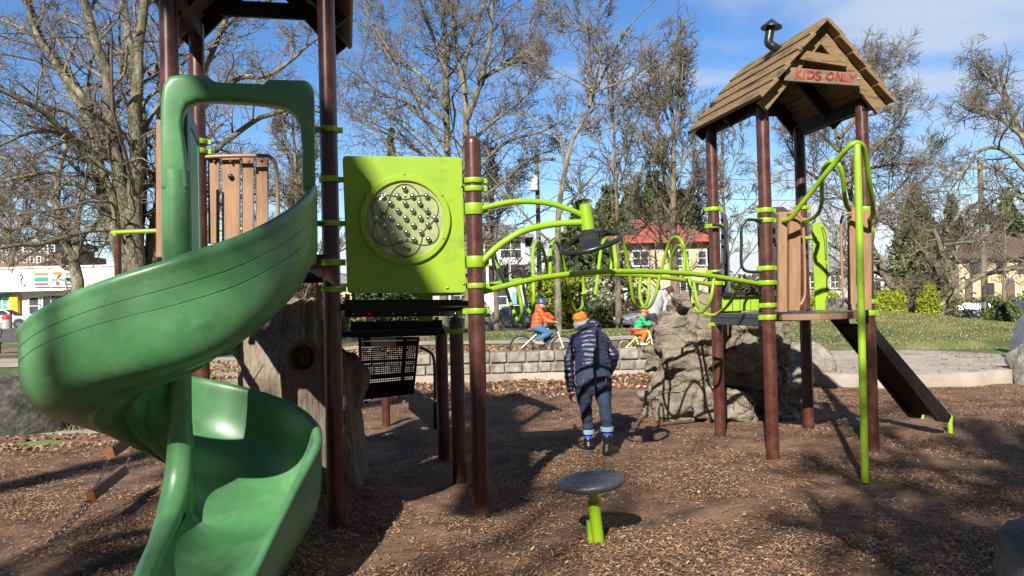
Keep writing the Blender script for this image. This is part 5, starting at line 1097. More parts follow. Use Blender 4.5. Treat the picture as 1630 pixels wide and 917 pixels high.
def hip(name, x0, x1, y0, y1, ze, zr, m, par, ov=.5, rf=.35, th=.18):
    b = MB(); x0 -= ov; x1 += ov; y0 -= ov; y1 += ov; ym = (y0 + y1) / 2; rx = min((x1 - x0) * rf, (y1 - y0) / 2); a, c = V((x0 + rx, ym, zr)), V((x1 - rx, ym, zr))
    vs = [V((x0, y0, ze)), V((x1, y0, ze)), V((x1, y1, ze)), V((x0, y1, ze)), a, c] + [V((x, y, ze - th)) for x, y in ((x0, y0), (x1, y0), (x1, y1), (x0, y1))]
    b.add(vs, [(0, 1, 5, 4), (1, 2, 5), (2, 3, 4, 5), (3, 0, 4), (0, 6, 7, 1), (1, 7, 8, 2), (2, 8, 9, 3), (3, 9, 6, 0), (9, 8, 7, 6)], False); return b.build(name, m, par)
# pale two storey house
Y = 62; h1, x0, x1, zb = bld('pale blue and white two storey house with porch, behind the centre post', 708, 838, Y)
ze = P(800, 378, Y).z; bx_('wall', x0, x1, Y, Y + 9, zb, ze, WHITEW, h1); hip('roof', x0, x1, Y, Y + 9, ze + .1, ze + 1.7, GRYR, h1, .7)
win(797, 829, 383, 412, Y, h1, 1); win(760, 782, 385, 410, Y, h1, 1); win(722, 742, 385, 410, Y, h1); win(792, 806, 452, 492, Y, h1, 0); win(722, 745, 455, 485, Y, h1)
zp = P(800, 424, Y).z; bx_('porch_roof', x0 - .5, x1 + .7, Y - 2.2, Y - .02, zp, zp + .55, TRIM, h1, .03)
bx_('porch_floor', x0, x1 + .4, Y - 2.1, Y - .03, zb, zb + 1.1, WHITEW, h1)
for t in (0, .25, .5, .75, 1): xx = x0 + (x1 - x0 + .5) * t; bx_('porch_post', xx - .09, xx + .09, Y - 2.1, Y - 1.9, zb + 1.1, zp, TRIM, h1)
b = MB(); xx = x0
while xx < x1 + .4: b.box((xx, Y - 2.0, zb + 1.65), (.05, .05, .9)); xx += .16
b.box(((x0 + x1) / 2, Y - 2.0, zb + 2.12), (x1 - x0 + .6, .09, .09)); b.build('railing', TRIM, h1)
bx_('steps', P(800, 500, Y).x, P(822, 500, Y).x, Y - 3.4, Y - 2.12, zb, zb + .75, CONC, h1); b = MB(); bx_('door', P(812, 500, Y).x, P(824, 500, Y).x, Y - .04, Y + .02, zb + 1.1, zb + 3.2, mat('teal_door', (.16, .30, .33), rough=.5), h1)
# red roofed cream house
Y = 64; h2, x0, x1, zb = bld('cream house with a red hipped roof, seen through the bridge loops', 965, 1128, Y, depth=10)
ze = P(1050, 386, Y).z; zr = P(1020, 349, Y + 5).z
bx_('wall', x0, x1, Y, Y + 10, zb, ze, CREAM, h2); rf_ = hip('roof', x0, x1, Y, Y + 10, ze + .12, zr, REDR, h2, .8, .36)
bx_('chimney', P(1106, 400, Y).x, P(1114, 400, Y).x, Y + 5, Y + 6, ze, zr + .4, mat('chimney_brick', (.25, .12, .09), (.33, .18, .13), scale=6), rf_)
win(1008, 1031, 400, 423, Y, h2, 1); win(1075, 1096, 400, 423, Y, h2, 1); win(978, 992, 402, 424, Y, h2, 1); win(1084, 1112, 448, 478, Y, h2, 2); win(1112, 1123, 400, 422, Y, h2, 0)
xg0, xg1 = P(935, 480, Y - 3).x, P(1000, 480, Y - 3).x; zg = P(960, 447, Y - 3).z; bx_('side_wing', xg0, xg1, Y - 3, Y - .03, zb, zg, WHITEW, h2); hip('wing_roof', xg0, xg1, Y - 3, Y - .8, zg + .05, zg + .55, REDR, h2, .35)
win(972, 983, 454, 472, Y - 3, h2, 0); win(944, 956, 454, 472, Y - 3, h2, 0)
b = MB(); zz = zb + .3
while zz < zg: b.box(((xg0 + xg1) / 2, Y - 3.012, zz), (xg1 - xg0, .02, .03)); zz += .22
b.build('siding_lines', GREYS, h2)
# arched cream house
Y = 80; h3, x0, x1, zb = bld('cream stucco house with arched openings and brown roof at the right edge', 1528, 1700, Y, depth=10)
ze = P(1580, 410, Y).z; b = MB(); bx_('wall', x0, x1, Y, Y + 10, zb, ze, CREAM, h3); hip('roof', x0, x1, Y, Y + 10, ze + .12, ze + 2.6, BRNR, h3, .8, .3)
for u0, u1 in ((1535, 1549), (1600, 1616), (1640, 1656)):
    a, c = P(u0, 488, Y), P(u1, 450, Y); xm, hw = (a.x + c.x) / 2, (c.x - a.x) / 2; b = MB(); pts = [V((a.x, Y - .04, a.z)), V((c.x, Y - .04, a.z))] + [V((xm + hw * math.cos(t), Y - .04, c.z + hw * math.sin(t))) for t in [math.pi * i / 12 for i in range(13)]]
    b.prism(pts, (0, .03, 0)); o = b.build('arched_doorway', mat('arch_recess', (.12, .08, .05), (.17, .12, .08), scale=4), h3)
    b = MB(); b.tube([p + V((0, -.02, 0)) for p in pts[1:] + pts[:1]], .07, 6); b.build('arch_frame', TRIM, o)
for u0, u1 in ((1545, 1557), (1588, 1600), (1622, 1634)): win(u0, u1, 414, 434, Y, h3, 1, GTRIM)
win(1565, 1580, 452, 474, Y, h3, 1, GTRIM)
# grey roofed house
Y = 66; h4, x0, x1, zb = bld('grey roofed house behind the right play tower deck', 1262, 1352, Y)
ze = P(1300, 432, Y).z; bx_('wall', x0, x1, Y, Y + 8, zb, ze, GREYS, h4); hip('roof', x0, x1, Y, Y + 8, ze + .1, ze + 2.2, GRYR, h4, .6, .3); win(1322, 1336, 440, 458, Y, h4); win(1282, 1296, 440, 458, Y, h4)
Y = 78; h5, x0, x1, zb = bld('small pale house with grey roof left of the arched house', 1380, 1440, Y)
ze = P(1400, 430, Y).z; bx_('wall', x0, x1, Y, Y + 8, zb, ze, WHITEW, h5); hip('roof', x0, x1, Y, Y + 8, ze + .1, ze + 2, GRYR, h5, .6, .3); win(1388, 1396, 438, 450, Y, h5)
# shop
Y = 60; sh, x0, x1, zb = bld('white convenience shop with striped sign boards on its parapet', -60, 214, Y, 'shop', 'shop', 12)
zt, zf = P(60, 428, Y).z, P(60, 464, Y).z
WSH = mat('shop_white', (.66, .65, .60), (.75, .74, .70), rough=.8, scale=2)
bx_('parapet', x0, x1, Y - 1.0, Y + 12, zf, zt, WSH, sh); bx_('wall', x0, x1, Y, Y + 12, zb, zf, WSH, sh); bx_('coping', x0 - .1, x1 + .1, Y - 1.1, Y + 12.1, zt, zt + .12, TRIM, sh)
bx_('green_wall', P(-2, 490, Y).x, P(19, 490, Y).x, Y - .06, Y - .01, zb, P(10, 467, Y).z, mat('green_tile', (.08, .30, .19), (.11, .36, .24), scale=20), sh)
bx_('yellow_panel', P(20, 490, Y).x, P(33, 490, Y).x, Y - .4, Y - .02, zb, P(25, 470, Y).z, mat('yellow_orange', (.75, .36, .01), (.80, .42, .02), rough=.5, scale=2), sh)
win(48, 62, 474, 500, Y, sh, 0); win(70, 118, 470, 505, Y, sh, 3); win(6, 14, 476, 494, Y, sh, 0); win(130, 190, 470, 505, Y, sh, 3)
bx_('door', P(122, 490, Y).x, P(129, 490, Y).x, Y - .04, Y + .01, zb, P(122, 474, Y).z, GLASS, sh)
SO, SG, SR, SW = mat('sign_orange', (.80, .18, .03), rough=.5), mat('sign_green', (.01, .28, .17), rough=.5), mat('sign_red', (.50, .015, .03), rough=.5), mat('sign_white', (.80, .80, .80), rough=.5)
Ys_ = Y - 1.03
def sbox(u0, u1, v0, v1, name, m, par, d=0.0): a, c = P(u0, v1, Ys_), P(u1, v0, Ys_); return bx_(name, a.x, c.x, Ys_ - .12 - d, Ys_ - .001 if not d else Ys_ - .12, a.z, c.z, m, par)
for u0, u1 in ((55, 80), (105, 130)):
    s1 = sbox(u0, u1, 431, 457, 'sign_board', SW, sh)
    for v0, v1, m, n in ((434, 438.5, SO, 'orange_stripe'), (441, 448.5, SG, 'green_stripe'), (450.5, 454, SR, 'red_stripe')): sbox(u0 + 1.2, u1 - 1.2, v0, v1, n, m, s1, .02)
s1 = sbox(81, 104, 431, 457, 'sign_board', SW, sh)
def flat(pts, name, m, par, d=.03): b = MB(); b.prism([P(u, v, Ys_ - .13) for u, v in pts], (0, -d, 0)); return b.build(name, m, par)
flat([(84.5, 433), (98.5, 433), (98.5, 437.2), (84.5, 437.2)], 'numeral_seven_top', SO, s1); flat([(94, 437.2), (98.5, 437.2), (93.5, 443), (89.5, 443)], 'numeral_seven_stem', SR, s1)
flat([(89.5, 448.5), (94.5, 448.5), (94.5, 454), (89.5, 454)], 'numeral_seven_foot', SR, s1)
cu = bpy.data.curves.new('word', 'FONT'); cu.body = 'ELEVEn'; cu.size = .42; cu.extrude = .012; cu.offset = .012; cu.align_x = 'CENTER'; cu.align_y = 'CENTER'
t_ = bpy.data.objects.new('word', cu); col.objects.link(t_); dg = bpy.context.evaluated_depsgraph_get(); me = bpy.data.meshes.new_from_object(t_.evaluated_get(dg)); bpy.data.objects.remove(t_)
pc_ = P(92.5, 445.6, Ys_ - .145); co = np.array([tuple(v.co) for v in me.vertices]); sx_ = (P(103, 445, Ys_).x - P(82, 445, Ys_).x) * .88 / (co[:, 0].max() - co[:, 0].min()); co2 = np.stack([co[:, 0] * sx_ + pc_.x, pc_.y - co[:, 2], co[:, 1] * sx_ + pc_.z], 1).astype(np.float32)
me.vertices.foreach_set('co', co2.ravel()); me.materials.clear(); finish(me, 'lettering', SG, s1)
b = MB(); b.tube(spline([P(u, v, Y - 1.05) for u, v in ((31, 440), (33, 437), (36, 440), (33, 446), (34, 452), (38, 455), (40, 452))], 4), .03, 6); b.build('hook_bracket', GTRIM, sh)
# low apartment block
Y = 125; ap, x0, x1, zb = bld('grey and brick apartment block far left above the shop roof', -120, 98, Y, 'apartment block', 'apartment_block', 14)
AP1 = mat('apartment_grey', (.24, .25, .26), (.32, .33, .34), scale=.6); BRK = mat('brick', (.20, .085, .06), (.28, .12, .09), scale=3)
z1, z2 = P(50, 405, Y).z, P(50, 386, Y).z; bx_('brick_wall', x0, x1, Y, Y + 14, zb, z1, BRK, ap); bx_('upper_wall', x0, x1 - 2, Y + .3, Y + 14, z1, z2, AP1, ap); bx_('roof_slab', x0 - .3, x1 - 1.5, Y, Y + 14.3, z2, z2 + .4, GRYR, ap)
for i in range(9): win(-6 + i * 11, -1 + i * 11, 391, 400, Y + .3, ap, 0); win(-6 + i * 11, -1 + i * 11, 409, 418, Y, ap, 0)
# gravel of further roofs seen between trees left of centre
Y = 85; h6, x0, x1, zb = bld('low cream building glimpsed behind the stump climber', 380, 560, Y); ze = P(470, 452, Y).z; bx_('wall', x0, x1, Y, Y + 9, zb, ze, CREAM, h6); hip('roof', x0, x1, Y, Y + 9, ze + .1, ze + 1.8, GRYR, h6, .6, .3)
for i in range(4): win(400 + i * 40, 415 + i * 40, 460, 474, Y, h6)
Y = 88; h7, x0, x1, zb = bld('low grey building glimpsed under the lime panel', 590, 700, Y); ze = P(640, 452, Y).z; bx_('wall', x0, x1, Y, Y + 9, zb, ze, GREYS, h7); hip('roof', x0, x1, Y, Y + 9, ze + .1, ze + 1.8, BRNR, h7, .6, .3)
for i in range(3): win(605 + i * 34, 618 + i * 34, 460, 474, Y, h7)
# poles and cables
WOODP = mat('pole_wood', (.14, .105, .075), (.22, .175, .135), rough=.9, scale=4, stretch=(1, 1, .2), bump=.4)
def pole(label, u, vt, Y, r=.15, cross=()):
    p = P(u, 480, Y); zb = H(p.x, Y) - .2; zt = P(u - (480 - vt) * .025, vt, Y).z; root = thing('utility_pole', label, 'utility pole', (p.x, Y, zb)); b = MB(); b.tube([(p.x, Y, zb), (p.x, Y, zt)], [r, r * .75], 12); b.build('pole_shaft', WOODP, root); return root, p.x, zt
up1, xp1, zt1 = pole('wooden utility pole with a pale transformer can left of the leaning tree', 860, 238, 45)
b = MB(); q = P(850, 292, 44.7); b.lathe([(.001, -.42), (.2, -.42), (.24, -.38), (.24, .36), (.2, .42), (.001, .46)], q, (0, 0, 1), 16); b.build('transformer', TRIM, up1)
b = MB(); b.box((xp1, 44.9, zt1 - .6), (2.2, .12, .14)); b.build('crossarm', WOODP, up1)
up2, xp2, zt2 = pole('dark wooden utility pole with a small white notice, in front of the arched house', 1568, 250, 42, .17)
b = MB(); q = P(1565.5, 486, 41.8); b.box(q, (.3, .02, .34)); b.build('notice', TRIM, up2)
b = MB(); b.box((xp2, 41.9, zt2 - .6), (2.2, .12, .14)); b.build('crossarm', WOODP, up2)
def cable(a, c, sag, label):
    a, c = V(a), V(c); b = MB(); pts = [a.lerp(c, t / 20) + V((0, 0, -sag * 4 * (t / 20) * (1 - t / 20))) for t in range(21)]; b.tube(pts, .016, 4); o = b.build('overhead_cable', GTRIM); tag(o, label, 'cable', 'overhead cables above the street')
cl_ = 'thin dark overhead cable strung above the street'
for dz in (0.5, 1.6, 3.4): cable((xp1, 45, zt1 - dz), (xp2, 42, zt2 - dz), 1.0, cl_)
cable((xp1, 45, zt1 - .5), (-32, 50, zt1 - 1.5), 1.0, cl_); cable((xp1, 45, zt1 - 2.4), (-32, 50, zt1 - 3), 1.0, cl_); cable((xp2, 42, zt2 - .5), (60, 60, zt2 - .5), .9, cl_); cable((xp2, 42, zt2 - 3), (60, 60, zt2 - 2), .9, cl_)
# fences
FG = mat('grey_fence_board', (.24, .22, .20), (.36, .33, .30), rough=.9, scale=4, stretch=(6, 6, .5), bump=.3, island=.15)
def fence(label, u0, u1, v0, Y, m, name='board_fence'):
    a, c = P(u0, 480, Y), P(u1, 480, Y); zt = P((u0 + u1) / 2, v0, Y).z; zb = H(a.x, Y) - .1; root = thing(name, label, 'fence', ((a.x + c.x) / 2, Y, zb)); b = MB(); x = a.x
    while x < c.x: b.box((x, Y, (zb + zt) / 2), (.13, .02, zt - zb)); x += .145
    b.build('boards', m, root); b = MB(); b.beam((a.x, Y + .05, zt - .25), (c.x, Y + .05, zt - .25), .06, .09); b.build('rail', m, root); return root
fence('weathered grey board fence behind the right tower deck, left of the hedge', 1306, 1352, 474, 44, FG); fence('dark board fence between the hedge and the grey roofed house', 1378, 1402, 448, 47, GTRIM)
# ------------------------------------------------------------------ vehicles
def carpaint(n, c): return mat(n, c, tuple(q * 1.15 for q in c), rough=.28, scale=2, coat=.6, spec=.5)
TYRE = mat('tyre_rubber', (.015, .015, .015), (.025, .025, .025), rough=.8, scale=20); RIM = mat('alloy_rim', (.45, .45, .46), rough=.3, metal=.8)
HLAMP = mat('lamp_glass', (.65, .67, .70), rough=.1); TLAMP = mat('tail_lamp', (.35, .01, .01), rough=.2); PLATE = mat('plate_white', (.7, .7, .72), rough=.5)
def car(label, kind, paint, u, Y, head, name='parked_car', z=None, group=None):
    """local frame: +x is the nose"""
    x = P(u, 480, Y).x; zg = H(x, Y) + .03 if z is None else z; root = thing(name, label, 'car', (0, 0, 0), group)
    if kind == 'suv': L_, W_, Ht, hood_z, wb = 4.65, 1.85, 1.70, 1.02, 2.7; prof = [(-2.30, .38), (-2.32, .75), (-2.25, 1.05), (-1.9, 1.10), (.55, 1.08), (1.15, 1.04), (2.0, .95), (2.28, .80), (2.33, .50), (2.25, .30), (-2.2, .28)]; gh = [(-2.18, 1.06), (-1.72, 1.62), (-1.3, 1.68), (.1, 1.66), (.45, 1.60), (1.15, 1.04)]
    elif kind == 'estate': L_, W_, Ht, hood_z, wb = 4.75, 1.80, 1.56, .95, 2.7; prof = [(-2.36, .40), (-2.38, .72), (-2.30, .98), (-1.9, 1.02), (.55, 1.0), (1.15, .95), (2.0, .86), (2.32, .72), (2.37, .48), (2.28, .28), (-2.25, .26)]; gh = [(-2.22, .98), (-1.80, 1.46), (-1.3, 1.53), (.0, 1.51), (.40, 1.45), (1.18, .96)]
    else: L_, W_, Ht, hood_z, wb = 4.5, 1.74, 1.44, .9, 2.62; prof = [(-2.22, .40), (-2.24, .70), (-2.15, .95), (-1.5, .98), (.45, .95), (1.05, .92), (1.9, .82), (2.2, .66), (2.25, .46), (2.15, .27), (-2.1, .25)]; gh = [(-1.75, .95), (-1.15, 1.36), (-.8, 1.42), (.0, 1.42), (.35, 1.36), (1.08, .93)]
    b = MB(); w2 = W_ / 2; n = len(prof); vs = []
    for s, sc in ((-1, .90), (-1, 1.0), (1, 1.0), (1, .90)):
        off = w2 if sc == 1.0 else w2
        for px2, pz in prof: vs.append(V((px2 * (1 if sc == 1 else .985), s * (w2 - (.0 if sc == 1 else -.0)) * (1.0 if sc == .90 and False else (.93 if sc == .90 else .97)) , pz)))
    # body: two side skins pulled in at roofline of the flank
    b = MB(); lay = [(-w2, .985), (-w2 * .62, 1.0), (w2 * .62, 1.0), (w2, .985)]
    vs = [V((px2 * k, y_, pz)) for y_, k in lay for px2, pz in prof]; fs = []
    for l in range(3): fs += [(l * n + i, l * n + (i + 1) % n, (l + 1) * n + (i + 1) % n, (l + 1) * n + i) for i in range(n)]
    fs += [tuple(range(n)), tuple(range(3 * n, 4 * n))]; b.add(vs, fs, False); body = b.build('body', paint, root, bevel=.06, seg=3)
    g = MB(); m = len(gh); vs = [V((px2, s * (w2 * (.93 if pz < 1.2 else .74)), pz)) for s in (-1, 1) for px2, pz in gh]
    g.add(vs, [tuple(range(m)), tuple(range(m, 2 * m))] + [(i, (i + 1) % m, (i + 1) % m + m, i + m) for i in range(m)], False); g.build('cabin', paint, root, bevel=.05, seg=3)
    def lerpz(z_, side):            # side glass follows the cabin slope
        t = (z_ - .98) / (gh[2][1] - .98); return side * (w2 * (.93 + (.74 - .93) * max(0, min(1, t))) + .008)
    zt_, zb_ = gh[2][1] - .10, gh[0][1] + .05; xr0, xr1, xf0, xf1 = gh[0][0] + .28, gh[1][0] + .16, gh[4][0] - .02, gh[5][0] - .28
    for side in (-1, 1):
        cuts = [(xr0, xr1, -1.0, -1.0), (-.92, -.92, -.02, -.02), (.06, .06, xf1, xf0)]
        for a_, b__, c_, d_ in cuts:
            q = MB(); q.prism([V((a_, lerpz(zb_, side), zb_)), V((c_, lerpz(zb_, side), zb_)), V((d_, lerpz(zt_, side), zt_)), V((b__, lerpz(zt_, side), zt_))], (0, side * .012, 0)); q.build('side_window', GLASS, root)
    for i0, i1, nm in ((4, 5, 'windscreen'), (0, 1, 'rear_window')):
        a, c = V((gh[i0][0], 0, gh[i0][1])), V((gh[i1][0], 0, gh[i1][1])); 
        if nm == 'rear_window': a, c = c, a
        d = (c - a); nrm = V((-d.z, 0, d.x)); nrm = nrm if nrm.z > 0 else -nrm; nrm.normalize(); p0, p1 = a + d * .08 + nrm * .012, a + d * .92 + nrm * .012
        q = MB(); q.prism([p0 + V((0, -w2 * .68, 0)), p0 + V((0, w2 * .68, 0)), p1 + V((0, w2 * .84, 0)), p1 + V((0, -w2 * .84, 0))], nrm * .01); q.build(nm, GLASS, root)
    for xw in (-wb / 2 - .02, wb / 2 + .06):
        for side in (-1, 1):
            rw = .345 if kind == 'suv' else .325; c = V((xw, side * (w2 - .10), rw)); 
            arch = MB(); arch.lathe([(.001, 0), (rw + .075, 0), (rw + .075, .075), (.001, .075)], c + V((0, side * .03, .02)), (0, side, 0), 24); arch.build('wheel_arch', GTRIM, root)
            q = MB(); q.lathe([(rw * .62, -.10), (rw * .95, -.11), (rw, -.07), (rw, .07), (rw * .95, .11), (rw * .66, .11)], c + V((0, side * .01, 0)), (0, side, 0), 28); w_o = q.build('wheel', TYRE, root)
            q = MB(); q.lathe([(.001, .09), (.05, .095), (.06, .07), (rw * .6, .075), (rw * .66, .10), (rw * .68, .105)], c + V((0, side * .01, 0)), (0, side, 0), 28)
            for k in range(5): a = k * 2 * math.pi / 5; q.beam(c + V((0, side * .105, 0)), c + V((math.cos(a) * rw * .62, side * .105, math.sin(a) * rw * .62)), .03, .06, (0, side, 0))
            q.build('rim', RIM, w_o)
    xn = prof[8][0]; xt = prof[1][0]
    for side in (-1, 1):
        q = MB(); q.box((xn - .10, side * w2 * .72, hood_z - .24), (.26, .36, .15)); q.build('headlight', HLAMP, root, bevel=.03)
        q = MB(); q.box((xt + .08, side * w2 * .84, hood_z - .08), (.2, .22, .22)); q.build('tail_light', TLAMP, root, bevel=.03)
        q = MB(); q.box((.78, side * (w2 + .09), 1.02 if kind != 'suv' else 1.12), (.12, .2, .13)); q.build('mirror', paint, root, bevel=.03)
        q = MB()
        for xx in (-.95, .02, 1.0): q.box((xx, side * (w2 * .985 + .003), .66), (.012, .006, .62))
        q.box((.1, side * (w2 + .012), .40), (2.1, .03, .08)); q.build('door_seams', GTRIM, root)
        for xx in (-.75, .22): q = MB(); q.box((xx, side * (w2 + .012), .86), (.18, .03, .035)); q.build('door_handle', paint, root)
        if kind != 'sedan': q = MB(); q.beam((-1.6, side * w2 * .66, gh[2][1] + .05), (.1, side * w2 * .66, gh[2][1] + .04), .03, .04); q.build('roof_rail', GTRIM, root)
    q = MB(); q.box((xn - .0, 0, hood_z - .26), (.06, .8, .13)); q.build('grille', GTRIM, root); 
    for s_x, nm in ((xn + .02, 'front_plate'), (xt - .015, 'rear_plate')): q = MB(); q.box((s_x, 0, .52 if s_x > 0 else .78), (.025, .32, .15)); q.build(nm, PLATE, root)
    root.location = (x, Y, zg); root.rotation_euler = (0, 0, head); return root
car('dark grey sport utility car parked sideways behind the boy in orange', 'suv', carpaint('charcoal_paint', (.17, .17, .18)), 812, 49, math.pi)
car('silver saloon with its nose showing behind the child in green', 'sedan', carpaint('silver_blue_paint', (.28, .30, .33)), 1036, 48.5, math.pi + .45)
car('dark grey estate car parked beyond the knoll beside the low tangled tree', 'estate', carpaint('slate_paint', (.05, .055, .08)), 1534, 68, math.pi - .42)
car('dark blue car partly behind the clipped bush near the right edge', 'sedan', carpaint('navy_paint', (.022, .04, .10)), 1606, 60, math.pi - .1)
car('pale grey car half hidden by the grassy knoll next to the maroon post', 'estate', carpaint('steel_paint', (.16, .19, .23)), 1396, 50, .9)
car('white car in front of the green wall of the shop', 'sedan', carpaint('white_paint', (.6, .61, .63)), 4, 56, .2)
car('silver car glimpsed beneath the green slide beyond the path', 'sedan', carpaint('silver_paint', (.32, .33, .34)), 348, 46, .1)
car('blue car glimpsed between the slide bracket and the stump climber', 'sedan', carpaint('blue_paint', (.05, .13, .28)), 512, 52, math.pi)
car('white delivery van sized car behind the dark grey sport utility car', 'suv', carpaint('pale_paint', (.55, .56, .58)), 760, 57, 0)
# ------------------------------------------------------------------ street things on the left
b0 = thing('park_bench', 'dark slatted park bench at the left edge beyond the path', 'bench', (P(20, 560, 27).x, 27, H(P(20, 560, 27).x, 27)))
bx0, bxz = P(22, 560, 27).x, H(P(20, 560, 27).x, 27)
for i in range(4): q = MB(); q.box((bx0, 27.2 + .03 * i, bxz + .50 + i * .11), (1.7, .03, .085)); q.build('backrest_slat', GTRIM, b0, bevel=.006)
for i in range(3): q = MB(); q.box((bx0, 26.85 + .13 * i, bxz + .44), (1.7, .11, .035)); q.build('seat_slat', GTRIM, b0, bevel=.006)
for s in (-.6, .6): q = MB(); q.box((bx0 + s, 27, bxz + .21), (.07, .4, .44)); q.box((bx0 + s, 27.24, bxz + .6), (.05, .05, .5)); q.build('leg', CHROME if False else GTRIM, b0, bevel=.006)
q = P(17, 498, 40); b = MB(); b.tube([(q.x, 40, H(q.x, 40) - .1), (q.x, 40, q.z)], .06, 10); b.ell((q.x, 40, q.z), (.07, .07, .05)); tag(b.build('bollard_post', GTRIM), 'short dark post between the shop front and the park bench', 'post')
q = P(11, 510, 52); bn = thing('rubbish_bin', 'red and white rubbish bin on the pavement before the shop', 'bin', (q.x, 52, H(q.x, 52)))
zz = H(q.x, 52); b = MB(); b.lathe([(.001, 0), (.26, 0), (.3, .05), (.3, .78), (.001, .78)], (q.x, 52, zz), (0, 0, 1), 20); b.build('bin_body', mat('bin_grey', (.35, .35, .36), rough=.5), bn); b = MB(); b.lathe([(.31, .78), (.32, .82), (.28, 1.0), (.12, 1.12), (.001, 1.12)], (q.x, 52, zz), (0, 0, 1), 20); b.build('bin_lid', mat('bin_red', (.5, .03, .03), rough=.4), bn)
# ------------------------------------------------------------------ people
SKIN = mat('skin', (.50, .27, .19), (.58, .33, .24), rough=.55, scale=20, bump=.05)
def cloth(n, c, rough=.85, k=1.25, bump=.25, bs=25): return mat(n, c, tuple(min(1, q * k) for q in c), rough=rough, scale=6, bump=bump, bscale=bs)
HAIRM = mat('brown_hair', (.035, .02, .012), (.08, .045, .028), rough=.6, scale=40, stretch=(3, 3, .6), bump=.6)
def face(b, c, r, fwd, up=V((0, 0, 1))):      # adds a skull with nose, ears, brow
    side = fwd.cross(up).normalized(); M3 = Matrix((side, fwd, up)).transposed()
    b.ell(c, (r * .78, r * .92, r * 1.12), M3, 18, 12); b.cap(c + up * -r * .1 + fwd * r * .82, c - up * r * .32 + fwd * r * 1.02, r * .09, r * .14, 8)
    b.ell(c - up * r * .72 + fwd * r * .45, (r * .42, r * .4, r * .3), M3, 12, 8)
    for s in (-1, 1): b.ell(c + side * s * r * .78 - up * r * .1, (r * .10, r * .18, r * .28), M3, 8, 6)
def eyes(par, c, r, fwd, up=V((0, 0, 1))):
    side = fwd.cross(up).normalized()
    for s in (-1, 1): q = MB(); q.ell(c + side * s * r * .32 + fwd * r * .83 + up * r * .02, (r * .09,) * 3, None, 8, 6); q.build('eye', GTRIM, par)
    q = MB(); q.cap(c + fwd * r * .90 - up * r * .52 - side * r * .2, c + fwd * r * .90 - up * r * .52 + side * r * .2, r * .04, r * .04, 6); q.build('mouth', mat('lips', (.35, .10, .09), rough=.5), par)
def hand(b, wrist, d, palm_n, s=1.0, curl=.9, thumb=1):
    d = d.normalized(); pn = (palm_n - d * palm_n.dot(d)).normalized(); sd = d.cross(pn)
    for k in (-1, -.35, .35, 1): b.cap(wrist, wrist + d * .075 * s + sd * k * .026 * s, .019 * s, .014 * s, 8)
    for k, L_ in ((-1.15, .058), (-.4, .074), (.4, .070), (1.15, .055)):
        p = wrist + d * .085 * s + sd * k * .026 * s; dr = d; pts = [p]
        for j in range(3): dr = (dr + pn * curl * .5).normalized(); pts.append(pts[-1] + dr * L_ * s * (.45, .3, .25)[j])
        b.chain(pts, [.0095 * s, .0085 * s, .008 * s, .007 * s], 8)
    p = wrist + d * .02 * s + sd * thumb * .030 * s; q = p + (d * .7 + sd * thumb * .8).normalized() * .038 * s; b.chain([p, q, q + (d * .9 + pn * .5).normalized() * .034 * s], [.013 * s, .011 * s, .008 * s], 8)
# --- woman bending forward, seen from behind
U = lambda x, y, Y: P(880 + x / 3.52, 480 + y / 3.52, Y)
fw = V((-.10, 1, 0)).normalized()
hipL, hipR, kneeL, kneeR, ankL, ankR = U(168, 440, 8.45), U(280, 440, 8.45), U(183, 590, 8.50), U(292, 585, 8.30), U(200, 735, 8.58), U(305, 722, 8.26)
headc = U(160, 128, 9.02); neck = U(185, 160, 8.88); shL, shR = U(112, 195, 8.80), U(302, 200, 8.80); elL, elR = U(88, 330, 8.72), U(338, 300, 8.74); wrL, wrR = U(102, 500, 8.78), U(322, 385, 8.98)
tb = [(U(225, 470, 8.45), .17, .12), (U(224, 420, 8.46), .19, .14), (U(224, 370, 8.50), .165, .115), (U(218, 290, 8.60), .165, .115), (U(212, 225, 8.72), .165, .10), (U(205, 190, 8.80), .10, .08), (U(195, 160, 8.85), .06, .06)]
b = MB(); b.loft(tb, 24); b.chain([hipL, kneeL, ankL], [.075, .042, .032]); b.chain([hipR, kneeR, ankR], [.075, .042, .032]); b.chain([shL + V((.06, 0, -.05)), elL, wrL], [.045, .036, .027]); b.chain([shR + V((-.06, 0, -.05)), elR, wrR], [.045, .036, .027]); b.cap(U(200, 170, 8.82), neck + V((0, 0, .02)), .06, .05)
hd_f = V((-.15, 1, -.45)).normalized(); hup = (V((0, 0, 1)) - hd_f * hd_f.z).normalized(); face(b, headc, .105, hd_f, hup)
hand(b, wrL, V((.05, .12, -1)), V((.6, .5, 0)), 1.0, .9, 1); hand(b, wrR, V((-.3, .9, -.2)), V((-.5, 0, -.5)), 1.0, .8, -1)
for a, f_ in ((ankL, fw), (ankR, V((.35, .9, 0)).normalized())): b.chain([a, a - V((0, 0, .06)), a - V((0, 0, .075)) + f_ * .12], [.04, .042, .03])
wom = b.blob('person', SKIN, None, voxel=.0075, smooth=2); tag(wom, 'adult bending forward in navy puffer jacket, blue jeans and orange and grey knit hat', 'person')
eyes(wom, headc, .105, hd_f, hup)
JEAN = mat('denim', (.007, .014, .036), (.017, .033, .072), rough=.85, scale=9, bump=.4, bscale=60, contrast=(.3, .7))
def jd(p, n): return .006 * fbm(V((p.x * 1.5, p.y, p.z * 3.2)), 6, 3) + .003 * math.sin(p.z * 70 + 3 * fbm(p, 5, 2)) * max(0, min(1, (.62 - p.z) * 4))
b = MB(); b.loft([(U(224, 505, 8.45), .14, .10), (U(224, 470, 8.42), .198, .125), (U(223, 435, 8.42), .205, .148), (U(222, 400, 8.45), .190, .138), (U(221, 372, 8.48), .172, .125)], 28)
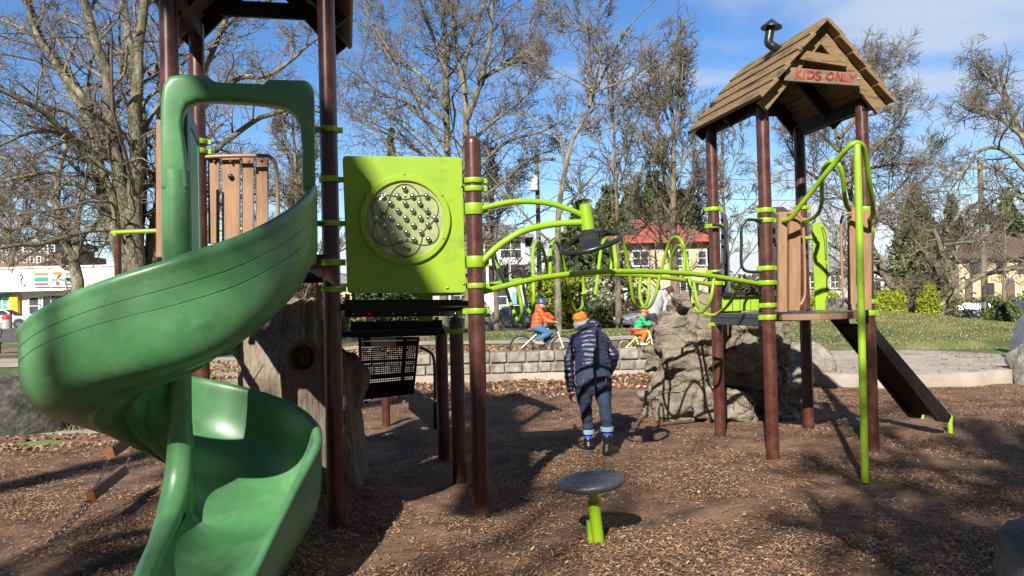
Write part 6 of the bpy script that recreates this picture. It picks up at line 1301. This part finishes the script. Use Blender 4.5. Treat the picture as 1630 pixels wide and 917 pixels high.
b.ell(U(175, 450, 8.38), (.095, .085, .10)); b.ell(U(270, 450, 8.38), (.095, .085, .10))
b.chain([U(172, 455, 8.44), U(176, 520, 8.45), kneeL, U(192, 660, 8.56), U(199, 728, 8.58)], [.108, .094, .068, .062, .056], 18); b.chain([U(275, 455, 8.44), U(282, 520, 8.40), kneeR, U(300, 655, 8.25), U(305, 712, 8.25)], [.108, .094, .068, .062, .056], 18)
jn = b.blob('jeans', JEAN, wom, voxel=.0085, smooth=3, disp=jd)
STC = mat('jean_stitching', (.30, .22, .12), rough=.8)
for pts in ([(128, 415), (122, 450), (140, 473), (165, 470), (175, 430)], [(244, 425), (243, 460), (262, 480), (290, 465), (300, 430)]):
    b = MB(); b.tube(spline([U(x, y, 8.262) for x, y in pts], 4), .0022, 5); b.build('pocket_stitching', STC, jn)
CUFF = cloth('denim_cuff', (.16, .24, .33)); SOCK = cloth('blue_sock', (.02, .05, .42)); BOOT = mat('black_leather', (.008, .008, .009), (.016, .015, .015), rough=.3, scale=10, bump=.15)
for a, c, f_ in ((U(198, 730, 8.58), U(207, 757, 8.59), fw), (U(304, 714, 8.25), U(307, 742, 8.24), V((.62, .78, 0)).normalized())):
    b = MB(); d = (U(0, 20, 8.5) - U(0, 0, 8.5)).normalized(); b.lathe([(.060, -.022), (.068, -.020), (.070, .022), (.062, .026), (.058, .0)], a, (0, 0, 1), 24); b.build('trouser_cuff', CUFF, wom)
    b = MB(); b.tube([a - V((0, 0, .02)), a - V((0, 0, .10))], .044, 16); b.build('sock', SOCK, wom)
    g_ = V((a.x, a.y, a.z)); hz = a.z - .085; lift = 0 if f_ is fw else .0; gz0 = H(a.x, a.y) + .005
    b = MB(); top = V((a.x, a.y, hz)); hl = V((a.x, a.y, gz0 + .05)) - f_ * .02
    b.chain([top, V((a.x, a.y, (hz + gz0) / 2 + .03)), hl], [.050, .048, .050], 16); b.chain([hl, hl + f_ * .09 + V((0, 0, .0)), hl + f_ * .185 - V((0, 0, .008))], [.050, .046, .036], 16)
    bt = b.blob('boot', BOOT, wom, voxel=.008, smooth=2)
    b = MB(); m_ = hl + f_ * .085; sd_v = V((-f_.y, f_.x, 0)); pts = []
    for t in range(20): an_ = 2 * math.pi * t / 20; pts.append(V((m_.x, m_.y, gz0 - .012)) + f_ * (.145 * math.cos(an_)) + sd_v * (.048 * math.sin(an_)))
    b.prism(pts, (0, 0, .026)); b.build('boot_sole', GTRIM, bt, bevel=.004)
PUFF = mat('navy_puffer', (.010, .010, .030), (.022, .022, .055), rough=.34, scale=7, bump=.5, bscale=22, spec=.6)
def quilt(p, n):
    z = p.z + .25 * max(0, p.y - 8.5); return .012 * (abs(math.sin(z * 60 + 1.7 * fbm(p, 4, 2))) ** .65 - .6) + .011 * fbm(p, 7, 3)
b = MB(); b.loft([(U(226, 388, 8.47), .195, .14), (U(224, 370, 8.48), .200, .142), (U(220, 300, 8.58), .180, .130), (U(214, 240, 8.68), .192, .13), (U(208, 205, 8.76), .185, .125), (U(202, 180, 8.82), .14, .11), (U(198, 160, 8.86), .10, .09), (U(192, 150, 8.88), .085, .08)], 28)
b.chain([shL + V((.05, 0, -.035)), elL, U(96, 420, 8.74), U(100, 492, 8.78)], [.080, .058, .052, .042], 16); b.chain([shR - V((.05, 0, .035)), elR, U(332, 350, 8.86), wrR], [.078, .060, .055, .046], 16)
b.chain([U(192, 150, 8.90), U(215, 128, 8.90), U(250, 140, 8.86), U(245, 158, 8.82)], [.055, .055, .045, .04], 14); b.chain([U(160, 155, 8.9), U(200, 152, 8.84), U(245, 158, 8.82)], [.045, .05, .04], 14)
jk = b.blob('jacket', PUFF, wom, voxel=.0085, smooth=2, disp=quilt)
def ribbed(p, n): return .0035 * math.sin(p.x * 420) + .003 * fbm(p, 20, 2)
b = MB(); b.ell(headc + V((.005, -.005, .005)), (.098, .112, .100), None, 24, 14); b.blob('knit_hat', cloth('grey_knit', (.24, .245, .25), bump=1, bs=70), wom, voxel=.006, smooth=1, disp=ribbed)
b = MB(); b.ell(U(152, 92, 8.99), (.084, .095, .064), None, 24, 14); b.ell(U(158, 78, 8.98), (.055, .055, .048)); b.blob('hat_top', cloth('orange_knit', (.46, .15, .01), bump=1, bs=60), wom, voxel=.006, smooth=1, disp=lambda p, n: .009 * fbm(p, 32, 3))

# --- bicycles
def bike(label, base_y, uv, frame_m, fork_m, r, Y):
    """uv: rear hub, front hub, bottom bracket, seat, head top, head bottom, bar"""
    rh, fh, bb, st, ht, hb, br = [P(u, v, Y) for u, v in uv]; root = thing('bicycle', label, 'bicycle', (bb.x, Y, rh.z - r))
    for hub in (rh, fh):
        b = MB(); b.tube([hub + V((math.cos(t) * r, 0, math.sin(t) * r)) for t in [2 * math.pi * i / 36 for i in range(36)]], .024 * r / .27, 10, closed=True); w_ = b.build('wheel', TYRE, root)
        b = MB(); b.tube([hub + V((math.cos(t) * r * .88, 0, math.sin(t) * r * .88)) for t in [2 * math.pi * i / 36 for i in range(36)]], .009, 6, closed=True)
        for i in range(20): t = 2 * math.pi * i / 20; b.tube([hub + V((0, .02 * (-1) ** i, 0)), hub + V((math.cos(t + .15) * r * .88, 0, math.sin(t + .15) * r * .88))], .0018, 4)
        b.tube([hub - V((0, .05, 0)), hub + V((0, .05, 0))], .018, 10); b.build('rim', RIM, w_)
    b = MB(); b.tube([st - V((0, 0, .05)), bb], .016, 10); b.tube([st.lerp(bb, .25), ht], .019, 10); b.tube([bb, hb], .022, 10); b.tube([ht, hb], .022, 10)
    for s in (-1, 1): b.tube([bb + V((0, s * .03, 0)), rh + V((0, s * .05, 0))], .011, 8); b.tube([st.lerp(bb, .25) + V((0, s * .02, 0)), rh + V((0, s * .05, 0))], .010, 8)
    b.build('frame', frame_m, root)
    b = MB()
    for s in (-1, 1): b.tube([hb + V((0, s * .045, 0)), hb.lerp(fh, .5) + V((.0, s * .05, 0)), fh + V((0, s * .05, 0))], .015, 8)
    b.tube([hb - V((0, .05, 0)), hb + V((0, .05, 0))], .02, 8); b.build('fork', fork_m, root)
    b = MB(); b.tube([ht, br], .014, 8); b.tube([br - V((.02, .26, 0)), br, br + V((-.02, .26, 0))], .012, 8); b.build('handlebar', GTRIM, root)
    for s in (-1, 1): b = MB(); b.tube([br + V((-.02, s * .26, 0)), br + V((-.012, s * .17, 0))], .018, 8); b.build('grip', TYRE, root)
    b = MB(); b.cap(st + V((-.09, 0, .02)), st + V((.10, 0, .025)), .05, .025); b.build('saddle', GTRIM, root)
    b = MB(); b.lathe([(.001, -.02), (.08, -.02), (.085, 0), (.08, .01), (.001, .01)], bb - V((0, .05, 0)), (0, 1, 0), 20); b.build('chainring', CHROME, root)
    for s, a in ((-1, .6), (1, .6 + math.pi)): b = MB(); e = bb + V((math.cos(a) * .13, s * .09, -math.sin(a) * .13)); b.tube([bb + V((0, s * .07, 0)), e], .010, 8); b.box(e + V((0, s * .04, 0)), (.09, .07, .02)); b.build('crank', GTRIM, root)
    return root, rh, fh, bb, st, br
C3 = lambda x, y: (800 + x / 7.638, 450 + y / 7.638)
Yb_ = 18.0
bk1, rh, fh, bb, st, br = bike('dark blue bicycle with a white fork ridden by the child in orange', 0, [C3(232, 790), C3(738, 790), C3(480, 790), C3(372, 585), C3(632, 520), C3(672, 605), C3(652, 428)], carpaint('bike_navy', (.015, .03, .08)), mat('bike_white', (.7, .7, .7), rough=.3), .262, Yb_)
Cp = lambda x, y, dy=0: P(*C3(x, y), Yb_ + dy)
def rider(label, hip, sh, head, hr, kneeN, footN, kneeF, footF, elN, haN, elF, haF, jm, tm, sm, hm, s=1.0, hoodm=None, fwd=V((1, 0, 0))):
    dyn, dyf = V((0, -.09, 0)) * s, V((0, .09, 0)) * s; shn, shf = sh + V((0, -.13, 0)) * s, sh + V((0, .13, 0)) * s
    b = MB(); b.loft([(hip, .09 * s, .11 * s), (hip.lerp(sh, .5), .085 * s, .11 * s), (sh, .07 * s, .12 * s)], 18); b.cap(sh, head, .045 * s, .045 * s); face(b, head, hr, fwd)
    b.chain([hip + dyn, kneeN, footN], [.075 * s, .05 * s, .035 * s]); b.chain([hip + dyf, kneeF, footF], [.075 * s, .05 * s, .035 * s]); b.chain([shn, elN, haN], [.04 * s, .032 * s, .022 * s]); b.chain([shf, elF, haF], [.04 * s, .032 * s, .022 * s])
    hand(b, haN, V((1, 0, .1)), V((0, 0, -1)), .85 * s, 1.3, 1); hand(b, haF, V((1, 0, .1)), V((0, 0, -1)), .85 * s, 1.3, -1)
    for f_ in (footN, footF): b.cap(f_ - V((.02, 0, .03)) * s, f_ + V((.10, 0, -.04)) * s, .03 * s, .025 * s)
    bd = b.blob('person', SKIN, None, voxel=.0085, smooth=1); tag(bd, label, 'person'); eyes(bd, head, hr, fwd)
    b = MB(); b.loft([(hip + V((-.01, 0, -.04)) * s, .13 * s, .145 * s), (hip.lerp(sh, .3), .13 * s, .15 * s), (hip.lerp(sh, .7), .12 * s, .15 * s), (sh, .10 * s, .14 * s), (sh + V((.01, 0, .06)) * s, .065 * s, .07 * s)], 20); b.ell(sh + V((-.03, 0, .05)) * s, (.09 * s, .10 * s, .07 * s))
    b.chain([shn, elN, elN.lerp(haN, .85)], [.068 * s, .056 * s, .042 * s], 14); b.chain([shf, elF, elF.lerp(haF, .85)], [.068 * s, .056 * s, .042 * s], 14)
    b.blob('jacket', jm, bd, voxel=.010, smooth=2, disp=lambda p, n: .007 * math.sin(p.z * 75) * .6 + .012 * fbm(p, 8, 3))
    b = MB(); b.ell(hip + V((0, 0, -.02)) * s, (.12 * s, .13 * s, .11 * s)); b.chain([hip + dyn, kneeN, footN + V((0, 0, .05)) * s], [.095 * s, .068 * s, .055 * s], 14); b.chain([hip + dyf, kneeF, footF + V((0, 0, .05)) * s], [.095 * s, .068 * s, .055 * s], 14)
    b.blob('trousers', tm, bd, voxel=.010, smooth=2, disp=lambda p, n: .008 * fbm(p, 9, 3))
    for f_ in (footN, footF): b = MB(); b.chain([f_ - V((.03, 0, .035)) * s, f_ + V((.05, 0, -.045)) * s, f_ + V((.12, 0, -.045)) * s], [.045 * s, .04 * s, .033 * s]); b.blob('shoe', sm, bd, voxel=.009, smooth=1)
    hc = head + V((-.005, 0, .03)) * s; b = MB(); b.ell(hc, (hr * 1.36, hr * 1.12, hr * 1.12), None, 24, 14); b.v = [(p[0], p[1], max(p[2], hc.z - hr * .15 - .25 * (p[0] - hc.x))) for p in b.v]; hl_ = b.build('helmet', hm, bd)
    b = MB(); b.chain([head + V((.0, -hr * .8, .02)), head + V((.02, -hr * .5, -hr * .95)), head + V((.02, hr * .5, -hr * .95)), head + V((0, hr * .8, .02))], [.008] * 4, 6); b.build('chin_strap', GTRIM, hl_)
    return bd, hl_
DBLUE = mat('helmet_blue', (.02, .055, .16), (.03, .08, .22), rough=.35, scale=12)
bd1, hl1 = rider('child in bright orange jacket, blue jeans and blue helmet riding along the wall', Cp(415, 545), Cp(440, 330), Cp(482, 262), .095, Cp(570, 615, -.10), Cp(432, 715, -.12), Cp(560, 650, .10), Cp(500, 770, .12), Cp(530, 455, -.2), Cp(622, 478, -.24), Cp(560, 400, .2), Cp(628, 440, .24),
    cloth('orange_nylon', (.72, .085, .015), rough=.5, bump=.4), cloth('child_denim', (.045, .11, .22)), cloth('tan_shoe', (.30, .24, .17)), DBLUE)
b = MB(); b.ell(Cp(462, 205, -.10), (.012, .006, .014), None, 8, 6); b.build('helmet_mark', TRIM, hl1)
C1 = lambda x, y: (980 + x / 3.527, 440 + y / 3.527)
Yc_ = 18.6; YEL = mat('bike_yellow', (.68, .62, .16), rough=.35)
bk2, *_ = bike('pale yellow child bicycle half hidden by the climbing rock', 0, [C1(55, 402), C1(212, 402), C1(132, 400), C1(112, 322), C1(182, 300), C1(195, 340), C1(196, 268)], YEL, YEL, .20, Yc_)
Dp = lambda x, y, dy=0: P(*C1(x, y), Yc_ + dy)
bd2, hl2 = rider('small child in green and red jacket and orange trousers on the yellow bicycle', Dp(120, 312), Dp(142, 232), Dp(160, 203), .085, Dp(168, 315, -.1), Dp(150, 372, -.1), Dp(165, 330, .1), Dp(165, 392, .1), Dp(168, 265, -.15), Dp(200, 270, -.2), Dp(175, 255, .15), Dp(202, 262, .2),
    cloth('green_fleece', (.02, .30, .12)), cloth('orange_cloth', (.55, .13, .02)), cloth('pale_shoe', (.55, .5, .5)), mat('helmet_orange', (.65, .07, .02), (.6, .2, .03), rough=.4, scale=14), .85)
b = MB(); b.tube([Dp(118, 300) + V((math.cos(t) * .125, math.sin(t) * .135, 0)) for t in [2 * math.pi * i / 24 for i in range(24)]], .035, 10, closed=True); b.build('jacket_hem', cloth('red_fleece', (.55, .03, .03)), bd2)
b = MB(); b.tube([Dp(143, 228) + V((math.cos(t) * .09, math.sin(t) * .10, 0)) for t in [2 * math.pi * i / 24 for i in range(24)]], .04, 10, closed=True); b.build('scarf', cloth('red_fleece', (.55, .03, .03)), bd2)
# --- man bending in grey hoodie
Ym = 19.3; Ep = lambda x, y, dy=0: P(*C1(x, y), Ym + dy)
def figure(label, hip, chest, shl, shr, neck_, head, hr, fwd, legs, arms, top_m, leg_m, shoe_m, hair_m=HAIRM, vox=.012, extra=None, name='person', hatm=None):
    b = MB(); b.loft([(hip - (chest - hip) * .15, .13, .10), (hip, .15, .11), (hip.lerp(chest, .5), .14, .10), (chest, .16, .11), (neck_.lerp(chest, .3), .11, .08)], 18); b.cap(neck_, head, .055, .05); face(b, head, hr, fwd)
    for h_, k_, f_ in legs: b.chain([h_, k_, f_], [.085, .055, .04]); b.cap(f_ - V((0, 0, .03)), f_ + V((fwd.x, fwd.y, 0)).normalized() * .13 - V((0, 0, .03)), .04, .03)
    for (s_, e_, w_) in arms: b.chain([s_, e_, w_], [.048, .038, .027]); hand(b, w_, (w_ - e_), V((fwd.x, fwd.y, -.3)), 1.0, .8, 1)
    bd = b.blob(name, SKIN, None, voxel=vox * .85, smooth=1); tag(bd, label, 'person'); eyes(bd, head, hr, fwd)
    b = MB(); b.loft([(hip - (chest - hip) * .12, .18, .135), (hip.lerp(chest, .4), .175, .13), (chest, .20, .14), (neck_.lerp(chest, .35), .15, .11), (neck_, .075, .075)], 20); b.ell(neck_ - V((fwd.x, fwd.y, 0)) * .05, (.10, .09, .06))
    for (s_, e_, w_) in arms: b.chain([s_, e_, e_.lerp(w_, .92)], [.075, .062, .045], 14)
    b.blob('top', top_m, bd, voxel=vox, smooth=2, disp=lambda p, n: .014 * fbm(p, 7, 3))
    b = MB(); b.ell(hip - (chest - hip) * .2, (.17, .13, .13))
    for h_, k_, f_ in legs: b.chain([h_, k_, f_ + V((0, 0, .04))], [.11, .078, .065], 14)
    b.blob('trousers', leg_m, bd, voxel=vox, smooth=2, disp=lambda p, n: .010 * fbm(p, 8, 3))
    for h_, k_, f_ in legs: b = MB(); d = V((fwd.x, fwd.y, 0)).normalized(); b.chain([f_ - V((0, 0, .03)) - d * .03, f_ + d * .15 - V((0, 0, .04))], [.05, .042]); b.blob('shoe', shoe_m, bd, voxel=.011, smooth=1)
    b = MB(); b.ell(head + V((0, 0, hr * .22)) - fwd * hr * .22, (hr * .92, hr * .98, hr * 1.0), None, 18, 12)
    if hatm: b.blob('cap', hatm, bd, voxel=.011, smooth=1)
    else: b.blob('hair', hair_m, bd, voxel=.011, smooth=1, disp=lambda p, n: .010 * fbm(p, 30, 3))
    return bd
gm_ = H(P(1040, 480, Ym).x, Ym)
hp_, ch_ = Ep(205, 205), Ep(240, 120); nk_, hd_ = Ep(282, 92), Ep(308, 88)
mf = V((.75, -.1, -.65)).normalized()
def gnd(p, dz=.08): return V((p.x, p.y, H(p.x, p.y) + dz))
figure('adult in a grey hooded top bending over behind the climbing rock', hp_, ch_, None, None, nk_, hd_, .105, mf, [(hp_ + V((0, -.09, -.1)), hp_ + V((.06, -.1, -.42)), gnd(hp_ + V((-.05, -.1, 0)))), (hp_ + V((0, .09, -.1)), hp_ + V((.1, .1, -.42)), gnd(hp_ + V((.2, .1, 0))))],
       [(ch_ + V((.1, -.16, .05)), Ep(285, 150, -.2), Ep(268, 205, -.3)), (ch_ + V((.1, .16, .05)), Ep(250, 180, .2), Ep(225, 250, .2))], cloth('grey_hoodie', (.27, .28, .30)), cloth('dark_trousers', (.02, .022, .03)), cloth('black_shoe', (.02, .02, .02)))
def stander(label, u, Y, h, top, leg, fwd=(0, -1), hatm=None, hair=HAIRM, arm=.0):
    x = P(u, 480, Y).x; g_ = H(x, Y); s = h / 1.7; f_ = V((fwd[0], fwd[1], 0)).normalized(); sd = V((-f_.y, f_.x, 0)); o = V((x, Y, g_)); Z = lambda z: V((0, 0, z * s))
    figure(label, o + Z(.95), o + Z(1.30), None, None, o + Z(1.45), o + Z(1.60), .105 * s, f_, [(o + sd * .09 + Z(.88), o + sd * .10 + Z(.48) + f_ * .03, o + sd * .11 + Z(.09)), (o - sd * .09 + Z(.88), o - sd * .10 + Z(.48) + f_ * .05, o - sd * .12 + Z(.09) + f_ * .06)],
           [(o + sd * .18 + Z(1.36), o + sd * .24 + Z(1.08), o + sd * (.22 - arm) + Z(.84 + arm) + f_ * (.08 + arm)), (o - sd * .18 + Z(1.36), o - sd * .24 + Z(1.08), o - sd * (.22 - arm) + Z(.84 + arm) + f_ * (.08 + arm))], top, leg, cloth('black_shoe', (.02, .02, .02)), hair, .018, hatm=hatm)
RH = mat('auburn_hair', (.22, .09, .045), (.32, .14, .07), rough=.6, scale=30)
stander('person in dark trousers standing beyond the path beneath the slide', 328, 28.5, 1.68, cloth('black_coat', (.02, .02, .022)), cloth('dark_trousers', (.02, .022, .03)), (.2, -1))
stander('person in a white cap and pink coat above the stump climber', 453, 25, 1.62, cloth('pink_coat', (.42, .16, .20)), cloth('grey_trousers', (.10, .10, .11)), (1, -.3), hatm=cloth('white_cap', (.7, .7, .7)))
stander('auburn haired person in a pale top right of the white cap', 470, 24, 1.52, cloth('pale_top', (.5, .42, .38)), cloth('child_denim', (.045, .11, .22)), (.6, -.8), hair=RH)
stander('person in a white top beside the tan plank and maroon post', 496, 24.5, 1.58, cloth('white_top', (.6, .58, .58)), cloth('blue_trousers', (.05, .14, .25)), (-1, -.3), hair=RH, arm=.25)
stander('person in a magenta coat seen under the middle deck', 586, 30, 1.25, cloth('magenta_coat', (.42, .08, .14)), cloth('dark_trousers', (.02, .022, .03)), (1, 0))
stander('person in teal puffer jacket cut off by the right edge behind the trailer', 1646, 15.9, 1.72, mat('teal_puffer', (.01, .13, .17), (.02, .18, .23), rough=.4, scale=7, bump=.5, bscale=20), cloth('dark_trousers', (.02, .022, .03)), (-.9, .2), arm=.0)
# child bicycle trailer at the right edge
Yt_ = 15.0; Tq = lambda u, v, dy=0: P(u, v, Yt_ + dy)
x0t = P(1607, 540, 15.4).x; zt0 = H(x0t + .4, Yt_)
tr_ = thing('child_trailer', 'blue and grey child trailer at the right edge behind the pale boulder', 'trailer', (x0t + .4, Yt_ + .3, zt0))
prof = [(0, .24), (.03, .42), (.17, .80), (.30, .93), (.75, .95), (1.0, .80), (1.08, .30), (.9, .20), (.15, .20)]
b = MB(); b.prism([V((x0t + x, Yt_, zt0 + z)) for x, z in prof], (0, .42, 0)); b.build('cabin', mat('trailer_grey', (.10, .11, .13), (.14, .15, .17), rough=.7, scale=10), tr_, bevel=.03)
b = MB(); b.prism([V((x0t + x, Yt_ - .012, zt0 + z)) for x, z in ((.01, .26), (.045, .44), (.13, .66), (.22, .62), (.18, .30))], (0, .01, 0)); b.build('side_flash', mat('trailer_blue', (.03, .30, .60), rough=.5), tr_)
b = MB(); b.prism([V((x0t + x, Yt_ - .012, zt0 + z)) for x, z in ((.26, .50), (.30, .84), (.70, .88), (.90, .72), (.92, .50))], (0, .01, 0)); b.build('mesh_window', mat('trailer_mesh', (.015, .03, .07), rough=.6), tr_)
b = MB(); b.beam((x0t - .02, Yt_ - .01, zt0 + .22), (x0t + 1.05, Yt_ - .01, zt0 + .20), .03, .05); b.build('bumper_tube', GTRIM, tr_)
for yy in (-.06, .48):
    hub = V((x0t + .62, Yt_ + yy, zt0 + .24)); b = MB(); b.tube([hub + V((math.cos(t) * .225, 0, math.sin(t) * .225)) for t in [2 * math.pi * i / 32 for i in range(32)]], .02, 10, closed=True)
    for i in range(12): t = 2 * math.pi * i / 12; b.tube([hub, hub + V((math.cos(t) * .22, 0, math.sin(t) * .22))], .003, 4)
    b.build('wheel', TYRE, tr_)
